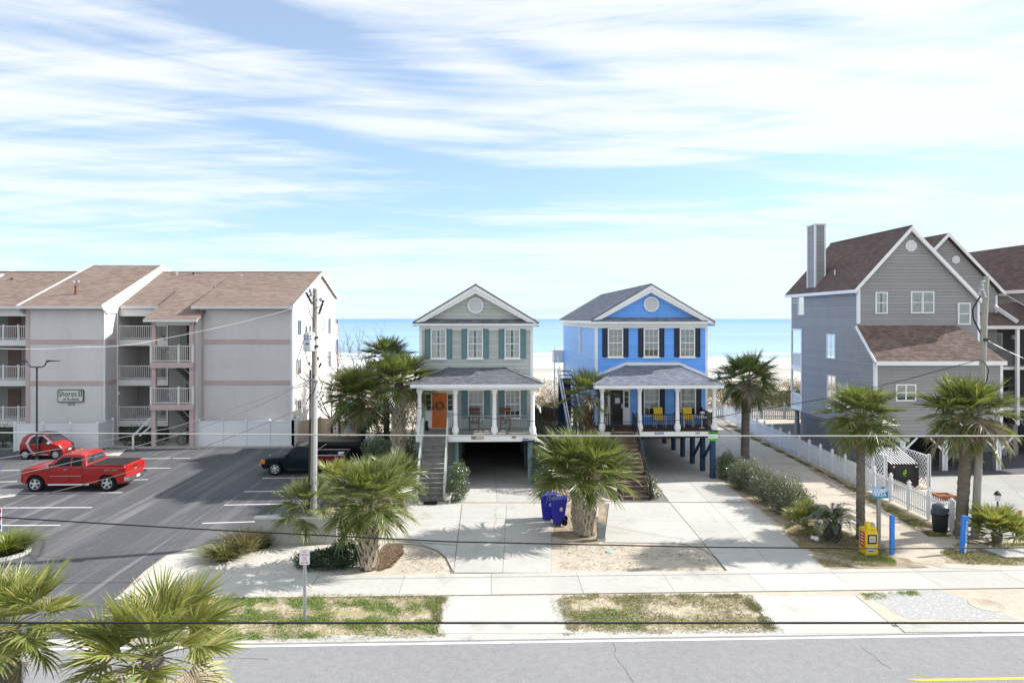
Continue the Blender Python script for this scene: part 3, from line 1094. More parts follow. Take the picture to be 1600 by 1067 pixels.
# ------------------------------------------------------------------ apartment block on the left
def apartment():
    YF, YR, YB = 48.0, 50.2, 52.2          # projecting fronts, balcony line, recess wall
    YBACK, YRIDGE = 61.0, 55.6
    ZE, ZRG = 9.72, 12.5
    X = {k: ax(k, YF) for k in (40, 165, 247, 305, 312, 457)}
    t = thing('apartment_building', 'pale three-storey apartment block with pink bands and brown shingle roof behind the parking lot', 'apartment building', (X[312], YF, 0))
    xl = -62.0
    zb = [(7.05, 7.37), (4.2, 4.52)]       # pink bands
    # walls
    def block(x0, x1, name='wall'):
        MB().box(x0, x1, YF, YBACK, 0, ZE - .02).build(name, STUCCO, t)
    block(X[312], X[457])
    block(X[40], X[165])
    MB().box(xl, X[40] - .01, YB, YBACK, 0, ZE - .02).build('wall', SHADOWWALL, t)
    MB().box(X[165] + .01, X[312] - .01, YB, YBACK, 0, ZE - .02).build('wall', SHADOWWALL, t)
    # panel joints, pink trim
    for x0, x1 in ((X[40], X[165]), (X[312], X[457])):
        for z0, z1 in zb:
            box('pink_band', PINK, t, x0 - .001, x1 + .02, YF - .03, YF - .001, z0, z1)
        for xx in (x0 + .02, ):
            box('pink_trim', PINK, t, xx, xx + .26, YF - .045, YF - .002, 0, ZE - .1)
        box('pink_trim', PINK, t, x0, x1, YF - .04, YF - .003, ZE - .32, ZE - .05)
    box('pink_trim', PINK, t, X[40] - .45, X[40] + .0, YR - .95, YR - .72, 0, ZE - .1)
    box('corner_trim', WHITE, t, X[457] - .12, X[457] + .03, YF - .05, YF + .1, 0, ZE - .05)
    # side of the sign block: pink bands continue, drain pipe
    for z0, z1 in zb:
        box('pink_band', PINK, t, X[165] + .001, X[165] + .03, YF + .2, YR, z0, z1)
    for q in (X[165] - .02, X[165] + .07):
        MB().tube([(q, YF - .12 if q < X[165] else YR - .85, .1), (q, YF - .12 if q < X[165] else YR - .85, ZE - .35), (q + .05, (YF - .3) if q < X[165] else YR - .75, ZE - .1)], .05, 8).build('drain_pipe', WHITE, t)
    # end wall: battens and windows
    fe = Fr((X[457], YF, 0), (0, 1, 0), (1, 0, 0))
    D = YBACK - YF
    for z in (2.95, 5.8, 8.65):
        MB().fbox(fe, .1, D, z, z + .03, 0, .012).build('panel_joint', WHITE, t)
    for px, (ya, yb) in ((473, (495, 517)), (473, (554, 576)), (473, (616, 640))):
        pass
    for zc in (8.15, 5.35, 2.45):
        window(t, fe, 1.45, zc, .95, 1.05, 2, 1, split=False, inner='blind', sill=False, fw=.14)
        window(t, fe, 10.6, zc, 1.0, 1.35, 2, 1, split=False, inner='blind', sill=False, fw=.10)
    # gable of the end wall
    MB().prism([(X[457] - .2, YF, ZE - .03), (X[457] - .2, YBACK, ZE - .03), (X[457] - .2, YBACK, 10.75), (X[457] - .2, YRIDGE, ZRG - .12), (X[457] - .2, YF - .05, ZE)], (.2, 0, 0)).build('gable_wall', STUCCO, t)
    # roof planes: (x0, x1, eave y, eave z, ridge z)
    segs = [(xl, X[40] - .02, YR - .9, ZE, ZRG), (X[165] + .25, X[312] + .0, YR - .7, ZE + .02, ZRG), (X[312] - .35, X[457] + .22, YF - .5, ZE - .02, ZRG + .02)]
    for x0, x1, ye, ze, zr in segs:
        shingled(t, (x0, ye, ze), (x1, ye, ze), (x1, YRIDGE, zr), (x0, YRIDGE, zr), SH_APT, .20, .42, .12)
        shingled(t, (x1, YBACK + .5, 10.7), (x0, YBACK + .5, 10.7), (x0, YRIDGE, zr), (x1, YRIDGE, zr), SH_APT, .4, 1.0, .12)
        box('fascia', CREAM, t, x0, x1, ye - .08, ye - .005, ze - .22, ze - .01)
        MB().tube([(x0, YRIDGE, zr + .03), (x1, YRIDGE, zr + .03)], .06, 6).build('ridge_cap', SH_APT, t)
    # the raised roof over the sign block with its white side
    x0, x1 = X[40] - .3, X[165] + .12
    a, b = (YF - .5, ZE - .02), (YRIDGE + .6, 13.12)
    shingled(t, (x0, a[0], a[1]), (x1, a[0], a[1]), (x1, b[0], b[1]), (x0, b[0], b[1]), SH_APT, .20, .42, .12)
    shingled(t, (x1, YBACK + .5, 10.9), (x0, YBACK + .5, 10.9), (x0, b[0], b[1]), (x1, b[0], b[1]), SH_APT, .4, 1.0, .12)
    box('fascia', CREAM, t, x0, x1, a[0] - .08, a[0] - .005, a[1] - .22, a[1] - .01)
    for xx in (x0 + .03, x1 - .13):
        MB().prism([(xx, a[0] + .02, a[1] - .13), (xx, a[0] + .02, a[1] - .25), (xx, YF + .1, ZE - .6), (xx, YBACK, 9.9), (xx, YBACK + .4, 10.75), (xx, b[0], b[1] - .13)], (.1, 0, 0)).build('gable_wall', STUCCO, t)
        MB().beam((xx + .06, a[0] - .02, a[1] - .08), (xx + .06, b[0], b[1] - .05), .16, .17).build('verge_board', WHITE, t)
        MB().beam((xx + .06, YBACK + .5, 10.85), (xx + .06, b[0], b[1] - .05), .16, .17).build('verge_board', WHITE, t)
    xx = X[457] + .20
    MB().beam((xx, YF - .52, ZE - .10), (xx, YRIDGE, ZRG - .06), .06, .22).build('verge_board', WHITE, t)
    MB().beam((xx, YBACK + .5, 10.62), (xx, YRIDGE, ZRG - .06), .06, .22).build('verge_board', WHITE, t)
    # far roof peeping in at the left end
    MB().beam((A(-6, 440, 54).x, 52, 11.2), (A(14, 430, 56).x, 56.4, 12.5), .3, .35).build('verge_board', WHITE, t)
    # balconies (left bay and recess bay)
    for x0, x1, nm in ((xl, X[40] - .46, 0), (X[165] + .04, X[247] - .02, 1)):
        for k, z in enumerate((1.55, 4.45, 7.3)):
            box('balcony_slab', CREAM, t, x0, x1, YR - .7, YB - .01, z - .42, z)
            railing(t, (x0 + .05, YR - .64, z), (x1 - .05, YR - .64, z), 1.0, CREAM, .135, .10, posts=((.995, .72) if nm == 0 else (.005, .72, .995)) if nm else (.965, .995, .93))
        for z, zt in ((1.55, 4.03), (4.45, 6.88), (7.3, 9.4)):
            fb = Fr((x1, YB, 0))
            f = MB()
            f.fbox(fb, -1.75, -1.68, z, z + 2.05, 0, .06)
            f.fbox(fb, -.08, -.0, z, z + 2.05, 0, .06)
            f.fbox(fb, -1.68, -.08, z + 1.98, z + 2.05, 0, .06)
            f.fbox(fb, -.93, -.86, z, z + 1.98, 0, .06)
            d = f.build('sliding_door', BLACKP, t)
            MB().fbox(fb, -1.67, -.09, z + .02, z + 1.97, .02, .025).build('pane', GLASSD, d)
            MB().fbox(fb, -.84, -.10, z + .02, z + 1.97, .008, .012).build('curtain', BLIND, d)
            if nm == 0:
                dd = MB().fbox(fb, -3.6, -2.7, z, z + 2.0, .0, .05).build('door', M('brown_door', (.16, .10, .085), .6, .3, noise=(2, .1)), t)
            box('soffit', SHADOWWALL, t, x0, x1, YR - .6, YB - .02, zt - .02, zt + .0) if False else None
        box('balcony_beam', CREAM, t, x0, x1, YR - .62, YR - .42, 8.98, 9.5)
        # slatted skirt under the lowest balcony
        mesh = MB().box(0, .16, 0, .03, 0, 1.1).mesh('skirt_slat', M('dark_skirt_paint', (.10, .095, .09), .8, .2))
        xx = x0 if nm else x1 - 4.5
        base = wloc(t)
        while xx < x1 - .2:
            link('skirt_slat', mesh, t, loc=Vector((xx, YR - .5, 0)) - base)
            xx += .24
    # stair tower
    x0, x1 = X[247] + .02, ax(302, 47)
    YT = 47.0
    for xx in (x0, x1 - .28):
        box('tower_post', PINK, t, xx, xx + .28, YT, YT + .25, 0, 8.75)
    MB().box(x1 - .02, x1 + .16, YT + .25, YB, 0, 8.7).build('tower_wall', STUCCO, t)
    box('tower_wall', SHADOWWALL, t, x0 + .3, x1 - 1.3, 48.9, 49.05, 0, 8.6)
    box('tower_wall', DARKIN, t, x0 + .02, x1 - .03, 51.6, 51.7, 0, 8.6)
    for z in (3.0, 5.85):
        box('landing', PINK, t, x0 - .05, x1 + .05, YT - .12, YT + .26, z - .38, z)
        box('landing', SHADOWWALL, t, x0, x1, YT + .27, 48.8, z - .2, z - .002)
        railing(t, (x0 - .02, YT - .04, z), (x1 + .02, YT - .04, z), 1.12, CREAM, .135, .12, posts=(.01, .66, .99))
    for k, zb_ in enumerate((0, 3.0, 5.85)):
        zt_ = (3.0, 5.85, 8.2)[k] - .2
        if k == 2:
            railing(t, (x0 + 1.2, 48.6, 6.9), (x1 - .2, 48.6, 6.9), 1.0, SHADOWWALL, .15, .08)
            continue
        st = MB().beam((x0 + .9, 47.9, zt_), (x1 - .2, 47.9, zb_ + .9), .08, .26).build('stringer', SHADOWWALL, t)
        for i in range(11):
            q = i / 11
            xx = x0 + .95 + (x1 - .3 - x0 - .95) * q
            zz = zt_ + (zb_ + .9 - zt_) * q
            box('stair_tread', STEP, t, xx, xx + .26, 47.45, 48.7, zz - .02, zz + .04)
        MB().beam((x0 + .9, 47.4, zt_ + .9), (x1 - .2, 47.4, zb_ + 1.8), .05, .06).build('handrail', GREYMET, t)
    xa, xb, ze, yr = x0 - .35, x1 + .42, 8.78, 52.0
    zr = ZE + (yr - YF) * .34 + .0
    shingled(t, (xa, YT - .35, ze), (xb, YT - .35, ze), (xb, yr, zr), (xa, yr, zr), SH_APT, .20, .42, .12)
    box('fascia', CREAM, t, xa, xb, YT - .43, YT - .355, ze - .2, ze - .01)
    box('tower_beam', CREAM, t, x0, x1, YT + .02, YT + .2, ze - .42, ze - .1)
    MB().prism([(x1 + .02, YT + .2, 8.7), (x1 + .02, YT - .3, 8.62), (x1 + .02, YB, 10.2), (x1 + .02, YB, 8.7)], (.14, 0, 0)).build('gable_wall', STUCCO, t)
    # ground stair at the tower's left
    MB().beam((x0 - .1, YT + .1, 1.5), (x0 - .7, YT - .2, .9), .07, .09).build('handrail', CREAM, t)
    MB().beam((x0 - 1.05, YT - .3, .0), (x0 - 1.05, YT - .3, .95), .12, .12).build('handrail', CREAM, t)
    MB().beam((x0 - 1.05, YT - .3, .95), (x0 - .1, YT + .2, 2.1), .08, .1).build('handrail', CREAM, t)
    # roof vents
    for px, py, hh in ((18, 440, .30), (134, 430, .30), (196, 421, .3), (218, 424, .28), (276, 430, .25), (302, 430, .25), (338, 452, .22), (360, 468, .24), (377, 434, .24)):
        Y = 50.6 + (470 - py) / 44.0 * 5.0
        z = zy(py, Y) - hh * .6
        xx = ax(px, Y)
        m = MB().tube([(xx, Y, z - .25), (xx, Y, z + hh)], .06, 8)
        m.tube([(xx, Y, z + hh), (xx, Y, z + hh + .09)], .10, 8)
        m.build('roof_vent', STEEL if rnd.random() < .6 else DARKMET, t)
    Yp = 49.6
    xx, z = ax(118, Yp), zy(465, Yp)
    m = MB().tube([(xx, Yp, z - .15), (xx, Yp, z + .85)], .075, 10)
    vp = m.build('flue_pipe', M('rusty_iron', (.20, .07, .04), .85, .2, noise=(8, .35)), t)
    m = MB().tube([(xx, Yp, z + .85), (xx - .14, Yp, z + 1.05)], .05, 8).tube([(xx, Yp, z + .85), (xx + .16, Yp, z + 1.08)], .06, 8)
    m.lathe((xx - .16, Yp, z + 1.0), [(.07, 0), (.09, .1), (.03, .16)], 10).lathe((xx + .18, Yp, z + 1.0), [(.07, 0), (.10, .12), (.04, .18)], 10)
    m.build('floodlight_pair', GREYMET, vp)
    # back balconies that show past the end wall
    for z in (1.6, 4.45, 7.3):
        xx = X[457]
        box('balcony_slab', CREAM, t, xx - .9, xx - .05, YBACK + .02, YBACK + 1.6, z - .35, z)
        MB().box(xx - .2, xx - .12, YBACK + .1, YBACK + 1.55, z + .1, z + 1.05).build('balcony_panel', CREAM, t)
    for yy in (YBACK + 1.5,):
        box('balcony_post', M('tan_post', (.42, .30, .22), .7, .2), t, X[457] - .2, X[457] - .05, yy, yy + .12, 0, 8.7)
    # sign on the front
    fs = Fr((0, YF, 0))
    u0, u1, z0, z1 = ax(90.5, YF), ax(131.5, YF), zy(626, YF), zy(606, YF)
    m = MB()
    def rr(x0, x1, z0, z1, r, y):
        pts = []
        for cx, cz, a in ((x1 - r, z1 - r, 0), (x0 + r, z1 - r, 90), (x0 + r, z0 + r, 180), (x1 - r, z0 + r, 270)):
            for i in range(4):
                aa = R(a + i * 30)
                pts.append((cx + r * math.cos(aa), y, cz + r * math.sin(aa)))
        return pts
    m.prism(rr(u0, u1, z0, z1, .12, YF - .07), (0, .065, 0))
    sg = m.build('sign_board', M('sign_border', (.06, .065, .07), .6, .3), t)
    MB().prism(rr(u0 + .06, u1 - .06, z0 + .06, z1 - .06, .09, YF - .085), (0, .014, 0)).build('sign_face', M('sign_cream', (.64, .64, .59), .6, .3, noise=(4, .05)), sg)
    uc = (u0 + u1) / 2
    INK = M('sign_ink', (.03, .032, .035), .6, .3)
    text('lettering', 'Shores', INK, sg, fs, uc - .19, zy(612.5, YF), .088, .5, 1.22, .38)
    text('lettering', 'II', INK, sg, fs, uc + .66, zy(612.3, YF), .088, .5, .22, .32)
    MB().fbox(fs, uc + .52, uc + .80, zy(608.7, YF) - .02, zy(608.7, YF) + .015, .087, .094).fbox(fs, uc + .52, uc + .80, zy(616, YF) - .01, zy(616, YF) + .025, .087, .094).build('lettering', INK, sg)
    text('lettering', 'of Surfside', INK, sg, fs, uc + .03, zy(621.0, YF), .088, .3, 1.12, .22, .35)
    text('house_number', '1212', INK, t, fs, uc + .02, zy(628.6, YF), .032, .2, .46, .16, .2)
    box('wall_light', WHITE, t, X[165] + .04, X[165] + .2, YR - .85, YR - .7, 3.45, 3.6)
    return t


apartment()


# ------------------------------------------------------------------ the two beach houses
def beach_house(label, Y0, Y1, YB, dx0, dx1, wx0, wx1, zdeck, px, cfg):
    """raised narrow house: porch front at Y0, wall at Y1; cfg holds the photo rows of its features"""
    xa, xb = ax(wx0, Y1), ax(wx1, Y1)
    pa, pb = ax(dx0, Y0), ax(dx1, Y0)
    t = thing('beach_house', label, 'house', ((xa + xb) / 2, Y1, 0))
    sid = cfg['siding']
    zt = zy(cfg['eave'], Y1)                      # top of the front wall
    zg0 = zy(cfg['rake'], Y1 - .45)
    zap = zy(cfg['apex'], Y1 - .45)
    xm = ax(cfg['apx'], Y1 - .45)
    # body
    MB().box(xa + .03, xb - .03, Y1 + .03, YB, zdeck - .25, zt).build('wall', sid, t)
    ff = Fr((0, Y1 + .03, 0))
    w1 = MB().fbox(ff, xa + .05, xb - .05, zdeck, zt - .05, -.03, -.002).build('front_wall', sid, t)
    siding(w1, ff, xa + .14, xb - .14, zdeck, zt - .22, sid, .20)
    if cfg['side']:
        fl = Fr((xa + .03, Y1, 0), (0, 1, 0), (-1, 0, 0))
        ws = MB().fbox(fl, .05, YB - Y1 - .02, zdeck - .2, zt, -.03, -.002).build('side_wall', sid, t)
        siding(ws, fl, .14, YB - Y1, zdeck - .2, zt - .1, cfg['side'], .20)
        MB().fbox(fl, -.02, .14, zdeck - .3, zt, 0, .035).build('corner_board', WHITE, t)
        MB().fbox(fl, 0, YB - Y1 + .3, zt - .28, zt, 0, .04).build('frieze_board', WHITE, t)
    for xx in (xa, xb - .15):
        box('corner_board', WHITE, t, xx, xx + .15, Y1 - .015, Y1 + .12, zdeck, zt)
    box('frieze_board', WHITE, t, xa + .15, xb - .15, Y1 - .02, Y1 + .02, zt - .26, zt)
    # gable
    ov = .30
    yg = Y1 - .02
    sl_ = (zap - zg0) / (xm - (xa - ov))
    zgb = zt + .12
    MB().prism([(xa + .1, yg + .05, zgb), (xb - .1, yg + .05, zgb), (xm, yg + .05, zap - .32)], (0, .2, 0)).build('gable_wall', sid, t)
    fg = Fr((0, yg + .05, 0))
    gw = t.children[-1]
    def gclip(v):
        k = (zap - .30 - v) / sl_
        return xm - k, xm + k
    siding(gw, fg, xa, xb, zgb + .02, zap - .34, sid, .20, gclip)
    # pent strip and cornice under the gable
    shingled(t, (xa - ov, Y1 - .45, zt + .14), (xb + ov, Y1 - .45, zt + .14), (xb + .1, Y1 + .02, zt + .36), (xa - .1, Y1 + .02, zt + .36), cfg['roof'], .16, .3, .05, 'pent_roof')
    box('cornice', WHITE, t, xa - ov, xb + ov, Y1 - .47, Y1 - .021, zt + .0, zt + .10)
    # rake boards
    for sgn in (-1, 1):
        e = (xa - ov) if sgn < 0 else (xb + ov)
        ze = zap - abs(xm - e) * sl_
        lo, hi = Vector((e, Y1 - .46, ze)), Vector((xm, Y1 - .46, zap))
        d = (hi - lo).normalized()
        dn = Vector((-d.z * sgn * -1, 0, 0))
        MB().prism([(lo.x, lo.y, lo.z - .02), (hi.x, hi.y, hi.z - .02), (hi.x, hi.y, hi.z - .30), (lo.x + .30 * sgn * -1, lo.y, ze - .02 + .0), ], (0, .05, 0)).build('rake_board', WHITE, t)
        MB().prism([(lo.x + .10 * -sgn, Y1 - .405, ze - .06), (hi.x, Y1 - .405, hi.z - .28), (hi.x, Y1 - .405, hi.z - .50), (lo.x + .62 * -sgn, Y1 - .405, ze + .03)], (0, .40, 0)).build('rake_trim', WHITE, t)
        # roof slopes
        if sgn < 0:
            q = [(e, YB + .35, ze), (e, Y1 - .47, ze), (xm, Y1 - .47, zap), (xm, YB + .3, zap)]
        else:
            q = [(e, Y1 - .47, ze), (e, YB + .35, ze), (xm, YB + .3, zap), (xm, Y1 - .47, zap)]
        shingled(t, *q, cfg['roof'], .17, .32, .07)
        box('eave_fascia', WHITE, t, e - .02, e + .02, Y1 - .42, YB + .3, ze - .24, ze - .07)
        MB().prism([(e + .02 * -sgn, Y1 - .4, ze - .10), (xa if sgn < 0 else xb, Y1 - .4, zt + .01), (xa if sgn < 0 else xb, Y1 - .4, zt + .05), (e + .02 * -sgn, Y1 - .4, ze - .06)], (0, YB - Y1 + .6, 0)).build('soffit', WHITE, t)
    MB().tube([(xm, Y1 - .44, zap - .015), (xm, YB + .3, zap - .015)], .04, 6).build('ridge_cap', cfg['roof'], t)
    # round gable vent
    cz, rr_ = zy(cfg['vent'][1], Y1), cfg['vent'][2] / F * Y1
    cx = ax(cfg['vent'][0], Y1)
    m = MB()
    m.lathe((cx, yg - .05, cz), [(rr_ * .84, 0), (rr_ * .84, .07)], 32, 'y')
    vt = m.build('gable_vent', M('vent_grey', (.60, .61, .64), .5, .3), t, smooth=30)
    m = MB()
    for i in range(32):
        a0, a1 = 2 * math.pi * i / 32, 2 * math.pi * (i + 1) / 32
        for ra, rb, y in ((.84, 1.0, yg - .07),):
            m.hexa([(cx + rr_ * ra * math.cos(a0), y, cz + rr_ * ra * math.sin(a0)), (cx + rr_ * rb * math.cos(a0), y, cz + rr_ * rb * math.sin(a0)),
                    (cx + rr_ * rb * math.cos(a1), y, cz + rr_ * rb * math.sin(a1)), (cx + rr_ * ra * math.cos(a1), y, cz + rr_ * ra * math.sin(a1)),
                    (cx + rr_ * ra * math.cos(a0), y + .10, cz + rr_ * ra * math.sin(a0)), (cx + rr_ * rb * math.cos(a0), y + .10, cz + rr_ * rb * math.sin(a0)),
                    (cx + rr_ * rb * math.cos(a1), y + .10, cz + rr_ * rb * math.sin(a1)), (cx + rr_ * ra * math.cos(a1), y + .10, cz + rr_ * ra * math.sin(a1))])
    m.build('vent_ring', WHITE, vt)
    # a few louvre blades
    for i in range(9):
        zz = cz + rr_ * (-.75 + 1.5 * i / 8)
        hw = math.sqrt(max(0, (rr_ * .82) ** 2 - (zz - cz) ** 2))
        box('louvre', M('vent_grey', (.6, .61, .64)), vt, cx - hw, cx + hw, yg - .062, yg - .051, zz - .012, zz + .012)
    # upper windows and shutters
    wz0, wz1 = zy(cfg['uw'][1], Y1), zy(cfg['uw'][0], Y1)
    for pxc in cfg['ux']:
        u = ax(pxc, Y1)
        window(t, ff, u, (wz0 + wz1) / 2, cfg['ww'], wz1 - wz0, 3, 4, inner=cfg['inner'], head=.02)
        MB().fbox(ff, u - cfg['ww'] / 2 - .16, u + cfg['ww'] / 2 + .16, wz1 + .09, zt - .25, .02, .05).build('head_trim', WHITE, t)
        for sgn in (-1, 1):
            shutter(t, ff, u + sgn * (cfg['ww'] / 2 + .07 + .16), (wz0 + wz1) / 2, .31, wz1 - wz0 + .14, cfg['shut'])
    # porch roof
    pe, pt = zy(cfg['pe'], Y0 - .35), zy(cfg['pt'], Y1)
    ea, eb = pa - .32, pb + .32
    ra, rb = ax(cfg['pr'][0], Y1), ax(cfg['pr'][1], Y1)
    ye = Y0 - .35
    shingled(t, (ea, ye, pe), (eb, ye, pe), (rb, Y1, pt), (ra, Y1, pt), cfg['roof'], .15, .26, .06, 'porch_roof')
    shingled(t, (ea, Y1, pe), (ea, ye, pe), (ra, Y1, pt), (ra, Y1, pt), cfg['roof'], .15, .26, .06, 'porch_roof')
    shingled(t, (eb, ye, pe), (eb, Y1, pe), (rb, Y1, pt), (rb, Y1, pt), cfg['roof'], .15, .26, .06, 'porch_roof')
    MB().beam((ea, ye, pe + .02), (ra, Y1 - .02, pt + .02), .12, .03).build('hip_cap', cfg['roof'], t)
    MB().beam((eb, ye, pe + .02), (rb, Y1 - .02, pt + .02), .12, .03).build('hip_cap', cfg['roof'], t)
    if cfg.get('flash'):
        for a_, b_ in (((xa, Y1 - .03, pe + .25), (ra, Y1 - .03, pt + .10)), ((ra, Y1 - .03, pt + .10), (rb, Y1 - .03, pt + .10)), ((rb, Y1 - .03, pt + .10), (xb, Y1 - .03, pe + .25))):
            MB().beam(a_, b_, .04, .17).build('flashing', WHITE, t)
    m = MB()
    m.box(ea + .02, eb - .02, ye + .005, ye + .05, pe - .21, pe - .02).box(ea + .02, ea + .06, ye + .05, Y1, pe - .21, pe - .02).box(eb - .06, eb - .02, ye + .05, Y1, pe - .21, pe - .02)
    m.build('porch_fascia', WHITE, t)
    box('porch_ceiling', WHITE, t, ea + .07, eb - .07, ye + .06, Y1 - .02, pe - .17, pe - .13)
    zbm = zy(cfg['beam'], Y0)
    m = MB()
    m.box(pa, pb, Y0 + .02, Y0 + .22, zbm, pe - .171).box(pa, pa + .2, Y0 + .22, Y1, zbm, pe - .171).box(pb - .2, pb, Y0 + .22, Y1, zbm, pe - .171)
    m.build('porch_beam', WHITE, t)
    for p_ in cfg['posts']:
        column(t, ax(p_, Y0 + .13), Y0 + .13, zdeck, zbm - .002, cfg['pw'])
    # deck
    m = MB()
    n = int((pb - pa) / .14)
    dk = MB().box(pa, pb, Y0 + .04, Y1 - .0, zdeck - .12, zdeck - .032).build('deck', cfg['deck'], t)
    nb = 14
    for i in range(nb):
        y0_ = Y0 + .0 + (Y1 - Y0) * i / nb
        box('deck_board', cfg['deck'], dk, pa, pb, y0_ + .004, y0_ + (Y1 - Y0) / nb - .004, zdeck - .03, zdeck)
    box('deck_fascia', WHITE, t, pa - .04, pb + .04, Y0 - .05, Y0 - .002, zy(cfg['fas'][1], Y0), zy(cfg['fas'][0], Y0))
    for xx in (pa - .04, pb + .0):
        box('deck_fascia', WHITE, t, xx, xx + .04, Y0, Y1 + .2, zdeck - .34, zdeck - .02)
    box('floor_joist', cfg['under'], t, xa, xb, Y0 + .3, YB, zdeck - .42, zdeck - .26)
    return t, ff, xa, xb, pa, pb, zt


# --- grey-green house
Y0, Y1 = 35.5, 37.6
zdk = zy(678.5, Y0)
gh, gf, gxa, gxb, gpa, gpb, gzt = beach_house(
    'narrow sage grey beach house with orange front door, teal shutters and grey porch roof', Y0, Y1, 54.0, 651, 838, 655, 833, zdk, None,
    dict(siding=SID_GREY, side=None, eave=508.5, rake=503.0, apex=444.0, apx=743, roof=SH_GREY, vent=(743, 477.5, 12.4), uw=(516, 558), ux=(685.2, 742.5, 800.5), ww=.72,
         inner='curtain', shut=TEAL, pe=599.5, pt=574, pr=(702, 787), beam=609.5, posts=(655.5, 711.5, 772.5, 832), pw=.235, deck=WOODG, fas=(680, 689.5), under=DARKIN))
zl0, zl1 = zy(652, Y1), zy(610.5, Y1)
for pxc in (743.5, 801):
    window(gh, gf, ax(pxc, Y1), (zl0 + zl1) / 2, .74, zl1 - zl0, 3, 4, inner='blind')
    for s_ in (-1, 1):
        shutter(gh, gf, ax(pxc, Y1) + s_ * .62, (zl0 + zl1) / 2, .31, zl1 - zl0 + .1, TEAL)
# door with sidelights
zd0, zd1 = zdk + .03, zy(613, Y1)
da, db2 = ax(675.2, Y1), ax(698.2, Y1)
m = MB()
m.fbox(gf, ax(664.5, Y1), da - .005, zd0, zd1 + .12, .0, .05).fbox(gf, db2 + .005, ax(708, Y1), zd0, zd1 + .12, .0, .05).fbox(gf, da - .005, db2 + .005, zd1, zd1 + .12, .0, .055)
m.build('door_surround', WHITE, gh)
dr = MB().fbox(gf, da, db2, zd0, zd1, .0, .06).build('front_door', ORANGE, gh)
for (a_, b_), (c_, d_) in [((.08, .36), (.15, .75)), ((.46, .74), (.15, .75)), ((.08, .36), (.9, 1.35)), ((.46, .74), (.9, 1.35)), ((.08, .74), (1.5, 1.85))]:
    k = (db2 - da) / .82
    MB().fbox(gf, da + a_ * k, da + b_ * k, zd0 + c_, zd0 + d_, .06, .068).build('door_panel', ORANGE, dr)
for pxc in (669.5, 703.5):
    sf = MB()
    u = ax(pxc, Y1)
    sf.fbox(gf, u - .13, u + .13, zy(640.5, Y1), zy(615.5, Y1), .05, .056)
    s1 = sf.build('sidelight', GLASSD, gh)
    for k in range(1, 3):
        zz = zy(640.5, Y1) + (zy(615.5, Y1) - zy(640.5, Y1)) * k / 3
        MB().fbox(gf, u - .13, u + .13, zz - .012, zz + .012, .056, .064).build('muntin', WHITE, s1)
m = MB().fbox(gf, da + .03, da + .09, zd0 + .95, zd0 + 1.2, .06, .085)
m.tube([gf.p(da + .06, zd0 + 1.0, .08), gf.p(da + .06, zd0 + 1.0, .13), gf.p(da + .14, zd0 + 1.0, .13)], .014, 6)
m.build('door_handle', BLACKP, dr)
box('threshold', WHITE, gh, da - .1, db2 + .1, Y1 - .12, Y1 + .02, zdk + .0, zdk + .03)
box('house_number', M('number_plate', (.5, .5, .45), .5, .3), gh, ax(716.5, Y1), ax(720, Y1), Y1 - .02, Y1 + .005, zy(623, Y1), zy(619, Y1))
# porch railings
GRAIL = M('blue_grey_railing', (.17, .215, .235), .5, .3)
for a_, b_ in ((717, 768), (777, 828)):
    railing(gh, (ax(a_, Y0 + .13), Y0 + .13, zdk), (ax(b_, Y0 + .13), Y0 + .13, zdk), .98, GRAIL, .115, .05)
railing(gh, (gpb - .12, Y0 + .3, zdk), (gpb - .12, Y1 - .1, zdk), .98, GRAIL, .115, .05)
for a_, b_ in ((657.5, 662.5), (700.5, 707)):
    railing(gh, (ax(a_, Y0 + .13), Y0 + .13, zdk), (ax(b_, Y0 + .13), Y0 + .13, zdk), .98, GRAIL, .10, .05)


def stairs(parent, a0, a1, b0, b1, n, treadmat, stringmat, railmat, zt, yb, yt, rail_h=.9, w_rail=.07, rounded=False):
    """open flight: bottom edge x a0..a1 at y=yb, top edge x b0..b1 at y=yt, height zt"""
    for i in range(n):
        q = (i + .5) / n
        x0, x1 = a0 + (b0 - a0) * q, a1 + (b1 - a1) * q
        y = yb + (yt - yb) * (i / n)
        z = zt * (i + 1) / n
        run = (yt - yb) / n
        box('stair_tread', treadmat, parent, x0 + .05, x1 - .05, y - .03, y + run * 1.05, z - .05, z)
        box('stair_riser', treadmat, parent, x0 + .06, x1 - .06, y + .0, y + .025, z - zt / n + .001, z - .052)
    for xb_, xt_ in ((a0, b0), (a1, b1)):
        MB().beam((xb_, yb - .05, -.02), (xt_, yt, zt - .16), .06, .28).build('stringer', stringmat, parent)
        m = MB()
        m.beam((xb_, yb - .05, rail_h), (xt_, yt, zt + rail_h), w_rail, .09)
        m.beam((xb_, yb - .05, rail_h * .52), (xt_, yt, zt + rail_h * .52), w_rail * .6, .07)
        h = m.build('handrail', railmat, parent)
        for q in (0.0, .33, .66, .985):
            p = Vector((xb_, yb - .05, 0)).lerp(Vector((xt_, yt, zt)), q)
            MB().box(p.x - .045, p.x + .045, p.y - .045, p.y + .045, p.z - .1 if q else 0, p.z + rail_h - .05).build('rail_post', railmat, h)


ys = P(674, 784).y
stairs(gh, ax(651, ys), ax(694, ys), ax(661.5, Y0), ax(699.5, Y0), 14, STEP, WOODG, M('pale_green_rail', (.50, .55, .52), .5, .3, noise=(3, .06)), zdk - .03, ys, Y0 - .06)
box('door_mat', RUBBER, None, ax(662, ys - .4), ax(683, ys - .4), ys - .62, ys - .12, .046, .062)
tag(bpy.data.objects['door_mat'], 'dark door mat lying at the foot of the grey stairs', 'mat')
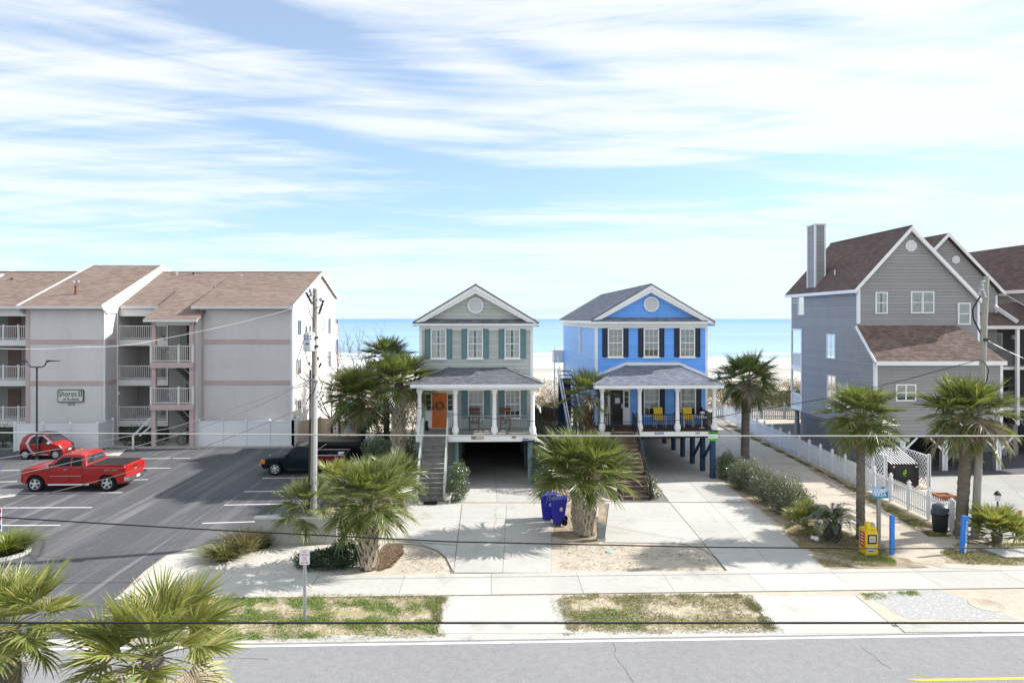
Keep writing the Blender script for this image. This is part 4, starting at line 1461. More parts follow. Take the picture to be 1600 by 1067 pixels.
# carport: posts, side walls, back wall and low beam
TEALP = M('pale_teal_pile', (.19, .27, .285), .7, .2, noise=(2, .1))
for yy in (36.2, 40.5, 45, 49.5, 53.5):
    for pxx in (gxa + .2, gxb - .25, ax(713, 36.2)):
        MB().lathe((pxx, yy, 0), [(.14, 0), (.14, zdk - .4)], 12).build('pile', TEALP, gh, smooth=30)
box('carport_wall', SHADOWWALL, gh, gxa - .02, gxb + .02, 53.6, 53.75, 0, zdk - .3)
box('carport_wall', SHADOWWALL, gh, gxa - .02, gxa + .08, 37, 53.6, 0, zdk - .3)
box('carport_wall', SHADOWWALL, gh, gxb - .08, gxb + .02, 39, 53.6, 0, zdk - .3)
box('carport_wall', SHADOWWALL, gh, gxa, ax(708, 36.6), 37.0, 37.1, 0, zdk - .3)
# fascia plaques
def plaque(parent, label, x0, x1, y0, y1, Y, face, parts, name='name_plaque', cat='sign'):
    t = thing(name, label, cat, ((x0 + x1) / 2, Y, y0))
    MB().box(x0, x1, Y - .03, Y, y0, y1).build('board', face, t)
    fr = Fr((0, Y - .03, 0))
    for kind, u0, u1, v0, v1, mm in parts:
        if kind == 'b':
            MB().fbox(fr, x0 + (x1 - x0) * u0, x0 + (x1 - x0) * u1, y0 + (y1 - y0) * v0, y0 + (y1 - y0) * v1, .0005, .006).build('colour_band', mm, t)
        else:
            text('lettering', kind, mm, t, fr, x0 + (x1 - x0) * (u0 + u1) / 2, y0 + (y1 - y0) * (v0 + v1) / 2, .008, .2, (x1 - x0) * (u1 - u0), (y1 - y0) * (v1 - v0), extr=.002)
    return t


INKD = M('plaque_ink', (.05, .045, .04), .6, .3)
PLW = M('plaque_wood', (.36, .31, .25), .7, .2, noise=(6, .15))
PLP = M('plaque_pale', (.62, .60, .56), .7, .2)
BLUEB = M('sign_blue', (.03, .12, .42), .5, .3)
GREENB = M('sign_green', (.13, .50, .05), .5, .3)
NAVYB = M('sign_navy', (.02, .035, .12), .5, .3)
Yp = Y0 - .055
plaque(gh, 'dark framed wooden name plaque on the white porch fascia of the grey house', ax(736.5, Yp), ax(756, Yp), zy(685.6, Yp), zy(680.5, Yp), Yp, INKD,
       [('b', .03, .34, .12, .88, PLW), ('b', .38, .97, .12, .88, PLP), ('b', .08, .28, .4, .62, INKD), ('b', .44, .66, .42, .6, INKD), ('b', .70, .90, .42, .6, INKD)])
plaque(gh, 'small grey wood plaque right of the name plaque on the grey house fascia', ax(799.5, Yp), ax(806.5, Yp), zy(684.6, Yp), zy(680.8, Yp), Yp, PLW, [('b', .25, .75, .35, .65, INKD)])
plaque(gh, 'white and blue rental sign hung under the right end of the grey house deck', ax(816, Yp), ax(836, Yp), zy(690.5, Yp), zy(681.5, Yp), Yp - .02, PLP,
       [('b', .35, .98, .62, .92, CREAM), ('b', .04, .5, .42, .6, BLUEB), ('b', .0, .98, .0, .30, NAVYB), ('b', .06, .9, .08, .2, WHITE)])


# --- blue house
Y0b, Y1b = 37.3, 39.6
zdkb = zy(675, Y0b)
bh, bf, bxa, bxb, bpa, bpb, bzt = beach_house(
    'bright blue beach house on navy piles with black shutters and blue-grey shingle roof', Y0b, Y1b, 57.0, 936, 1120, 930, 1106, zdkb, None,
    dict(siding=SID_BLUE, side=SID_BLUE, eave=505.5, rake=499.5, apex=443.0, apx=1018, roof=SH_BLUE, vent=(1017.5, 475.3, 12.0), uw=(515, 556.5), ux=(961.5, 1017.5, 1073.8), ww=.76,
         inner='blind', shut=NAVY, pe=602, pt=571.5, pr=(978, 1060), beam=607.5, posts=(940.8, 999.5, 1058.5, 1116), pw=.24, deck=WOODB, fas=(675.5, 683), under=DARKIN, flash=True))
zl0, zl1 = zy(648, Y1b), zy(608, Y1b)
for pxc in (1018, 1075):
    window(bh, bf, ax(pxc, Y1b), (zl0 + zl1) / 2, .78, zl1 - zl0, 3, 4, inner='blind')
    for s_ in (-1, 1):
        shutter(bh, bf, ax(pxc, Y1b) + s_ * .62, (zl0 + zl1) / 2, .31, zl1 - zl0 + .1, NAVY)
zd0, zd1 = zdkb + .03, zy(610, Y1b)
da, db2 = ax(953.5, Y1b), ax(973.2, Y1b)
m = MB()
m.fbox(bf, ax(943, Y1b), da - .005, zd0, zd1 + .12, .0, .05).fbox(bf, db2 + .005, ax(984.5, Y1b), zd0, zd1 + .12, .0, .05).fbox(bf, da - .005, db2 + .005, zd1, zd1 + .12, .0, .055)
m.build('door_surround', WHITE, bh)
dr = MB().fbox(bf, da, db2, zd0, zd1, .0, .06).build('front_door', BLACKP, bh)
for (a_, b_), (c_, d_) in [((.08, .36), (.15, .8)), ((.46, .74), (.15, .8))]:
    k = (db2 - da) / .82
    MB().fbox(bf, da + a_ * k, da + b_ * k, zd0 + c_, zd0 + d_, .06, .068).build('door_panel', BLACKP, dr)
MB().fbox(bf, da + .22, db2 - .16, zd0 + 1.15, zd1 - .2, .06, .066).build('door_glass', GLASSD, dr)
MB().fbox(bf, da + .28, da + .56, zd0 + 1.25, zd0 + 1.55, .066, .072).build('notice', WHITE, dr)
for pxc in (946.5, 979):
    u = ax(pxc, Y1b)
    s1 = MB().fbox(bf, u - .11, u + .11, zy(637, Y1b), zy(612, Y1b), .05, .056).build('sidelight', GLASSD, bh)
    for k in range(1, 3):
        zz = zy(637, Y1b) + (zy(612, Y1b) - zy(637, Y1b)) * k / 3
        MB().fbox(bf, u - .11, u + .11, zz - .012, zz + .012, .056, .064).build('muntin', WHITE, s1)
MB().fbox(bf, db2 - .09, db2 - .03, zd0 + .95, zd0 + 1.2, .06, .085).tube([bf.p(db2 - .06, zd0 + 1.0, .08), bf.p(db2 - .06, zd0 + 1.0, .13), bf.p(db2 - .14, zd0 + 1.0, .13)], .014, 6).build('door_handle', STEEL, dr)
for a_, b_ in ((1005, 1054), (1063.5, 1112), (944.5, 951), (989, 995)):
    railing(bh, (ax(a_, Y0b + .13), Y0b + .13, zdkb), (ax(b_, Y0b + .13), Y0b + .13, zdkb), .93, BLACKP, .12, .055)
railing(bh, (bpb - .14, Y0b + .3, zdkb), (bpb - .14, Y1b - .1, zdkb), .93, BLACKP, .12, .055)
yb2 = P(990, 781).y
stairs(bh, ax(967, yb2), ax(1016, yb2), ax(955, Y0b), ax(991, Y0b), 15, STEPB, WOODB, BLACKP, zdkb - .03, yb2, Y0b - .06, w_rail=.07)
# piles
for yy in (37.42, 39.2, 41.2, 43.3, 45.5, 47.9, 51, 55):
    MB().lathe((bpb - .19, yy, 0), [(.16, 0), (.16, zdkb - .45)], 14).build('pile', PILE, bh, smooth=30)
    MB().lathe((bxa + .25, yy, 0), [(.16, 0), (.16, zdkb - .45)], 14).build('pile', PILE, bh, smooth=30)
for yy in (37.5, 44.5):
    MB().lathe((ax(1003.5, 37.5), yy, 0), [(.13, 0), (.13, zdkb - .45)], 14).build('pile', PILE, bh, smooth=30)
MB().beam((bpb - .19, 41.0, .5), (bpb - .19, 39.0, 2.1), .08, .18).build('cross_brace', PILE, bh)
MB().beam((bpb - .19, 39.4, .5), (bpb - .19, 37.6, 1.9), .08, .18).build('cross_brace', PILE, bh)
# outside stair on the left flank
xs_ = bxa - .12
MB().beam((xs_, 41.6, .9), (xs_, 50.3, 5.0), .07, .34).build('side_stair_stringer', WHITE, bh)
MB().beam((xs_ - 1.0, 41.6, .9), (xs_ - 1.0, 50.3, 5.0), .07, .34).build('side_stair_stringer', WHITE, bh)
for i in range(16):
    q = (i + .5) / 16
    box('side_stair_tread', WOODB, bh, xs_ - .96, xs_ - .04, 41.6 + 8.7 * q - .15, 41.6 + 8.7 * q + .15, .95 + 4.1 * q, 1.0 + 4.1 * q)
MB().beam((xs_ - 1.02, 41.6, 1.9), (xs_ - 1.02, 50.3, 6.0), .06, .08).build('side_stair_rail', WHITE, bh)
for yy, h_ in ((46, 2.9), (50, 4.7)):
    MB().box(xs_ - .98, xs_ - .84, yy, yy + .14, 0, h_).build('stair_post', PILE, bh)
MB().box(xs_ - .95, xs_ - .02, 50.4, 50.5, 0, 4.4).build('stair_post', PILE, bh)
# flank windows
bl_ = Fr((bxa + .03, Y1b, 0), (0, 1, 0), (-1, 0, 0))
for pxv, (ya, yb_) in ((906.3, (513, 551)), (881.5, (568, 585))):
    D_ = None
    Yw = (930 - 766) / (pxv - 766) * Y1b
    window(bh, bl_, Yw - Y1b, (zy(ya, Yw) + zy(yb_, Yw)) / 2, .62, abs(zy(ya, Yw) - zy(yb_, Yw)) * .95, 1, 2, inner='blind', sill=False)
box('rear_deck_post', WHITE, bh, bxa - .75, bxa - .65, 57.2, 57.3, 0, 6.4)
box('rear_deck', WHITE, bh, bxa - .8, bxa + 2, 57.05, 59, 5.1, 6.2)
Yp = Y0b - .055
plaque(bh, 'small blue name board on the white deck fascia of the blue house', ax(1023, Yp), ax(1037, Yp), zy(679.4, Yp), zy(676.6, Yp), Yp, BLUEB,
       [('b', .1, .3, .3, .7, PLP), ('b', .36, .62, .3, .7, PLP), ('b', .68, .9, .3, .7, PLP)])
plaque(bh, 'small black house-number plate on the deck fascia of the blue house', ax(1086.5, Yp), ax(1093.5, Yp), zy(679.3, Yp), zy(676.6, Yp), Yp, PLP,
       [('b', .1, .28, .2, .8, INKD), ('b', .4, .58, .2, .8, INKD), ('b', .7, .9, .2, .8, INKD)])
plaque(bh, 'green, white and navy rental sign on the corner of the blue house deck', ax(1106.5, Yp), ax(1122, Yp), zy(690.2, Yp), zy(673.5, Yp), Yp - .02, WHITE,
       [('b', 0, 1, .84, 1, NAVYB), ('b', 0, 1, .62, .835, GREENB), ('b', .08, .92, .70, .76, PLP), ('b', 0, 1, .0, .22, GREENB), ('b', .1, .5, .40, .50, NAVYB), ('b', .55, .9, .44, .5, NAVYB)])


# ------------------------------------------------------------------ grey townhouses on the right
def lattice(parent, fr, u0, u1, v0, v1, mat, step=.14, w=.035, n0=0.0, name='lattice_panel', frame=True):
    """crossed diagonal laths clipped to the panel, with a frame round them"""
    m = MB()
    def seg(c, sgn, n):
        # line v = v0 + sgn*(u-u0) + c
        pts = []
        for u in (u0, u1):
            v = v0 + sgn * (u - u0) + c
            pts.append((u, v))
        (ua, va), (ub, vb) = pts
        lo, hi = (va, vb) if va < vb else (vb, va)
        if hi <= v0 or lo >= v1:
            return
        def clip(uq, vq, ur, vr):
            if vq < v0:
                t = (v0 - vq) / (vr - vq)
                uq, vq = uq + (ur - uq) * t, v0
            elif vq > v1:
                t = (v1 - vq) / (vr - vq)
                uq, vq = uq + (ur - uq) * t, v1
            return uq, vq
        a = clip(ua, va, ub, vb)
        b = clip(ub, vb, ua, va)
        if abs(a[0] - b[0]) < .02:
            return
        m.beam(fr.p(a[0], a[1], n), fr.p(b[0], b[1], n), w, .008, up=fr.N)
    H_ = v1 - v0
    W_ = u1 - u0
    c = -W_
    while c < H_:
        seg(c, 1, n0 + .006)
        c += step
    c = 0
    while c < H_ + W_:
        seg(c, -1, n0 + .016)
        c += step
    if frame:
        f = .06
        m.fbox(fr, u0 - f, u0 + .02, v0, v1 + f, n0 - .01, n0 + .03)
        m.fbox(fr, u1 - .02, u1 + f, v0, v1 + f, n0 - .01, n0 + .03)
        m.fbox(fr, u0 + .02, u1 - .02, v1, v1 + f, n0 - .01, n0 + .029)
    return m.build(name, mat, parent)


def octagon_vent(parent, x, y, z, r):
    m = MB()
    pts = [(x + r * math.cos(R(22.5 + 45 * i)), y, z + r * math.sin(R(22.5 + 45 * i))) for i in range(8)]
    m.prism(pts, (0, -.05, 0))
    v = m.build('gable_vent', WHITE, parent)
    pts = [(x + r * .8 * math.cos(R(22.5 + 45 * i)), y - .05, z + r * .8 * math.sin(R(22.5 + 45 * i))) for i in range(8)]
    MB().prism(pts, (0, -.008, 0)).build('vent_face', M('vent_grey', (.6, .61, .64)), v)
    for i in range(7):
        zz = z + r * (-.6 + 1.2 * i / 6)
        box('louvre', WHITE, v, x - r * .6, x + r * .6, y - .068, y - .058, zz - .012, zz + .012)
    return v


def townhouse():
    YA, YM = 38.5, 40.3
    XL = ax(1367, YA)
    XAR = ax(1567, YA)
    XMR = ax(1531, YM)
    ZB = 2.2
    YBK, YBAL = 49.4, 47.7
    sid = SID_TAUPE
    t = thing('townhouse', 'tall grey clapboard beach house with steep maroon roof, white trim and chimney', 'house', (XL, YA, 0))
    zle = zy(447.5, YM)        # left eave
    zap = zy(351, YM - .2)
    xap = ax(1424, YM - .2)
    xre, zre = ax(1534, YM - .2), zy(468, YM - .2)
    zlr = zy(508.5, YM)        # lower roof against the wall
    zlow = zy(565.5, YA - .3)  # lower roof eave
    # bodies
    MB().box(XL + .03, XMR - .03, YM + .03, YBAL, ZB, zre - .1).build('wall', sid, t)
    MB().box(XL + .03, XMR - .03, YBAL + .002, YBK, zy(514, 48.5), zre - .1).build('wall', sid, t)
    MB().box(XL + 1.6, XMR - .03, YBAL + .002, YBK, ZB, zy(514, 48.5) - .01).build('wall', sid, t)
    MB().box(XL + .03, XAR - .03, YA + .03, YM, ZB, zlow - .1).build('wall', sid, t)
    # front siding, main wall: gable shape above the lower roof
    fm = Fr((0, YM + .03, 0))
    wm = MB().prism([(XL + .05, YM + .031, zlr - .5), (XMR - .05, YM + .031, zlr - 2.2), (XMR - .05, YM + .031, zre - .15), (xap, YM + .031, zap - .25), (XL + .05, YM + .031, zle - .1)], (0, .15, 0)).build('front_wall', sid, t)
    sL, sR = (zap - zle) / (xap - XL + .15), (zap - zre) / (xre - xap)
    def clip(v):
        return xap - (zap - .22 - v) / sL, xap + (zap - .22 - v) / sR
    def clipb(v):
        return (max(XL + .15, clip(v)[0]), min(XMR - .12, clip(v)[1]))
    siding(wm, fm, XL, XMR, zlr - .45, zap - .28, sid, .19, clipb)
    siding(wm, fm, ax(1490, YM), XMR - .12, zlr - 2.3, zlr - .46, sid, .19)
    # lower front wall
    fa = Fr((0, YA + .03, 0))
    wa = MB().fbox(fa, XL + .05, XAR - .05, ZB, zlow - .15, -.02, -.001).build('front_wall', sid, t)
    siding(wa, fa, XL + .15, XAR - .13, ZB, zlow - .15, sid, .19)
    # left flank
    fl = Fr((XL + .03, YA, 0), (0, 1, 0), (-1, 0, 0))
    wl = MB().fbox(fl, YM - YA, YBAL - YA, ZB, zle - .1, -.02, -.001).build('side_wall', sid, t)
    ksl = (zlr - zlow) / (YM - YA + .3)
    siding(wl, fl, .13, YM - YA, ZB, zlow - .1, sid, .19)
    siding(wl, fl, .13, YM - YA, zlow - .09, zlr - .1, sid, .19, lambda v: ((v - zlow + .15) / ksl - .1, YM - YA))
    MB().prism([fl.p(0, zlow - .12, -.03), fl.p(YM - YA, zlow - .12, -.03), fl.p(YM - YA, zlr - .12, -.03)], (.05, 0, 0)).build('side_wall', sid, t)
    siding(wl, fl, YM - YA, YBAL - YA, ZB, zle - .16, sid, .19)
    siding(wl, fl, YBAL - YA, YBK - YA, zy(514, 48.5), zle - .16, sid, .19)
    # corner boards, skirt boards
    m = MB()
    m.box(XL - .01, XL + .15, YM - .01, YM + .15, zlr + .1, zle - .05)
    m.build('corner_board', WHITE, t)
    MB().box(XL - .01, XL + .16, YA - .01, YA + .16, ZB, zlow - .12).build('corner_board', WHITE, t)
    MB().box(XAR - .15, XAR + .01, YA - .01, YA + .15, ZB, zlow - .12).build('corner_board', WHITE, t)
    MB().box(XMR - .14, XMR + .01, YM - .012, YM + .15, ZB, zre - .1).build('corner_board', WHITE, t)
    MB().box(XL - .005, XL + .1, YBK - .1, YBK + .005, ZB, zle - .1).build('corner_board', WHITE, t)
    box('sill_beam', M('grey_beam', (.28, .28, .29), .7, .2), t, XL, XAR, YA + .0, YA + .3, ZB - .22, ZB - .002)
    # main roof
    xle = XL - .28
    zle2 = zap - (xap - xle) * sL
    yf = YM - .28
    shingled(t, (xle, YBK + .4, zle2), (xle, yf, zle2), (xap, yf, zap), (xap, YBK + .4, zap), SH_BROWN, .16, .3, .08)
    shingled(t, (xre, yf, zre), (xre, YBK + .4, zre), (xap, YBK + .4, zap), (xap, yf, zap), SH_BROWN, .3, .6, .08)
    for a_, b_ in (((xle - .02, yf - .02, zle2 - .05), (xap, yf - .02, zap - .05)), ((xre + .02, yf - .02, zre - .05), (xap, yf - .02, zap - .05))):
        A_, B_ = Vector(a_), Vector(b_)
        MB().prism([A_ + Vector((0, 0, .06)), B_ + Vector((0, 0, .06)), B_ - Vector((0, 0, .22)), A_ - Vector((0, 0, .20))], (0, .05, 0)).build('rake_board', WHITE, t)
        MB().prism([A_ + Vector((0, .052, -.02)), B_ + Vector((0, .052, -.02)), B_ + Vector((0, .052, -.12)), A_ + Vector((0, .052, -.12))], (0, .25, 0)).build('soffit', WHITE, t)
    box('eave_fascia', WHITE, t, xle - .03, xle + .01, yf, YBK + .4, zle2 - .22, zle2 - .02)
    MB().tube([(xap, yf, zap + .02), (xap, YBK + .4, zap + .02)], .06, 6).build('ridge_cap', SH_BROWN, t)
    SH_LOW = M('sunlit_brown_shingle', (0.185, 0.134, 0.120), 0.95, 0.1, noise=(0.8, 0.15), island=0.24, bump=(70, 0.3))  # lighter copy of the maroon shingle, sunlight painted into its colour
    # lower roof, hipped at its right end
    e0, e1 = XL - .12, ax(1573, YA - .3)
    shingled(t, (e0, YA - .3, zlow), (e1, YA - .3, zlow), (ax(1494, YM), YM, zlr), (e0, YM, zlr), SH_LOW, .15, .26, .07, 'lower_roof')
    shingled(t, (e1, YA - .3, zlow), (e1, YM + .6, zlow), (ax(1494, YM), YM, zlr), (ax(1494, YM), YM, zlr), SH_BROWN, .15, .26, .07, 'lower_roof')
    box('eave_fascia', WHITE, t, e0, e1, YA - .36, YA - .31, zlow - .24, zlow - .01)
    box('eave_fascia', WHITE, t, e1, e1 + .04, YA - .31, YM + .6, zlow - .24, zlow - .01)
    MB().beam((e0 - .01, YA - .3, zlow - .07), (e0 - .01, YM, zlr - .07), .05, .18).build('verge_board', WHITE, t)
    box('soffit', WHITE, t, e0 + .02, e1 - .02, YA - .3, YA, zlow - .25, zlow - .22)
    # windows
    def wpx(fr, Y, x0, x1, y0, y1, **k):
        u0, u1, v0, v1 = ax(x0, Y), ax(x1, Y), zy(y1, Y), zy(y0, Y)
        return window(t, fr, (u0 + u1) / 2, (v0 + v1) / 2, u1 - u0 - .14, v1 - v0 - .14, **k)
    wpx(fm, YM, 1367.5, 1386.5, 455.5, 490, inner='curtain', sill=False, rows=1)
    wpx(fm, YM, 1423.0, 1441.3, 454.5, 489.5, inner='blind', sill=False, rows=1)
    wpx(fm, YM, 1440.8, 1459.2, 454.5, 489.5, inner='blind', sill=False, rows=1)
    wpx(fm, YM, 1496.5, 1516, 472.5, 507.5, inner='blind', sill=False, rows=1)
    wpx(fa, YA, 1399.5, 1431, 602, 629, cols=2, rows=2, inner='blind', sill=False, split=False, mw=.07)
    octagon_vent(t, ax(1423.5, YM), YM + .01, zy(382, YM), 9.3 / F * YM)
    def ypx(px):
        return (1367 - 766) / (px - 766) * YA
    for px, w_, y0, y1, c in ((1251, .8, 459, 492, 1), (1298, .95, 522.5, 561, 2), (1299, .95, 588, 626, 2)):
        Y = ypx(px)
        window(t, fl, Y - YA, (zy(y0, Y) + zy(y1, Y)) / 2, w_, zy(y0, Y) - zy(y1, Y) - .12, c, 2, inner='blind', sill=False, mw=.06)
    # rear corner balconies seen from the side
    for z0, z1, z2 in ((5.45, 6.35, 7.95), (2.5, 3.45, 5.05)):
        m = MB()
        m.box(XL - .02, XL + .08, YBAL, YBK, z0 - .25, z0)
        m.box(XL - .02, XL + .06, YBAL + .02, YBK - .02, z1 - .1, z1)
        m.box(XL - .02, XL + .10, YBAL - .02, YBAL + .12, z0, z2 + .1).box(XL - .02, XL + .10, YBK - .12, YBK + .01, z0, z2 + .1)
        m.box(XL - .02, XL + .08, YBAL + .12, YBK - .12, z2, z2 + .1)
        b_ = m.build('balcony_frame', WHITE, t)
        me = MB().box(-.02, .02, -.03, .03, z0, z1 - .1).mesh('baluster', WHITE)
        for i in range(11):
            link('baluster', me, b_, loc=Vector((XL + .02, YBAL + .2 + i * .12, 0)) - wloc(t))
        box('balcony_floor', sid, t, XL + .1, XL + 1.6, YBAL + .01, YBK, z0 - .2, z0 - .01)
    for yy in (YBAL + .5, YBK - .2):
        MB().lathe((XL + .35, yy, 0), [(.17, 0), (.17, ZB)], 12).build('pile', SHADOWWALL, t, smooth=30)
    # chimney
    c0, c1 = ypx(1258.5), ypx(1271)
    xc0, xc1 = XL + .04, XL + .04 + (1288 - 1271) / F * c1 + .02
    zc = zy(349.5, c1)
    box('chimney', sid, t, xc0 + .02, xc1 - .02, c1 + .02, c0 - .02, zle - .5, zc)
    ch = t.children[-1]
    siding(ch, Fr((0, c1 + .02, 0)), xc0 + .1, xc1 - .1, zle + .1, zc, sid, .19)
    siding(ch, Fr((xc0 + .02, c1, 0), (0, 1, 0), (-1, 0, 0)), .1, c0 - c1 - .1, zle - .3, zc, sid, .19)
    for x_, y_ in ((xc0, c1), (xc1 - .09, c1), (xc0, c0 - .09)):
        box('corner_board', WHITE, ch, x_ - .012, x_ + .10, y_ - .012, y_ + .10, zle - .3, zc + .001)
    box('chimney_cap', WHITE, ch, xc0 - .05, xc1 + .05, c1 - .05, c0 + .05, zc + .002, zc + .10)
    MB().tube([(xc1 + .1, c1 + .6, zc - 2.6), (xc1 + .1, c1 + .6, zc - .9)], .06, 6).build('vent_pipe', STEEL, t)
    for px, py, Y in ((1305, 426, 44.5), (1356, 402, 42.5)):
        zz = zy(py, Y)
        xx = ax(px, Y)
        MB().tube([(xx, Y, zz - .3), (xx, Y, zz + .12)], .06, 8).tube([(xx, Y, zz + .121), (xx, Y, zz + .2)], .08, 8).build('roof_vent', STEEL, t)
    # undercroft: near-black panels standing in for shade, braces and lattice posts
    MB().box(XL + .2, XAR + 4, 44.5, 44.6, 0, ZB).build('undercroft_shade_panel', DARKIN, t)
    for i, px in enumerate((1412, 1478, 1562)):
        x = ax(px, YA)
        w = .30
        bk = MB().box(x - w / 2, x + w / 2, YA + .1, YA + .35, 0, ZB - .22).build('pile', SHADOWWALL, t)
        fr = Fr((0, YA + .09, 0))
        lattice(t, fr, x - w / 2 + .06, x + w / 2 - .06, 0.05, ZB - .5, WHITE, .12, .035, .01, 'lattice_post')
        for sg in (-1, 1):
            MB().beam((x + sg * w / 2, YA + .12, ZB - .95), (x + sg * (w / 2 + .72), YA + .12, ZB - .25), .06, .11).build('knee_brace', WHITE, t)
        lattice(t, fr, x - w / 2 - .25, x + w / 2 + .25, ZB - .5, ZB - .24, WHITE, .12, .03, .0, 'lattice_bracket', False)
        MB().box(x - .2, x + .2, 42.2, 42.6, 0, ZB).build('pile', SHADOWWALL, t)
    MB().beam((ax(1562, YA) - .2, 39.5, .2), (ax(1562, YA) - .2, 42, 2.1), .1, .22).build('cross_brace', SHADOWWALL, t)
    MB().beam((ax(1478, YA) + 1.3, 40.5, .2), (ax(1562, YA) - .3, 40.2, 2.1), .1, .22).build('cross_brace', SHADOWWALL, t)
    LAT = M('grey_lattice', (.26, .26, .27), .8, .2)
    lattice(t, Fr((XL, YA, 0), (0, 1, 0), (-1, 0, 0)), .2, YBAL - YA - .3, .08, ZB - .1, LAT, .17, .045, .0, 'lattice_panel')
    MB().box(XL + .12, XL + .16, YA + .3, YBAL - .4, 0, ZB).build('undercroft_shade_panel', DARKIN, t)  # near-black sheet paints the shade behind the lattice

    # ---- neighbour behind: second gable, third roof, shaded balconies
    n = thing('townhouse', 'second grey gabled townhouse with shaded balconies behind the wood utility pole', 'house', (ax(1540, 44), 44, 0))
    Y2 = 44.0
    x2a, z2a = ax(1478.5, Y2), zy(362, Y2)
    x2r, z2r = ax(1566, Y2), zy(456, Y2)
    x2l = 2 * x2a - x2r
    xw2 = ax(1558.5, Y2)
    MB().box(XMR + .05, xw2, Y2 + .03, 56, 0, z2r).build('wall', sid, n)
    f2 = Fr((0, Y2 + .03, 0))
    w2 = MB().prism([(x2l + .2, Y2 + .04, z2r), (xw2, Y2 + .04, z2r), (x2a, Y2 + .04, z2a - .3)], (0, .2, 0)).build('gable_wall', sid, n)
    k2 = (z2a - z2r) / (x2r - x2a)
    siding(w2, f2, x2l, xw2 - .1, z2r - 2.6, z2a - .3, sid, .19, lambda v: (max(XMR - 2.6, x2a - (z2a - .25 - v) / k2), min(xw2 - .1, x2a + (z2a - .25 - v) / k2)))
    MB().box(xw2 - .12, xw2 + .02, Y2, Y2 + .12, z2r - 1.4, z2r - .2).build('corner_board', WHITE, n)
    yf2 = Y2 - .3
    shingled(n, (x2l, 56, z2r), (x2l, yf2, z2r), (x2a, yf2, z2a), (x2a, 56, z2a), SH_BROWN, .2, .4, .08)
    shingled(n, (x2r, yf2, z2r), (x2r, 56, z2r), (x2a, 56, z2a), (x2a, yf2, z2a), SH_BROWN, .3, .6, .08)
    for xe in (x2l, x2r):
        A_, B_ = Vector((xe, yf2 - .02, z2r)), Vector((x2a, yf2 - .02, z2a))
        MB().prism([A_ + Vector((0, 0, .03)), B_ + Vector((0, 0, .03)), B_ - Vector((0, 0, .24)), A_ - Vector((0, 0, .22))], (0, .05, 0)).build('rake_board', WHITE, n)
    octagon_vent(n, ax(1493.5, Y2), Y2 + .01, zy(404, Y2), 6.6 / F * Y2)
    box('eave_fascia', WHITE, n, x2r - .02, x2r + .03, yf2, 50, z2r - .22, z2r - .01)
    # third roof, its long slope faces left
    x3e, z3e, x3r, z3r = 35.6, 10.75, 40.4, 14.4
    shingled(n, (x3e, 59, z3e), (x3e, 41, z3e), (x3r, 41, z3r), (x3r, 58.6, z3r), SH_BROWN, .2, .4, .1)
    shingled(n, (x3r + 4.8, 41, z3e), (x3r + 4.8, 59, z3e), (x3r, 58.6, z3r), (x3r, 41, z3r), SH_BROWN, .4, .8, .1)
    box('eave_fascia', WHITE, n, x3e - .05, x3e - .01, 41, 59, z3e - .24, z3e - .01)
    w3 = MB().box(x3e + .35, x3r + 4, 42, 59, 0, z3e - .05).build('wall', sid, n)
    siding(w3, Fr((x3e + .35, 42, 0), (0, 1, 0), (-1, 0, 0)), 0, 10, 2.2, z3e - .1, sid, .19)
    # porch roof between them
    ze, Ye = zy(509, 42.6), 42.6
    xa_, xb_ = XMR + .1, x3e + .3
    shingled(n, (xa_, Ye, ze), (xb_, Ye, ze), (xb_, 45.2, ze + 1.55), (xa_, 45.2, ze + 1.55), SH_BROWN, .16, .3, .07, 'porch_roof')
    box('eave_fascia', CREAM, n, xa_, xb_, Ye - .06, Ye - .01, ze - .22, ze - .01)
    MB().beam((ax(1548, 44.3), 44.3, zy(474, 44.3)), (ax(1590, 42.7), 42.7, zy(503, 42.7)), .12, .22).build('rake_board', WHITE, n)
    # balconies
    DK = M('shaded_siding', (.115, .112, .115), .7, .2, noise=(.8, .08))  # darkened copy of the slate siding, balcony shade in its colour
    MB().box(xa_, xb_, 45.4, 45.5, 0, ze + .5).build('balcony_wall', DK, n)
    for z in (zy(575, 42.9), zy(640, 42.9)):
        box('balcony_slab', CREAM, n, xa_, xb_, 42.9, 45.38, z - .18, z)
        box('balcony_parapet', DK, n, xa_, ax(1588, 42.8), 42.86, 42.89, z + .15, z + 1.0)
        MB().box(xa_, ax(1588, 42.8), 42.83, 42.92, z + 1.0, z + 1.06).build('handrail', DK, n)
    for px in (1590, 1597):
        x = ax(px, 42.7)
        if px == 1590:
            box('porch_post', WHITE, n, x - .09, x + .09, 42.62, 42.8, zy(668, 42.7), ze - .22)
    window(n, Fr((0, 45.4, 0)), ax(1553, 45.4), zy(540, 45.4), .95, 1.5, 1, 2, inner='blind', sill=False)
    box('door', DARKIN, n, ax(1556, 45.39), ax(1575, 45.39), 45.36, 45.395, zy(668, 45.4), zy(600, 45.4))
    box('porch_light', CREAM, n, ax(1581, 45.3), ax(1585, 45.3), 45.2, 45.38, zy(531, 45.3), zy(524, 45.3))
    MB().box(ax(1575, 46), 60, 46.5, 46.6, 0, 2.2).build('undercroft_shade_panel', DARKIN, n)  # shade beneath the neighbour put in as a near-black sheet
    for px in (1570, 1587, 1640):
        x = ax(px, 43)
        box('pile', SHADOWWALL, n, x - .15, x + .15, 43, 43.3, 0, zy(668, 43))
    box('stair_tread', M('terracotta_step', (.34, .19, .13), .8, .2), n, ax(1576, 44), ax(1585, 44), 43.6, 44.6, 0, .5)
    return t


townhouse()


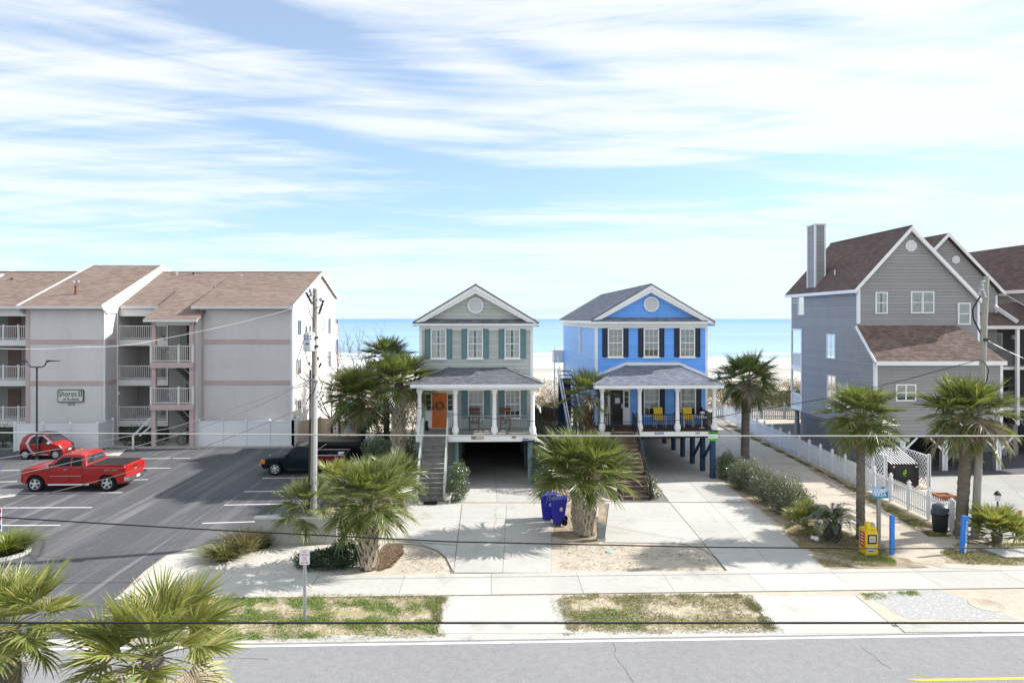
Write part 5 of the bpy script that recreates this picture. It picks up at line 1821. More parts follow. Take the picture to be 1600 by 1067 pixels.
# ------------------------------------------------------------------ fences, walls
def picket_fence(label, a, b, h, bay, per, mat, hp, group=None, pw=.075):
    a, b = Vector(a), Vector(b)
    t = thing('picket_fence', label, 'fence', a, group)
    L = (b - a).length
    d = (b - a).normalized()
    nb = max(1, int(round(L / bay)))
    ang = math.atan2(d.y, d.x)
    pm = MB()
    pm.prism([(-pw / 2, .03, .06), (pw / 2, .03, .06), (pw / 2, .03, h - .05), (0, .03, h), (-pw / 2, .03, h - .05)], (0, .02, 0))
    pme = pm.mesh('picket', mat)
    q = MB().box(-.06, .06, -.06, .06, 0, hp)
    q.hexa([(-.08, -.08, hp), (.08, -.08, hp), (.08, .08, hp), (-.08, .08, hp), (-.08, -.08, hp + .035), (.08, -.08, hp + .035), (.08, .08, hp + .035), (-.08, .08, hp + .035)])
    q.lathe((0, 0, 0), [(.03, hp + .036), (.055, hp + .08), (.03, hp + .12)], 8)
    qme = q.mesh('fence_post', mat)
    rme = MB().box(0, L / nb, -.02, .02, h * .22, h * .22 + .08).box(0, L / nb, -.02, .02, h * .80, h * .80 + .08).mesh('fence_rail', mat)
    for i in range(nb + 1):
        p = d * (L * i / nb)
        link('fence_post', qme, t, loc=p, rot=(0, 0, ang))
        if i == nb:
            break
        link('fence_rail', rme, t, loc=p, rot=(0, 0, ang))
        for k in range(per):
            pp = d * (L * (i + (k + .75) / (per + .5)) / nb)
            link('picket', pme, t, loc=pp, rot=(0, 0, ang))
    return t


f0, f1 = P(1487, 829), P(1126, 653)
picket_fence('long white picket fence running beside the sandy beach path', f0, f1, 1.15, 1.5, 9, WHITE, 1.25)
picket_fence('short white picket return between the trash can and the palms', f0 + Vector((.05, 0, 0)), f0 + Vector((.9, -.25, 0)), 1.1, .9, 4, WHITE, 1.2)
GWHITE = M('aged_white_paint', (.48, .49, .51), .6, .25, noise=(2, .1))
picket_fence('grey white picket fence across the end of the beach path', P(1118, 655), P(1262, 656), 1.2, 2.1, 12, GWHITE, 1.3, pw=.09)


def panel_fence(name, label, pts, h, mat, bay=1.9, cap=True):
    pts = [Vector(p) for p in pts]
    t = thing(name, label, 'fence', pts[0])
    for a, b in zip(pts, pts[1:]):
        L = (b - a).length
        d = (b - a).normalized()
        ang = math.atan2(d.y, d.x)
        n = max(1, int(round(L / bay)))
        w = L / n
        pm = MB().box(.06, w - .06, -.02, .02, .08, h - .12)
        pm.box(.05, w - .05, -.035, .035, h - .12, h - .02).box(.05, w - .05, -.03, .03, .05, .16)
        k = int(w / .22)
        for i in range(k):
            x0 = .08 + (w - .16) * i / k
            pm.box(x0 + .004, x0 + (w - .16) / k - .004, -.024, .024, .17, h - .13)
        pme = pm.mesh('fence_panel', mat)
        q = MB().box(-.07, .07, -.07, .07, 0, h)
        q.hexa([(-.085, -.085, h), (.085, -.085, h), (.085, .085, h), (-.085, .085, h), (-.02, -.02, h + .09), (.02, -.02, h + .09), (.02, .02, h + .09), (-.02, .02, h + .09)])
        qme = q.mesh('fence_post', mat)
        base = a - pts[0]
        for i in range(n + 1):
            link('fence_post', qme, t, loc=base + d * (w * i), rot=(0, 0, ang))
            if i < n:
                link('fence_panel', pme, t, loc=base + d * (w * i), rot=(0, 0, ang))
    return t


def g(px, Y):
    return Vector((ax(px, Y), Y, 0))


panel_fence('vinyl_fence', 'white vinyl panel fence in front of the right block of the apartments', [g(311, 47.45), g(457.5, 47.45), Vector((ax(457.5, 47.45), 50, 0))], 1.82, VINYL, 1.65)
panel_fence('vinyl_fence', 'white vinyl panel fence behind the tiny red and silver car', [g(23.5, 46.3), g(152.5, 46.3), g(176, 48.2)], 1.86, VINYL, 1.9)
BEIGE = M('beige_fence_paint', (.56, .46, .35), .6, .3, noise=(1, .06))
panel_fence('pool_fence', 'beige panel fence of the pool yard beside the apartment end wall', [g(470, 48.6), g(500, 50.2), g(530, 49.2)], 1.62, BEIGE, 2.0)
gt = thing('pool_gate', 'beige pool gate with notices behind the palm trunk', 'gate', g(531, 49.2))
m = MB().box(ax(531, 49.2), ax(563, 49.2), 49.17, 49.23, .08, 1.5)
gp_ = m.build('gate_panel', BEIGE, gt)
for px in (530.5, 564):
    box('gate_post', DARKMET if px < 540 else BEIGE, gt, ax(px, 49.2) - .07, ax(px, 49.2) + .07, 49.1, 49.24, 0, 1.75)
for (x0, x1, y0, y1, mm) in ((540, 549, 664, 674, M('notice_blue', (.40, .47, .66), .5, .3)), (540, 546, 677, 681, M('notice_red', (.50, .08, .06), .5, .3)), (540, 546, 681.1, 685, BLUEB)):
    box('notice', mm, gt, ax(x0, 49.1), ax(x1, 49.1), 49.14, 49.165, zy(y1, 49.1), zy(y0, 49.1))
box('gate_latch', BLACKP, gt, ax(555, 49.1), ax(559, 49.1), 49.1, 49.165, zy(683, 49.1), zy(680.5, 49.1))
sgn = thing('pool_sign', 'white pool rules sign with a blue emblem on the beige fence', 'sign', g(523, 49.4))
s0 = MB().box(ax(520.5, 49.3), ax(527, 49.3), 49.26, 49.29, zy(676, 49.3), zy(664, 49.3)).build('board', WHITE, sgn)
fs_ = Fr((0, 49.26, 0))
MB().lathe((ax(524, 49.3), 49.256, zy(668, 49.3)), [(.09, -.004), (.09, .0)], 12, 'y').build('emblem', BLUEB, s0)
MB().fbox(fs_, ax(521.3, 49.3), ax(526.2, 49.3), zy(674.2, 49.3), zy(673, 49.3), .001, .006).build('emblem', BLUEB, s0)
mbx = thing('letter_box', 'small black box fixed on the beige fence', 'box', g(518.5, 49.4))
box('box_body', BLACKP, mbx, ax(517, 49.3), ax(520, 49.3), 49.2, 49.4, zy(675, 49.3), zy(666, 49.3))
box('box_lid', DARKMET, mbx, ax(516.8, 49.3), ax(520.2, 49.3), 49.17, 49.41, zy(666, 49.3), zy(665, 49.3))

# low block wall of the parking lot
lw = thing('low_wall', 'low rendered wall at the corner of the parking lot beside the palms', 'wall', (ax(398, 26.9), 26.9, 0))
WALLC = M('render_wall', (.42, .415, .40), .9, .15, noise=(1, .08), noise2=(8, .05))
for i in range(3):
    xa_, xb_ = ax(398, 26.9) + i * 1.05, ax(398, 26.9) + (i + 1) * 1.05 - .012
    box('wall_block', WALLC, lw, xa_, xb_, 26.9, 27.1, 0, 1.0)
box('coping', M('wall_coping', (.60, .59, .57), .8, .2), lw, ax(398, 26.9) - .03, ax(398, 26.9) + 3.17, 26.86, 27.14, 1.001, 1.07)


def board_fence(label, a, b, h, mat, w=.14):
    a, b = Vector(a), Vector(b)
    t = thing('board_fence', label, 'fence', a)
    d = (b - a).normalized()
    L = (b - a).length
    ang = math.atan2(d.y, d.x)
    n = int(L / (w + .012))
    me = MB().box(0, w, -.012, .012, .02, h).mesh('fence_board', mat)
    for i in range(n):
        link('fence_board', me, t, loc=d * (i * (w + .012)), rot=(0, 0, ang), scale=(1, 1, 1 + rnd.uniform(-.02, .02)))
    rl = MB()
    for z in (.3, h - .3):
        rl.box(0, L, .013, .06, z, z + .09)
    rl.build('fence_rail', mat, t).rotation_euler = (0, 0, ang)
    return t


WF = M('fence_wood', (.13, .095, .07), .9, .1, noise=(4, .25), objr=.25)
board_fence('weathered brown board fence between the two beach houses', g(826, 51), g(886, 51), 2.2, WF)
board_fence('brown board fence seen under the blue house beyond its piles', g(985, 49.6), g(1072, 49.6), 1.7, M('fence_wood_warm', (.28, .19, .12), .9, .1, noise=(4, .25), objr=.25))

# ------------------------------------------------------------------ dumpster enclosure
en = thing('lattice_enclosure', 'white lattice screen round the dumpster', 'screen', (20.4, 37.0, 0))
lx, rx, y0e, y1e = 20.45, 22.75, 34.7, 37.0
lattice(en, Fr((lx, y1e, 0), (0, -1, 0), (-1, 0, 0)), .08, y1e - y0e, .1, 1.65, WHITE, .25, .045)
lattice(en, Fr((rx, y0e, 0), (0, 1, 0), (-1, 0, 0)), .0, y1e - y0e - .08, .1, 1.65, WHITE, .25, .045)
lattice(en, Fr((lx, y1e, 0)), .1, rx - lx - .1, .1, 1.65, WHITE, .25, .045)
for x_, y_ in ((lx, y0e), (lx, (y0e + y1e) / 2), (lx, y1e), (rx, y0e), (rx, y1e), ((lx + rx) / 2, y1e)):
    box('screen_post', WHITE, en, x_ - .06, x_ + .06, y_ - .06, y_ + .06, 0, 1.78)
DUMPC = M('dumpster_paint', (.028, .027, .026), .6, .3, noise=(3, .2), noise2=(15, .2))
du = thing('dumpster', 'dark brown dumpster with white ribbed lid and green mark inside the lattice screen', 'dumpster', (21.55, 35.0, 0))
X0, X1, YA_, YB_ = 20.85, 22.3, 34.85, 36.5
m = MB().prism([(X0, YA_, .12), (X0, YA_, 1.25), (X0, YB_, 1.75), (X0, YB_, .12)], (X1 - X0, 0, 0))
db_o = m.build('body', DUMPC, du)
for z in (.45, 1.2):
    box('rib_band', DUMPC, du, X0 - .02, X1 + .02, YA_ - .03, YA_ - .001, z, z + .07)
for x_ in (X0 + .02, X0 + .2, X1 - .25, X1 - .08):
    box('rib_band', DUMPC, du, x_, x_ + .05, YA_ - .028, YA_ - .0015, .12, 1.2)
lid = MB()
k = (1.75 - 1.25) / (YB_ - YA_)
n_ = 10
for i in range(n_):
    x_ = X0 - .03 + (X1 - X0 + .06) * i / n_
    w_ = (X1 - X0 + .06) / n_
    lid.prism([(x_, YA_ - .06, 1.245), (x_ + w_ * .30, YA_ - .06, 1.245), (x_ + w_ * .30, YA_ - .06, 1.285), (x_, YA_ - .06, 1.285)], (0, YB_ - YA_ + .1, .52))
lid.build('lid_rib', WHITE, du)
MB().prism([(X0 - .03, YA_ - .04, 1.252), (X1 + .03, YA_ - .04, 1.252), (X1 + .03, YA_ - .04, 1.262), (X0 - .03, YA_ - .04, 1.262)], (0, YB_ - YA_ + .08, .512)).build('lid', DUMPC, du)
for x_ in (X0 - .1, X1):
    box('fork_pocket', DUMPC, du, x_, x_ + .1, YA_ + .25, YB_ - .2, .75, .95)
for x_, y_ in ((X0 + .1, YA_ + .15), (X1 - .1, YA_ + .15), (X0 + .1, YB_ - .15), (X1 - .1, YB_ - .15)):
    MB().lathe((x_, y_ - .03, .06), [(.06, 0), (.06, .06)], 12, 'y').build('caster', RUBBER, du)
fd = Fr((0, YA_, 0))
LIME = M('lime_paint', (.30, .62, .05), .5, .3)
xc_ = (X0 + X1) / 2 - .02
m = MB()
for pts in ([(-.10, .0), (.0, -.02), (.02, .05), (-.06, .08)], [(.0, .03), (.10, .05), (.10, .12), (.02, .10)], [(-.03, .12), (.05, .13), (.09, .24), (.02, .22)], [(-.10, .10), (-.04, .12), (-.06, .17)]):
    m.prism([fd.p(xc_ + a, .72 + b, .002) for a, b in pts], (0, -.004, 0))
m.build('emblem', LIME, du)
text('lettering', 'WMI', LIME, du, fd, xc_, .62, .003, .1, .14, .05, extr=.002)
for x_ in (X0 + .12, X1 - .14):
    box('sticker', WHITE, du, x_ - .05, x_ + .05, YA_ - .034, YA_ - .031, 1.08, 1.14)


# ------------------------------------------------------------------ vehicles
def interp(pts, x):
    if x <= pts[0][0]:
        return pts[0][1]
    for (a, za), (b, zb) in zip(pts, pts[1:]):
        if x <= b:
            return za + (zb - za) * (x - a) / (b - a)
    return pts[-1][1]


class Car:
    """vehicle body from a roof-line profile; local x is forward, y to its left, ground at z = 0"""
    def __init__(s, name, label, cat, top, hw, belt, tumble, axles, wr, sill, paint, group=None, nose=.10, tail=.05, arch=.09):
        s.t = thing(name, label, cat, (0, 0, 0), group)
        s.top, s.hw, s.belt, s.tumble, s.axles, s.wr, s.sill, s.paint = top, hw, belt, tumble, axles, wr, sill, paint
        s.x0, s.x1 = top[0][0], top[-1][0]
        s.nose, s.tail, s.ra = nose, tail, wr + arch
        s.body()

    def w(s, x, z):
        w = s.hw
        d = max(0, x - (s.x1 - .7)) / .7
        w *= 1 - s.nose * d * d
        d = max(0, (s.x0 + .5) - x) / .5
        w *= 1 - s.tail * d * d
        if z > s.belt:
            w -= (z - s.belt) * s.tumble
        elif z > s.belt - .25:
            w -= 0
        else:
            w -= .04 * min(1, (s.belt - .25 - z) / .4)
        return w

    def low(s, x):
        z = s.sill
        for a in s.axles:
            d = abs(x - a)
            if d < s.ra:
                z = max(z, s.wr + math.sqrt(s.ra ** 2 - d * d) - .01)
        if x > s.x1 - .25:
            z = max(z, s.sill + (x - s.x1 + .25) * .35)
        return z

    def body(s):
        xs = set()
        n = int((s.x1 - s.x0) / .09)
        xs.update(s.x0 + (s.x1 - s.x0) * i / n for i in range(n + 1))
        xs.update(p[0] for p in s.top)
        for a in s.axles:
            xs.update(a + s.ra * q for q in (-1.001, -.98, -.9, -.75, -.5, -.25, 0, .25, .5, .75, .9, .98, 1.001))
        xs = sorted(x for x in xs if s.x0 <= x <= s.x1)
        rings = []
        for x in xs:
            zt, zb = interp(s.top, x), s.low(x)
            zt = max(zt, zb + .12)
            rc = min(.07, (zt - zb) * .3)
            half = [(0, zb), (s.w(x, zb) * .6, zb), (s.w(x, zb) - .02, zb)]
            for f in (.02, .15, .32, .5, .68, .85, 1.0):
                z = zb + f * (zt - rc - zb)
                half.append((s.w(x, z), z))
            wt = s.w(x, zt - rc)
            for a in (35, 65, 90):
                half.append((wt - rc * (1 - math.cos(R(a))), zt - rc + rc * math.sin(R(a))))
            wi = wt - rc
            for f in (.66, .33, 0):
                half.append((wi * f, zt + .025 * (1 - f * f)))
            ring = half + [(-y, z) for y, z in reversed(half[1:-1])]
            rings.append([(x, y, z) for y, z in ring])
        m = MB()
        k = len(rings[0])
        m.add([p for r in rings for p in r], [(i * k + j, (i + 1) * k + j, (i + 1) * k + (j + 1) % k, i * k + (j + 1) % k) for i in range(len(rings) - 1) for j in range(k)]
              + [tuple(range(k)), tuple(range((len(rings) - 1) * k, len(rings) * k))[::-1]])
        s.b = m.build('body', s.paint, s.t, smooth=32)

    def side(s, poly, mat, name, parent=None, eps=.004, th=.008, both=True):
        out = []
        for sg in ((1, -1) if both else (-1,)):
            m = MB()
            a = [(x, sg * (s.w(x, z) + eps - th), z) for x, z in poly]
            b = [(x, sg * (s.w(x, z) + eps), z) for x, z in poly]
            n = len(poly)
            m.add(a + b, [tuple(range(n)), tuple(range(2 * n - 1, n - 1, -1))] + [(i, (i + 1) % n, n + (i + 1) % n, n + i) for i in range(n)])
            out.append(m.build(name, mat, parent or s.t))
        return out

    def door(s, x0, x1, z0, z1, handle_x, handlemat=CHROME):
        for sg in (1, -1):
            m = MB()
            nx, nz = 4, 6
            vs = []
            for i in range(nx + 1):
                for j in range(nz + 1):
                    x, z = x0 + (x1 - x0) * i / nx, z0 + (z1 - z0) * j / nz
                    vs.append((x, sg * (s.w(x, z) + .007), z))
            m.add(vs, [(i * (nz + 1) + j, (i + 1) * (nz + 1) + j, (i + 1) * (nz + 1) + j + 1, i * (nz + 1) + j + 1) for i in range(nx) for j in range(nz)])
            d = m.build('door', s.paint, s.t, smooth=True)
            for a, b in (((x0, z0), (x0, z1)), ((x1, z0), (x1, z1)), ((x0, z0), (x1, z0))):
                m = MB()
                pa = Vector((a[0], sg * (s.w(*a) + .006), a[1]))
                pb = Vector((b[0], sg * (s.w(*b) + .006), b[1]))
                m.beam(pa, pb, .012, .012)
                m.build('door_seam', BLACKP, d)
            y = sg * (s.w(handle_x, z1 - .12) + .02)
            MB().box(handle_x - .10, handle_x + .10, y - .015, y + .015, z1 - .14, z1 - .10).build('handle', handlemat, d)

    def slope(s, xa, xb, inset_a, inset_b, mat, name, eps=.006):
        """glass on a sloping part of the roof-line between xa and xb"""
        za, zb_ = interp(s.top, xa), interp(s.top, xb)
        nrm = Vector((-(zb_ - za), 0, xb - xa)).normalized()
        if nrm.z < 0:
            nrm = -nrm
        wa, wb = s.w(xa, za) - inset_a, s.w(xb, zb_) - inset_b
        q = [Vector((xa, -wa, za + .006)), Vector((xa, wa, za + .006)), Vector((xb, wb, zb_ + .006)), Vector((xb, -wb, zb_ + .006))]
        c = [(q[0] + q[1]) / 2 + nrm * .02, (q[2] + q[3]) / 2 + nrm * .02]
        m = MB()
        q = [p + nrm * (eps + .004) for p in q]
        c = [p + nrm * eps for p in c]
        m.add([q[0], c[0], q[1], q[2], c[1], q[3]], [(0, 1, 4, 5), (1, 2, 3, 4)])
        return m.build(name, mat, s.t)

    def wheels(s, spokes, rimmat, width=.22):
        r = s.wr
        ty = MB()
        ty.lathe((0, 0, 0), [(r * .66, -width / 2 + .01), (r * .92, -width / 2), (r, -width / 2 + .035), (r, width / 2 - .035), (r * .92, width / 2), (r * .66, width / 2 - .01)], 28, 'y')
        tme = ty.mesh('wheel', RUBBER, smooth=30)
        rm = MB()
        ri = r * .66
        for k in range(28):
            a0, a1 = 2 * math.pi * k / 28, 2 * math.pi * (k + 1) / 28
            rm.hexa([(ri * .9 * math.cos(a0), width / 2 - .06, ri * .9 * math.sin(a0)), (ri * math.cos(a0), width / 2 - .06, ri * math.sin(a0)),
                     (ri * math.cos(a1), width / 2 - .06, ri * math.sin(a1)), (ri * .9 * math.cos(a1), width / 2 - .06, ri * .9 * math.sin(a1)),
                     (ri * .9 * math.cos(a0), width / 2 + .004, ri * .9 * math.sin(a0)), (ri * math.cos(a0), width / 2 + .004, ri * math.sin(a0)),
                     (ri * math.cos(a1), width / 2 + .004, ri * math.sin(a1)), (ri * .9 * math.cos(a1), width / 2 + .004, ri * .9 * math.sin(a1))])
        for k in range(spokes):
            a = 2 * math.pi * k / spokes + .3
            d = Vector((math.cos(a), 0, math.sin(a)))
            tdir = Vector((-math.sin(a), 0, math.cos(a)))
            w0, w1 = ri * .20, ri * .26
            y0, y1 = width / 2 - .04, width / 2 - .005
            rm.hexa([d * ri * .12 - tdir * w0 + Vector((0, y0, 0)), d * ri * .92 - tdir * w1 + Vector((0, y0, 0)), d * ri * .92 + tdir * w1 + Vector((0, y0, 0)), d * ri * .12 + tdir * w0 + Vector((0, y0, 0)),
                     d * ri * .12 - tdir * w0 + Vector((0, y1 + .012, 0)), d * ri * .92 - tdir * w1 * .7 + Vector((0, y1, 0)), d * ri * .92 + tdir * w1 * .7 + Vector((0, y1, 0)), d * ri * .12 + tdir * w0 + Vector((0, y1 + .012, 0))])
        rm.lathe((0, 0, 0), [(ri * .26, width / 2 - .03), (ri * .26, width / 2 + .01), (ri * .15, width / 2 + .02)], 14, 'y')
        rme = rm.mesh('rim', rimmat)
        bk = MB().lathe((0, 0, 0), [(ri * .9, width / 2 - .10), (ri * .9, width / 2 - .075)], 20, 'y').mesh('brake_disc', DARKMET)
        for a in s.axles:
            for sg in (1, -1):
                y = sg * (s.hw - width / 2 - .015)
                o = link('wheel', tme, s.t, loc=(a, y, r), rot=(0, 0, 0 if sg > 0 else math.pi))
                link('rim', rme, o)
                link('brake_disc', bk, o)

    def place(s, x, y, rz):
        s.t.location = (x, y, .02)
        s.t.rotation_euler = (0, 0, rz)


def paint(name, col, flake=.05, coat=.6):
    return M(name, col, .4, .15 if coat < .3 else .4, 0.0, noise=(1.5, flake), coat=coat)


REDP = paint('red_car_paint', (.36, .008, .007), .12)
TRIM = M('black_trim_plastic', (.02, .02, .022), .6, .3)
SILVERP = M('silver_car_paint', (.52, .53, .55), .35, .5, .35, coat=.5)
AMBER = M('amber_lens', (.75, .22, .02), .25, .5)
REDL = M('red_lens', (.45, .01, .01), .2, .5)
HEADL = M('clear_lens', (.68, .70, .72), .12, .6)
ALLOY = M('alloy_rim', (.62, .63, .65), .3, .5, .7)
PLATE = M('plate_white', (.65, .66, .68), .5, .3)

# --- red extended-cab pickup
c = Car('pickup_truck', 'bright red extended-cab pickup with black bed cover parked nose left', 'pickup truck',
        [(-2.68, 1.22), (-2.62, 1.29), (-.78, 1.31), (-.76, 1.34), (-.62, 1.80), (-.40, 1.875), (.20, 1.885), (.55, 1.84), (1.22, 1.30), (1.34, 1.265), (2.05, 1.225), (2.40, 1.17), (2.55, 1.05), (2.60, .70)],
        .985, 1.22, .27, (1.80, -1.78), .40, .40, REDP)
c.side([(.98, 1.30), (.50, 1.72), (.06, 1.74), (.06, 1.30)], GLASSC, 'side_window')
c.side([(-.02, 1.30), (-.02, 1.74), (-.46, 1.72), (-.52, 1.30)], GLASSC, 'side_window')
c.slope(.60, 1.19, .10, .10, GLASSC, 'windscreen')
c.slope(-.745, -.635, .14, .16, GLASSC, 'rear_window')
c.door(.08, 1.12, .52, 1.26, .26)
c.door(-.58, .04, .52, 1.26, -.42, REDP)
MB().box(-2.60, -.82, -.86, .86, 1.325, 1.355).build('bed_cover', M('black_vinyl_cover', (.022, .022, .024), .75, .25, noise=(2, .15)), c.t)
for x_ in (-2.0, -1.4):
    MB().box(x_ - .012, x_ + .012, -.86, .86, 1.3555, 1.364).build('cover_rib', TRIM, c.t)
for sg in (1, -1):
    MB().box(-2.62, -.80, sg * .915 - .045, sg * .915 + .045, 1.315, 1.345).build('bed_rail', REDP, c.t)
    MB().tube([(-.9, sg * .94, .36), (1.15, sg * .94, .36)], .055, 8).build('side_step', CHROME, c.t)
    MB().hexa([(-.55, sg * .99, .80), (1.1, sg * .99, .80), (1.1, sg * .965, .80), (-.55, sg * .965, .80), (-.55, sg * .985, .835), (1.1, sg * .985, .835), (1.1, sg * .965, .835), (-.55, sg * .965, .835)])
    m = MB().box(-.5, 1.05, sg * .985 - .012, sg * .985 + .012, .80, .83)
    m.build('chrome_strip', CHROME, c.t)
    m = MB().box(.98, 1.10, sg * 1.0 - .0, sg * 1.20, 1.26, 1.44) if sg > 0 else MB().box(.98, 1.10, -1.20, -1.0, 1.26, 1.44)
    m.build('mirror', CHROME, c.t)
    y0_, y1_ = (.60, .90) if sg > 0 else (-.90, -.60)
    MB().hexa([(2.44, y0_, .84), (2.44, y1_, .84), (2.60, y1_ * .98, .84), (2.615, y0_, .84), (2.36, y0_, 1.07), (2.36, y1_, 1.07), (2.50, y1_ * .97, 1.05), (2.535, y0_, 1.05)]).build('headlight', HEADL, c.t)
    y0_, y1_ = (.87, .955) if sg > 0 else (-.955, -.87)
    MB().box(-2.715, -2.55, y0_, y1_, .80, 1.18).build('tail_light', REDL, c.t)
    MB().box(2.52, 2.68, y0_, y1_, .50, .76).build('bumper_end', CHROME, c.t)
MB().prism([(2.50, -.93, .50), (2.70, -.80, .50), (2.76, 0, .50), (2.70, .80, .50), (2.50, .93, .50)], (0, 0, .27)).build('front_bumper', CHROME, c.t)
gr = MB().box(2.50, 2.625, -.58, .58, .80, 1.03).build('grille', TRIM, c.t)
MB().box(2.60, 2.645, -.58, .58, .90, .95).build('grille_bar', CHROME, gr)
MB().box(-2.86, -2.62, -.93, .93, .52, .72).build('rear_bumper', CHROME, c.t)
tg = MB().box(-2.715, -2.65, -.84, .84, .74, 1.27).build('tailgate', REDP, c.t)
MB().box(-2.73, -2.716, -.16, .16, 1.08, 1.18).build('tailgate_handle', TRIM, tg)
MB().prism([(-2.717, -.10, .98), (-2.717, .10, .98), (-2.717, .13, 1.01), (-2.717, .10, 1.04), (-2.717, -.10, 1.04), (-2.717, -.13, 1.01)], (-.012, 0, 0)).build('emblem', M('gold_emblem', (.55, .40, .10), .4, .5, .5), tg)
MB().box(-2.875, -2.861, -.16, .16, .56, .68).build('licence_plate', PLATE, c.t)
for sg in (1, -1):
    fr = Fr((0, sg * (c.w(-1.9, 1.1) + .004), 0), (-sg, 0, 0), (0, sg, 0))
    text('lettering', 'Z71 4X4', CHROME, c.t, fr, sg * 1.98, 1.10, .004, .12, .66, .10, .25, extr=.002)
m = MB()
for y_ in (-.4, 0, .4):
    m.box(.26, .36, y_ - .05, y_ + .05, 1.90, 1.93)
m.build('roof_marker', AMBER, c.t)
c.wheels(5, ALLOY, .26)
Yc = 35.3 + 1.0
c.place(ax(195, 35.3) + .0 - 2.7, Yc, math.pi)

# --- tiny red and silver two-seater
s_ = Car('small_car', 'tiny red two-seater car with silver frame and black roof parked by the white fence', 'car',
         [(-1.30, .80), (-1.27, .98), (-1.12, 1.36), (-.85, 1.50), (-.35, 1.55), (.12, 1.50), (.78, 1.03), (.92, .97), (1.16, .84), (1.30, .62), (1.345, .45)],
         .77, .95, .22, (.94, -.92), .30, .22, REDP, nose=.16, tail=.12, arch=.06)
s_.side([(.62, 1.0), (.12, 1.40), (-.14, 1.42), (-.14, 1.0)], GLASSC, 'side_window')
s_.side([(-.22, 1.0), (-.22, 1.42), (-.52, 1.40), (-.62, 1.0)], GLASSC, 'side_window')
s_.slope(.16, .76, .10, .08, GLASSC, 'windscreen')
s_.slope(-1.24, -1.14, .14, .14, GLASSC, 'rear_window')
s_.door(-.22, .66, .36, .97, -.06, TRIM)
arc = [(-.72, .97), (-.60, 1.30), (-.34, 1.47), (.14, 1.46), (.70, 1.0), (.80, 1.0), (.20, 1.51), (-.40, 1.53), (-.72, 1.36), (-.90, .97), (-.72, .60), (-.36, .36), (-.20, .36), (-.20, .28), (-.42, .28), (-.60, .40)]
for sg in (1, -1):
    line = [(.76, 1.0), (.16, 1.485), (-.38, 1.50), (-.66, 1.33), (-.80, 1.0), (-.62, .62), (-.36, .33), (.5, .29)]
    wid = [.08, .09, .10, .14, .16, .15, .10, .06]
    m = MB()
    vs = []
    for (x_, z_), w_ in zip(line, wid):
        i = line.index((x_, z_))
        a_, b_ = line[max(0, i - 1)], line[min(len(line) - 1, i + 1)]
        dx, dz = b_[0] - a_[0], b_[1] - a_[1]
        l_ = math.hypot(dx, dz)
        nx_, nz_ = -dz / l_, dx / l_
        for k in (-.5, .5):
            xx, zz = x_ + nx_ * w_ * k, z_ + nz_ * w_ * k
            vs.append((xx, sg * (s_.w(xx, min(zz, 1.5)) + .012), zz))
    m.add(vs, [(2 * i, 2 * i + 1, 2 * i + 3, 2 * i + 2) for i in range(len(line) - 1)])
    m.build('safety_cell', SILVERP, s_.t)
    MB().lathe((.55, sg * .86, 1.03), [(.02, -.07), (.09, -.03), (.09, .03), (.03, .07)], 10, 'y').build('mirror', SILVERP, s_.t)
    y0_, y1_ = (.40, .66) if sg > 0 else (-.66, -.40)
    MB().hexa([(1.08, y0_, .70), (1.02, y1_, .70), (1.14, y1_ * .98, .70), (1.30, y0_, .68), (1.02, y0_, .90), (.94, y1_, .91), (1.02, y1_ * .97, .90), (1.14, y0_, .875)]).build('headlight', HEADL, s_.t)
    MB().lathe((-1.27, sg * .60, .86), [(.07, -.03), (.07, .03)], 12).build('tail_light', REDL, s_.t)
MB().prism([(-1.0, -.58, 1.455), (-.9, -.58, 1.52), (-.35, -.58, 1.578), (.12, -.58, 1.53), (.12, -.58, 1.515), (-.35, -.58, 1.56), (-.9, -.58, 1.50)], (0, 1.16, 0)).build('roof_panel', TRIM, s_.t)
MB().box(1.18, 1.352, -.34, .34, .60, .68).build('grille', TRIM, s_.t)
MB().box(1.26, 1.365, -.5, .5, .34, .44).build('lower_grille', TRIM, s_.t)
MB().box(1.366, 1.372, -.15, .15, .46, .56).build('licence_plate', PLATE, s_.t)
s_.wheels(9, ALLOY, .18)
s_.place(ax(61.5, 43.5) - .0, 43.5 + .80, 0)

# --- dark compact pickup with an odd red bed
DKGREEN = paint('dark_blue_green_paint', (.006, .015, .022), coat=.1)
MAROON = paint('maroon_panel_paint', (.16, .008, .018), coat=.2)
r_ = Car('pickup_truck', 'dark blue-black compact pickup with a maroon open bed parked under the palms', 'pickup truck',
         [(-2.35, .70), (-.42, .72), (-.38, 1.02), (-.28, 1.50), (-.10, 1.60), (.20, 1.61), (.42, 1.58), (1.0, 1.06), (1.1, 1.03), (1.9, .97), (2.15, .90), (2.27, .78), (2.32, .55)],
         .86, 1.0, .24, (1.50, -1.35), .37, .36, DKGREEN)
r_.side([(.86, 1.06), (.40, 1.48), (-.14, 1.50), (-.16, 1.06)], GLASSC, 'side_window')
r_.slope(.45, .96, .10, .09, GLASSC, 'windscreen')
r_.slope(-.37, -.29, .16, .16, GLASSC, 'rear_window')
r_.door(-.2, .95, .46, 1.02, -.02, TRIM)
archp = [(-1.35 + .46 * math.cos(R(a)), .37 + .46 * math.sin(R(a))) for a in range(0, 181, 20)]
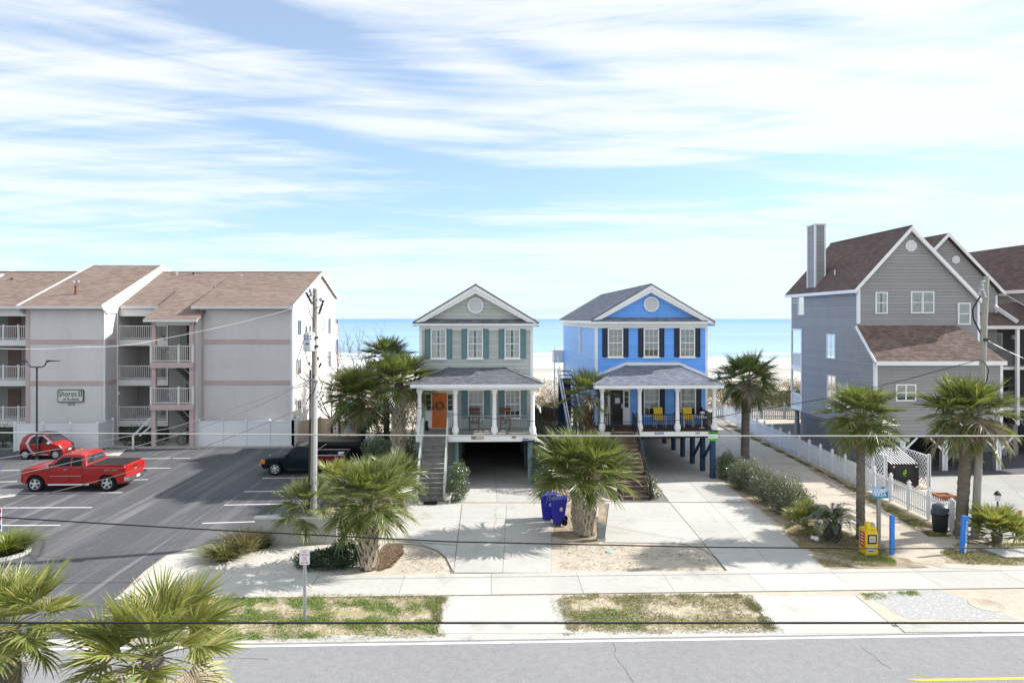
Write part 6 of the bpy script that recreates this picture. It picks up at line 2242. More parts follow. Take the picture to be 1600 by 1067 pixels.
for sg in (1, -1):
    pl_ = [(-.40, .46), (-.40, 1.10), (-2.34, 1.10), (-2.34, .52)] + [(x_, z_) for x_, z_ in reversed(archp) if z_ > .45]
    y_ = sg * .87
    MB().prism([(x_, y_, z_) for x_, z_ in pl_], (0, -sg * .06, 0)).build('bed_side', MAROON, r_.t)
    MB().box(-2.34, -.40, y_ - .07, y_ + .03, 1.101, 1.135).build('bed_rail', GREYMET, r_.t)
    y0_, y1_ = (.58, .80) if sg > 0 else (-.80, -.58)
    MB().box(2.08, 2.285, y0_, y1_, .72, .86).build('headlight', HEADL, r_.t)
    y0_, y1_ = (.755, .83) if sg > 0 else (-.83, -.755)
    MB().box(2.05, 2.285, y0_, y1_, .66, .88).build('turn_signal', AMBER, r_.t)
    MB().box(.78, .90, sg * 1.0 - .10, sg * 1.0 + .10, 1.05, 1.2).build('mirror', TRIM, r_.t)
    MB().beam((-.44, sg * .80, 1.12), (-1.0, sg * .80, 1.47), .05, .05).build('rack_strut', GREYMET, r_.t)
MB().box(-2.40, -2.35, -.80, .80, .60, 1.12).build('tailgate', DKGREEN, r_.t)
MB().box(-2.34, -.46, -.80, -.79, .73, 1.09).box(-2.34, -.46, .79, .80, .73, 1.09).box(-2.34, -.46, -.79, .79, .73, .745).build('bed_liner', TRIM, r_.t)
MB().box(-.45, -.40, -.80, .80, .72, 1.12).build('bed_front', DKGREEN, r_.t)
MB().prism([(2.20, -.86, .42), (2.40, -.74, .42), (2.44, 0, .42), (2.40, .74, .42), (2.20, .86, .42)], (0, 0, .16)).build('front_bumper', CHROME, r_.t)
MB().box(2.25, 2.335, -.5, .5, .64, .84).build('grille', TRIM, r_.t)
MB().box(-2.55, -2.40, -.8, .8, .42, .56).build('rear_bumper', TRIM, r_.t)
r_.wheels(6, ALLOY, .22)
r_.place(ax(429, 38.6) + 1.50, 38.6 + .87, math.pi)
bk_ = thing('bucket', 'white bucket lying in the maroon bed of the dark pickup', 'bucket', (ax(533, 39.2), 39.2, .73))
MB().lathe((ax(533, 39.2), 39.2, .74), [(.13, 0), (.17, .40), (.175, .42)], 14).build('bucket_body', WHITE, bk_, smooth=30)
MB().lathe((ax(533, 39.2), 39.2, .74), [(.185, .421), (.185, .45)], 14).build('bucket_lid', WHITE, bk_)

# --- dark truck with a flat grey cover behind it
BLK = paint('black_car_paint', (.010, .011, .013), coat=.2)
k_ = Car('pickup_truck', 'black pickup with a flat dusty grey bed cover behind the maroon-bedded truck', 'pickup truck',
         [(-2.6, 1.15), (-2.55, 1.22), (-.7, 1.24), (-.68, 1.27), (-.55, 1.30), (1.2, 1.26), (1.4, 1.18), (2.1, 1.12), (2.45, 1.0), (2.6, .7)], .95, 1.15, .2, (1.7, -1.6), .39, .40, BLK)
MB().box(-2.55, 1.15, -.86, .86, 1.305, 1.34).build('bed_cover', M('dusty_grey_cover', (.17, .155, .14), .9, .15, noise=(3, .15)), k_.t)
for sg in (1, -1):
    MB().box(-2.62, -2.5, sg * .86 - .06, sg * .86 + .06, .8, 1.1).build('tail_light', REDL, k_.t)
    MB().box(2.4, 2.56, sg * .7 - .16, sg * .7 + .16, .8, .98).build('headlight', HEADL, k_.t)
MB().box(2.5, 2.68, -.85, .85, .45, .65).build('front_bumper', CHROME, k_.t)
k_.wheels(6, ALLOY, .24)
k_.place(ax(533, 42.3), 42.6, 0)

# --- nose of a blue car at the left edge
BLUEP = paint('blue_car_paint', (.03, .06, .22))
e_ = Car('parked_car', 'blue sedan mostly out of the picture beside the red pickup', 'car',
         [(-2.2, .80), (-2.15, .98), (-1.5, 1.05), (-.8, 1.40), (.2, 1.42), (1.0, 1.02), (1.9, .88), (2.15, .74), (2.22, .5)], .88, .95, .3, (1.35, -1.35), .33, .24, BLUEP)
e_.side([(.75, 1.0), (.15, 1.34), (-.7, 1.33), (-1.2, 1.02)], GLASSC, 'side_window')
e_.slope(.25, .95, .1, .1, GLASSC, 'windscreen')
for sg in (1, -1):
    MB().box(1.98, 2.16, sg * .62 - .14, sg * .62 + .14, .62, .76).build('headlight', HEADL, e_.t)
MB().box(2.14, 2.25, -.8, .8, .35, .52).build('front_bumper', M('blue_bumper', (.03, .06, .22), .4, .4), e_.t)
e_.wheels(7, ALLOY, .2)
e_.place(ax(2, 38.6) - 2.3, 37.8, 0)


# ------------------------------------------------------------------ utility poles and cables
lp0 = P(489, 847)
lp1 = A(492.5, 451, lp0.y + .1)
pt_ = thing('utility_pole', 'tall wooden utility pole with transformer and steel conduit by the palm clump', 'utility pole', lp0)
MB().tube([lp0.lerp(lp1, i / 8) for i in range(9)], [.145 - .045 * i / 8 for i in range(9)], 14).build('pole', POLEW, pt_, smooth=50)
cg = [lp0.lerp(lp1, q) + Vector((.085, -.115, 0)) for q in (0, .3, .62)]
MB().tube(cg, [.085, .085, .08], 12).build('conduit', M('bright_conduit', (.72, .73, .75), .28, .5, .6, noise=(2, .08)), pt_, smooth=50)
MB().tube([lp0.lerp(lp1, q) + Vector((-.15, -.06, 0)) for q in (0, .5, .68)], .035, 8).build('riser_pipe', DARKMET, pt_)
MB().lathe(lp0.lerp(lp1, .64) + Vector((.06, -.12, 0)), [(.09, -.05), (.12, .0), (.10, .10), (.05, .14)], 12).build('weatherhead', GREYMET, pt_, smooth=40)
Yp_ = lp0.y
tc_ = A(483, 549, Yp_ - .12)
tk = MB().lathe(tc_, [(.20, 0), (.225, .03), (.225, .66), (.20, .72), (.08, .78)], 20).build('transformer', M('transformer_grey', (.50, .53, .58), .5, .3, noise=(2, .05)), pt_, smooth=35)
MB().box(tc_.x + .18, tc_.x + .34, tc_.y - .05, tc_.y + .12, tc_.z + .15, tc_.z + .24).box(tc_.x + .18, tc_.x + .34, tc_.y - .05, tc_.y + .12, tc_.z + .5, tc_.z + .58).build('bracket', DARKMET, tk)
for dx in (-.10, .05):
    MB().lathe((tc_.x + dx, tc_.y - .05, tc_.z + .72), [(.03, 0), (.05, .05), (.03, .08), (.05, .12), (.03, .16), (.045, .2), (.02, .3)], 10).build('bushing', M('porcelain', (.30, .28, .27), .3, .5), tk, smooth=40)
for dz in (.50, .60):
    for dx in (-.12, 0, .12):
        MB().lathe((tc_.x + dx, tc_.y - .24, tc_.z + dz), [(.02, -.03), (.03, .02)], 6, 'y').build('terminal', DARKMET, tk)
MB().box(tc_.x - .08, tc_.x + .05, tc_.y - .232, tc_.y - .222, tc_.z + .28, tc_.z + .33).build('number_tag', DARKIN, tk)
# cut-outs, arrester and insulators near the top
for (px, py, L, tilt) in ((484, 466, .42, .14), (501, 480, .5, -.1)):
    b_ = A(px, py, Yp_ - .05)
    m = MB().tube([b_ + Vector((-tilt, 0, L / 2)), b_ + Vector((tilt * .6, 0, -L / 2))], .045, 8)
    for i in range(4):
        q = b_ + Vector((-tilt + tilt * 1.6 * i / 3, 0, L / 2 - L * i / 3))
        m.lathe(q, [(.045, -.025), (.085, 0), (.045, .025)], 10)
    m.build('fuse_cutout', DARKMET, pt_, smooth=40)
    pp_ = lp0.lerp(lp1, (b_.z) / lp1.z)
    MB().beam(b_, pp_, .04, .05).build('crossarm_bracket', GREYMET, pt_)
for (px, py) in ((484.5, 454), (501.5, 468), (486, 460)):
    b_ = A(px, py, Yp_ - .08)
    m = MB().lathe(b_, [(.03, -.08), (.09, -.03), (.05, 0), (.08, .03), (.03, .08)], 12)
    m.build('insulator', M('blue_grey_insulator', (.25, .28, .36), .3, .5), pt_, smooth=50)
    MB().tube([b_, lp0.lerp(lp1, b_.z / lp1.z)], .02, 6).build('insulator_pin', STEEL, pt_)
for pts in ([(482, 478), (484, 490), (489, 502), (491, 512)], [(478, 520), (470, 545), (464, 565), (464, 583), (470, 590), (482, 596)], [(480, 522), (476, 545), (480, 565), (487, 574)],
            [(497, 588), (504, 600), (500, 615), (494, 622)], [(503, 495), (508, 505), (505, 515), (498, 517)], [(495, 596), (490, 612), (483, 620), (478, 632)]):
    MB().tube([A(a, b, Yp_ - .16) for a, b in pts], .016, 6).build('jumper_cable', WIREB, pt_)
for px, py in ((497, 560), (499, 572), (501, 569), (483, 568), (490, 588)):
    b_ = A(px, py, Yp_ - .17)
    MB().box(b_.x - .03, b_.x + .03, b_.y - .03, b_.y + .03, b_.z - .07, b_.z + .06).build('clamp', DARKMET, pt_)
mt = A(464, 643, Yp_ - .3)
mt_ = thing('cable_terminal', 'grey cable splice box hung on the service wire left of the pole', 'junction box', mt)
MB().hexa([mt + Vector(q) for q in ((-.14, -.08, -.16), (.2, -.08, -.06), (.2, .08, -.06), (-.14, .08, -.16), (-.14, -.08, .02), (.2, -.08, .14), (.2, .08, .14), (-.14, .08, .02))]).build('case', GREYMET, mt_)
MB().box(mt.x + .03, mt.x + .08, mt.y - .10, mt.y - .085, mt.z - .08, mt.z + .06).build('yellow_tag', YELLOW, mt_)

rp0 = P(1524, 839)
rp1 = A(1541.5, 432, rp0.y + .1)
pr_ = thing('utility_pole', 'grey weathered wooden utility pole leaning in front of the grey townhouses', 'utility pole', rp0)
MB().tube([rp0.lerp(rp1, i / 8) for i in range(9)], [.155 - .055 * i / 8 for i in range(9)], 14).build('pole', M('grey_pole_wood', (.35, .335, .305), .9, .1, noise=(3, .3), noise2=(18, .2), bump=(12, .5), stretch=(6, 6, .5)), pr_, smooth=50)
for (px, py, a_, b_) in ((1535, 450, .02, .26), (1538, 456, -.12, .20)):
    c_ = A(px, py, rp0.y - .12)
    m = MB().tube([c_ + Vector((a_, 0, b_)), c_ + Vector((-a_ - .1, 0, -b_))], .05, 8)
    for i in range(4):
        m.lathe((c_ + Vector((a_, 0, b_))).lerp(c_ + Vector((-a_ - .1, 0, -b_)), i / 3), [(.05, -.03), (.10, 0), (.05, .03)], 10)
    m.build('fuse_cutout', GREYMET, pr_, smooth=40)
MB().tube([A(a, b, rp0.y - .2) for a, b in ((1532, 463), (1525, 474), (1520, 484), (1521, 498), (1527, 510), (1532, 520))], .03, 7).build('jumper_cable', WIREB, pr_)
MB().tube([A(a, b, rp0.y - .2) for a, b in ((1531, 562), (1540, 568), (1545, 578), (1543, 592), (1538, 604))], .018, 6).build('jumper_cable', WIREB, pr_)
b_ = A(1540, 531, rp0.y - .12)
MB().box(b_.x - .05, b_.x + .08, b_.y - .05, b_.y + .05, b_.z - .06, b_.z + .06).build('clamp', DARKMET, pr_)


def wire(label, pts, r, mat, sag=0.0, n=14):
    """a cable through world points, sagging between them"""
    out = []
    for a, b in zip(pts, pts[1:]):
        for i in range(n):
            t = i / n
            p = a.lerp(b, t)
            p.z -= sag * 4 * t * (1 - t)
            out.append(p)
    out.append(pts[-1])
    o = MB().tube(out, r, 6).build('overhead_cable', mat, None, smooth=60)
    return tag(o, label, 'cable', 'overhead cables')


def wpx_(pts, Y):
    return [A(a, b, Y) for a, b in pts]


wire('thick black cable low across the whole road frontage', [A(-4400, 972.5, 9.0), A(-300, 972.5, 9.0), A(1950, 972.5, 9.0), A(6000, 972.5, 9.0)], .0135, WIREB, .004, 16)
wire('pale twisted cable level across the house porches between the poles', wpx_([(-1500, 655), (0, 676), (700, 680.5), (1150, 681), (3100, 681)], 24.6), .023, WIREG, 0, 10)
wire('lowest sagging cable crossing the driveways and the yellow box', wpx_([(-2600, 640), (-300, 788), (0, 808), (300, 826), (700, 846), (1100, 854.5), (1400, 857), (1950, 852), (4200, 760)], 13.2), .013, WIREB, 0, 6)
wire('white service wire from the apartment corner sweeping left past the stair tower', [A(457.5, 482, 47.4), A(240, 532, 40), A(130, 542, 36), A(-60, 541, 32)], .015, WIREG, .12)
wire('pale wire from the pole down left to the stair tower post', [A(487, 590, Yp_ - .1), A(470, 600, 27.2), A(300, 658, 29), A(247, 672, 30.0), A(0, 716, 30), A(-200, 752, 30)], .018, WIREG, .05)
wire('second pale wire under the first, passing over the red pickup cab', [A(487, 597, Yp_ - .1), A(460, 606, 27.2), A(360, 652, 29), A(240, 690, 30.0), A(40, 738, 30), A(-200, 790, 30)], .018, WIREG, .04)
wire('rusty wire reaching from the splice box down across the red pickup rear wheel', [A(487, 632, Yp_ - .1), A(466, 641, 27.0), A(300, 705, 27), A(165, 748, 27), A(0, 788, 27), A(-200, 832, 27)], .016, M('rusty_wire', (.34, .26, .20), .7, .2), .02)
wire('dark drop wire slung between both poles past the two porches', [A(496, 613, Yp_ - .1), A(520, 613, 27.5), A(600, 628, 29), A(740, 652, 31), A(900, 662, 31.5), A(1100, 655, 31), A(1300, 621, 29), A(1420, 592, 28.3), A(1530, 562, rp0.y - .1)], .014, WIREB, 0, 5)
wire('grey wire leaving the top of the right pole for the townhouses', [A(1563, 454, 38), A(1600, 477, 34), A(1760, 560, 28)], .018, WIREG, .03)
wire('lower grey wire leaving the right pole towards the right edge', [A(1541, 531, rp0.y - .1), A(1600, 560, 26.6), A(1800, 640, 25)], .018, WIREG, .03)

# ------------------------------------------------------------------ street furniture
lb = P(57.5, 719)
ls = thing('lamp_post', 'slim dark twin-headed lamp post behind the red pickup', 'street lamp', lb)
zt_ = zy(572, lb.y)
MB().tube([lb, (lb.x, lb.y, zt_)], [.07, .055], 10).build('post', DARKMET, ls, smooth=40)
MB().lathe(lb, [(.14, 0), (.14, .12), (.08, .16)], 12).build('base', DARKMET, ls)
for sg, pxh in ((-1, 40), (1, 78)):
    pts = [(lb.x, lb.y, zt_), (lb.x + sg * .35, lb.y, zt_ + .02), (lb.x + sg * .5, lb.y, zt_ + .12), (lb.x + sg * .55, lb.y, zt_ + .30), (lb.x + sg * .75, lb.y, zt_ + .36)]
    MB().tube(pts, .04, 8).build('arm', DARKMET, ls, smooth=50)
    xh = lb.x + sg * .75
    MB().prism([(xh - sg * .1, lb.y - .13, zt_ + .34), (xh + sg * .62, lb.y - .09, zt_ + .36), (xh + sg * .62, lb.y - .09, zt_ + .39), (xh - sg * .1, lb.y - .13, zt_ + .44)], (0, .24, 0)).build('lamp_head', DARKMET, ls)

# no parking sign
sp = P(476, 972)
np_ = thing('parking_sign', 'white and red no-parking sign on a steel post in the grass verge', 'road sign', sp)
m = MB().box(sp.x - .045, sp.x - .018, sp.y - .01, sp.y + .02, 0, zy(876, sp.y)).box(sp.x + .018, sp.x + .045, sp.y - .01, sp.y + .02, 0, zy(876, sp.y)).box(sp.x - .018, sp.x + .018, sp.y + .012, sp.y + .024, 0, zy(876, sp.y))
m.build('post', STEEL, np_)
z0_, z1_ = zy(878, sp.y), zy(853.5, sp.y)
def rrect(x0, x1, z0, z1, r, y):
    pts = []
    for cx, cz, a in ((x1 - r, z1 - r, 0), (x0 + r, z1 - r, 90), (x0 + r, z0 + r, 180), (x1 - r, z0 + r, 270)):
        for i in range(4):
            pts.append((cx + r * math.cos(R(a + i * 30)), y, cz + r * math.sin(R(a + i * 30))))
    return pts
pn = MB().prism(rrect(sp.x - .145, sp.x + .145, z0_, z1_, .03, sp.y - .022), (0, .008, 0)).build('panel', M('sign_white', (.78, .78, .80), .4, .4), np_)
RED = M('sign_red', (.55, .02, .04), .5, .3)
fs_ = Fr((sp.x, sp.y - .022, 0))
hz_ = z1_ - z0_
for tx, f_, w_, h_ in (('NO', .83, .12, .065), ('PARKING', .63, .235, .06), ('ANY', .46, .11, .05), ('TIME', .32, .13, .05)):
    text('lettering', tx, RED, pn, fs_, 0, z0_ + hz_ * f_, .001, .1, w_, h_, extr=.001)
m = MB().prism([fs_.p(a, z0_ + hz_ * .13 + b, .001) for a, b in ((-.11, 0), (-.06, -.028), (-.06, -.01), (.06, -.01), (.06, -.028), (.11, 0), (.06, .028), (.06, .01), (-.06, .01), (-.06, .028))], (0, -.002, 0))
m.build('arrow', RED, pn)
MB().prism(rrect(sp.x - .137, sp.x + .137, z0_ + .008, z1_ - .008, .026, sp.y - .0225), (0, .0002, 0)).build('border', M('sign_white', (.78, .78, .8)), pn)

# small red and white sign at the left edge
ep = P(-6, 868)
es = thing('lot_sign', 'red and white parking lot sign cut by the left edge above the bright bush', 'road sign', ep)
box('post', STEEL, es, ep.x - .02, ep.x + .02, ep.y, ep.y + .03, 0, 1.9)
pn2 = box('panel', M('sign_white', (.78, .78, .8)), es, ep.x - .3, ax(2.6, ep.y), ep.y - .02, ep.y - .002, zy(822, ep.y), zy(786, ep.y))
for a, b in ((788, 794), (800, 805)):
    box('colour_band', RED, pn2, ep.x - .28, ax(2.3, ep.y), ep.y - .024, ep.y - .0205, zy(b, ep.y), zy(a, ep.y))
box('colour_band', BLUEB, pn2, ep.x - .28, ax(2.3, ep.y), ep.y - .024, ep.y - .0205, zy(818, ep.y), zy(813, ep.y))

# surf area sign
sb = P(1373, 858)
su = thing('surf_sign', 'blue surf area sign on a wooden post behind the yellow newspaper box', 'sign', sb)
MB().box(sb.x - .06, sb.x + .06, sb.y - .05, sb.y + .05, 0, zy(780, sb.y)).build('post', POLEW, su)
Ys_ = sb.y - .06
SB2 = M('surf_sign_blue', (.30, .48, .74), .45, .35, noise=(6, .15))
x0_, x1_, z0_, z1_ = ax(1363, Ys_), ax(1387.5, Ys_), zy(783, Ys_), zy(764.5, Ys_)
pn = box('panel', SB2, su, x0_, x1_, Ys_ - .02, Ys_, z0_, z1_)
fs_ = Fr((0, Ys_ - .02, 0))
MB().prism([fs_.p(x0_, z0_, .0008), fs_.p(x1_, z0_, .0008), fs_.p(x1_, z0_ + .26, .0008), fs_.p((x0_ + x1_) / 2, z0_ + .18, .0008), fs_.p(x0_, z0_ + .12, .0008)], (0, -.002, 0)).build('wave', M('surf_sign_teal', (.02, .22, .36), .45, .35), pn)
text('lettering', 'SURF', WHITE, pn, fs_, (x0_ + x1_) / 2, z0_ + (z1_ - z0_) * .63, .004, .2, .46, .15, extr=.002)
text('lettering', 'AREA', WHITE, pn, fs_, (x0_ + x1_) / 2, z0_ + (z1_ - z0_) * .30, .004, .2, .46, .13, extr=.002)
m = MB().prism([fs_.p((x0_ + x1_) / 2 + a, z1_ - .06 + b, .004) for a, b in ((.02, -.03), (.10, -.02), (.18, .02), (.12, .05), (.05, .03))], (0, -.002, 0))
m.build('emblem', M('sign_dark_red', (.25, .02, .04), .5, .3), pn)

# yellow newspaper box
nb = P(1362, 869)
nw = thing('newspaper_box', 'yellow newspaper vending box standing by the sandy path', 'newspaper box', (nb.x, nb.y, 0))
YELB = M('yellow_box_paint', (.70, .50, .02), .5, .35, noise=(3, .10), alt=((.45, .33, .08), 9, .62, .72))
xL_, xR_ = ax(1353, nb.y), ax(1372, nb.y)
yb_ = nb.y + .46
bd = MB().prism([(xL_, nb.y, .03), (xL_, nb.y, .84), (xL_, nb.y + .12, .98), (xL_, yb_, .98), (xL_, yb_, .03)], (xR_ - xL_, 0, 0)).build('body', YELB, nw)
fs_ = Fr((0, nb.y, 0))
MB().fbox(fs_, xL_ + .07, xR_ - .05, .46, .80, .001, .014).build('door', TRIM, nw)
MB().fbox(fs_, xL_ + .12, xR_ - .10, .52, .75, .0145, .018).build('newspaper', PLP, nw)
for i in range(4):
    MB().fbox(fs_, xL_ + .14, xR_ - .12, .55 + i * .045, .565 + i * .045, .0185, .020).build('print_line', REDL if i == 3 else INKD, nw)
MB().fbox(fs_, xL_ + .01, xR_ - .01, .39, .41, .001, .012).build('ledge', YELB, nw)
MB().fbox(fs_, xL_ + .06, xR_ - .14, .14, .36, .001, .004).build('poster', PLP, nw)
MB().fbox(fs_, xL_ + .08, xR_ - .16, .17, .22, .0045, .006).build('poster_band', BLUEB, nw)
cbx = MB().prism([(xL_ + .06, nb.y + .02, .86), (xL_ + .06, nb.y + .02, 1.10), (xL_ + .06, nb.y + .06, 1.24), (xL_ + .06, nb.y + .2, 1.24), (xL_ + .06, nb.y + .2, .97)], (.15, 0, 0)).build('coin_box', YELB, nw)
MB().box(xL_ + .22, xR_ - .06, nb.y + .04, nb.y + .22, .985, 1.10).build('coin_box', YELB, nw)
MB().lathe((xL_ + .31, nb.y + .14, 1.10), [(.10, 0), (.10, .08), (.05, .11)], 10).build('coin_dome', GREYMET, nw, smooth=40)
fl_ = Fr((xL_, nb.y, 0), (0, 1, 0), (-1, 0, 0))
MB().fbox(fl_, .08, .40, .30, .86, .001, .005).build('poster', RED, nw)
for z_ in (.38, .5, .62, .74):
    MB().fbox(fl_, .14, .34, z_, z_ + .05, .0055, .007).build('poster_band', PLP, nw)

# blue access posts
BLUP = M('blue_post_paint', (.03, .22, .74), .5, .35, noise=(4, .06))
bp = P(1394, 866)
b1 = thing('marker_post', 'plain bright blue marker post beside the yellow newspaper box', 'post', bp)
MB().box(bp.x - .075, bp.x + .075, bp.y - .05, bp.y + .05, 0, 1.42).build('post_body', BLUP, b1)
MB().hexa([(bp.x - .075, bp.y - .05, 1.4201), (bp.x + .075, bp.y - .05, 1.4201), (bp.x + .075, bp.y + .05, 1.4201), (bp.x - .075, bp.y + .05, 1.4201), (bp.x - .04, bp.y - .03, 1.46), (bp.x + .04, bp.y - .03, 1.46), (bp.x + .04, bp.y + .03, 1.46), (bp.x - .04, bp.y + .03, 1.46)]).build('post_cap', BLUP, b1)
bp = P(1504.5, 864)
b2 = thing('marker_post', 'leaning blue beach access post with white letters under the right palm', 'post', bp)
o_ = MB().box(bp.x - .10, bp.x + .02, bp.y - .03, bp.y + .06, 0, 1.40).build('post_body', BLUP, b2)
o2 = MB().box(bp.x + .021, bp.x + .11, bp.y - .045, bp.y + .06, 0, 1.40).build('post_face', BLUP, b2)
fs_ = Fr((bp.x, bp.y - .045, 0))
for i, ch_ in enumerate('ACCESS'):
    text('lettering', ch_, WHITE, o2, fs_, .066, 1.18 - i * .135, .002, .12, .075, .10, extr=.001)
MB().fbox(fs_, .024, .108, .02, .40, .001, .004).build('sticker', WHITE, o2)
b2.rotation_euler = (0, R(3.5), 0)

# trash can
tp = P(1469, 831)
tr_ = thing('trash_can', 'black round trash can with hooded lid against the white picket fence', 'trash can', tp)
CAN = M('can_plastic', (.02, .02, .023), .5, .35, noise=(3, .15))
MB().lathe(tp, [(.25, 0), (.27, .05), (.31, .72), (.335, .725), (.335, .80)], 22).build('bin_body', CAN, tr_, smooth=35)
HOOD = M('hood_plastic', (.06, .075, .10), .4, .4)
m = MB().lathe(tp, [(.34, .801), (.34, .86), (.31, .87), (.30, 1.06), (.24, 1.13), (.10, 1.17)], 22)
m.build('hood', HOOD, tr_, smooth=35)
MB().box(tp.x - .17, tp.x + .17, tp.y - .325, tp.y - .27, .90, 1.05).build('flap', HOOD, tr_)

# two blue wheelie carts
CARTB = M('cart_blue', (.025, .028, .42), .4, .4, noise=(3, .08))


def cart(label, x, y, rz):
    t = thing('recycling_cart', label, 'wheelie bin', (0, 0, 0), 'blue recycling carts')
    m = MB().hexa([(-.24, -.25, .05), (.22, -.25, .05), (.22, .25, .05), (-.24, .25, .05), (-.34, -.30, .96), (.34, -.30, .96), (.34, .30, .96), (-.34, .30, .96)])
    m.build('cart_body', CARTB, t)
    MB().box(-.365, .365, -.325, .325, .961, 1.0).build('rim', CARTB, t)
    l = MB().prism([(-.39, -.33, 1.001), (.36, -.33, 1.001), (.36, -.33, 1.10), (.15, -.33, 1.11), (-.30, -.33, 1.07), (-.39, -.33, 1.03)], (0, .66, 0)).build('lid', CARTB, t)
    MB().tube([(.40, -.22, 1.02), (.46, -.22, 1.05), (.46, .22, 1.05), (.40, .22, 1.02)], .02, 8).build('handle', CARTB, t)
    for sg in (-1, 1):
        MB().lathe((.25, sg * .29 - .04, .13), [(.13, 0), (.13, .08)], 16, 'y').build('wheel', RUBBER, t)
    for x_ in (-.12, .02):
        MB().hexa([(x_, -.262, .1), (x_ + .03, -.262, .1), (x_ + .03, -.25, .1), (x_, -.25, .1), (x_, -.310, .9), (x_ + .03, -.310, .9), (x_ + .03, -.29, .9), (x_, -.29, .9)]).build('rib', CARTB, t)
    fr = Fr((0, -.288, .66), (1, 0, 0), (0, -1, 0))
    m = MB().prism([fr.p(.11 + a, b, .004) for a, b in ((-.07, 0), (.07, 0), (.07, .05), (.0, .12), (-.07, .05))], (0, -.006, 0)).prism([fr.p(.11 + a, b, .004) for a, b in ((-.07, -.05), (.07, -.05), (.07, -.02), (-.07, -.02))], (0, -.006, 0))
    m.build('emblem', WHITE, t)
    t.location = (x, y, .045)
    t.rotation_euler = (0, 0, rz)
    return t


q = P(872, 822)
cart('blue wheeled recycling cart standing in front of its twin by the fat palm trunk', q.x + .06, q.y + .26, R(-8))
cart('blue wheeled recycling cart half hidden behind its twin by the fat palm trunk', q.x - .34, q.y + .98, R(-4))

# utility pedestal and marker by the fat palm
q = P(940, 845)
up = thing('utility_pedestal', 'small grey utility pedestal on a concrete foot by the fat palm', 'utility box', q)
box('foot', CONC_PLAIN, up, q.x - .18, q.x + .18, q.y - .03, q.y + .25, 0, .10)
box('case', M('pedestal_green', (.20, .225, .22), .6, .3), up, q.x - .15, q.x + .15, q.y, q.y + .22, .101, .55)
box('case_lid', M('pedestal_lid', (.27, .29, .285), .6, .3), up, q.x - .17, q.x + .17, q.y - .02, q.y + .24, .551, .66)
q = P(929, 823)
um = thing('cable_marker', 'white leaning cable marker post between fat palm and pedestal', 'post', q)
MB().tube([q, q + Vector((.10, 0, .75))], .055, 10).build('post_body', WHITE, um, smooth=40)
MB().lathe(q + Vector((.10, 0, .75)), [(.06, 0), (.06, .04), (.02, .06)], 10).build('post_cap', WHITE, um)

# brick planter, garden lamp, orange post
q = P(1481, 783)
pl = thing('brick_planter', 'small terracotta block planter behind the picket fence end', 'planter', q)
TERR = M('terracotta_block', (.30, .13, .075), .85, .15, noise=(4, .15), objr=.2)
for i in range(3):
    for j in range(2):
        x_ = q.x - .42 + i * .29
        box('block', TERR, pl, x_, x_ + .275, q.y + j * .55, q.y + .12 + j * .55, 0, .26)
for sx in (-.42, .30):
    box('block', TERR, pl, q.x + sx, q.x + sx + .14, q.y + .125, q.y + .545, 0, .26)
box('soil', MULCH, pl, q.x - .27, q.x + .29, q.y + .125, q.y + .545, 0, .2)
q = P(1559, 826)
gl_ = thing('garden_lamp', 'small black lantern on a short post behind the palmetto bush', 'lamp', q)
MB().tube([q, q + Vector((0, 0, 1.15))], .035, 8).build('post', DARKMET, gl_)
MB().lathe(q, [(.05, 1.15), (.11, 1.2), (.13, 1.42)], 6).build('lantern_glass', HEADL, gl_)
MB().lathe(q, [(.16, 1.421), (.10, 1.52), (.02, 1.60)], 6).build('lantern_cap', DARKMET, gl_)
q = P(1594.5, 836)
op = thing('orange_post', 'orange marker post at the right edge of the palmetto bush', 'post', q)
OR = M('orange_post_paint', (.55, .26, .03), .6, .3)
box('post_body', OR, op, q.x - .05, q.x + .05, q.y - .03, q.y + .03, 0, .98)
box('post_cap', OR, op, q.x - .06, q.x + .06, q.y - .04, q.y + .04, .981, 1.02)
box('sleeve', M('dull_orange', (.42, .17, .05), .7, .2), op, q.x - .055, q.x + .055, q.y - .035, q.y + .035, .45, .50)


# chairs on the porches
def rocking_chair(label, x, y, z):
    t = thing('rocking_chair', label, 'chair', (0, 0, 0), 'brown rocking chairs on the grey house porch')
    W = M('rocker_wood', (.13, .058, .035), .6, .3, noise=(8, .2))
    MB().box(-.26, .26, -.26, .24, .40, .44).build('seat', W, t)
    b = MB().beam((-.25, .24, .42), (-.25, .40, 1.15), .045, .045).beam((.25, .24, .42), (.25, .40, 1.15), .045, .045)
    b.build('back_frame', W, t)
    MB().box(-.30, .30, .375, .42, 1.02, 1.17).build('headrest', W, t)
    for i in range(6):
        x_ = -.19 + i * .076
        MB().beam((x_, .25, .44), (x_, .385, 1.02), .04, .018).build('back_slat', W, t)
    for sg in (-1, 1):
        MB().box(sg * .29 - .04, sg * .29 + .04, -.30, .30, .62, .65).build('armrest', W, t)
        MB().tube([(sg * .25, -.45, .10), (sg * .25, -.2, .03), (sg * .25, .1, .03), (sg * .25, .5, .14)], .025, 6).build('rocker', W, t)
        for y_ in (-.24, .22):
            MB().box(sg * .25 - .02, sg * .25 + .02, y_ - .02, y_ + .02, .04, .62 if y_ < 0 else .42).build('leg', W, t)
    t.location = (x, y, z)
    return t


rocking_chair('brown slatted rocking chair under the middle porch window of the grey house', ax(741, 36.8), 36.75, zdk)
rocking_chair('brown slatted rocking chair under the right porch window of the grey house', ax(789.5, 36.8), 36.75, zdk)


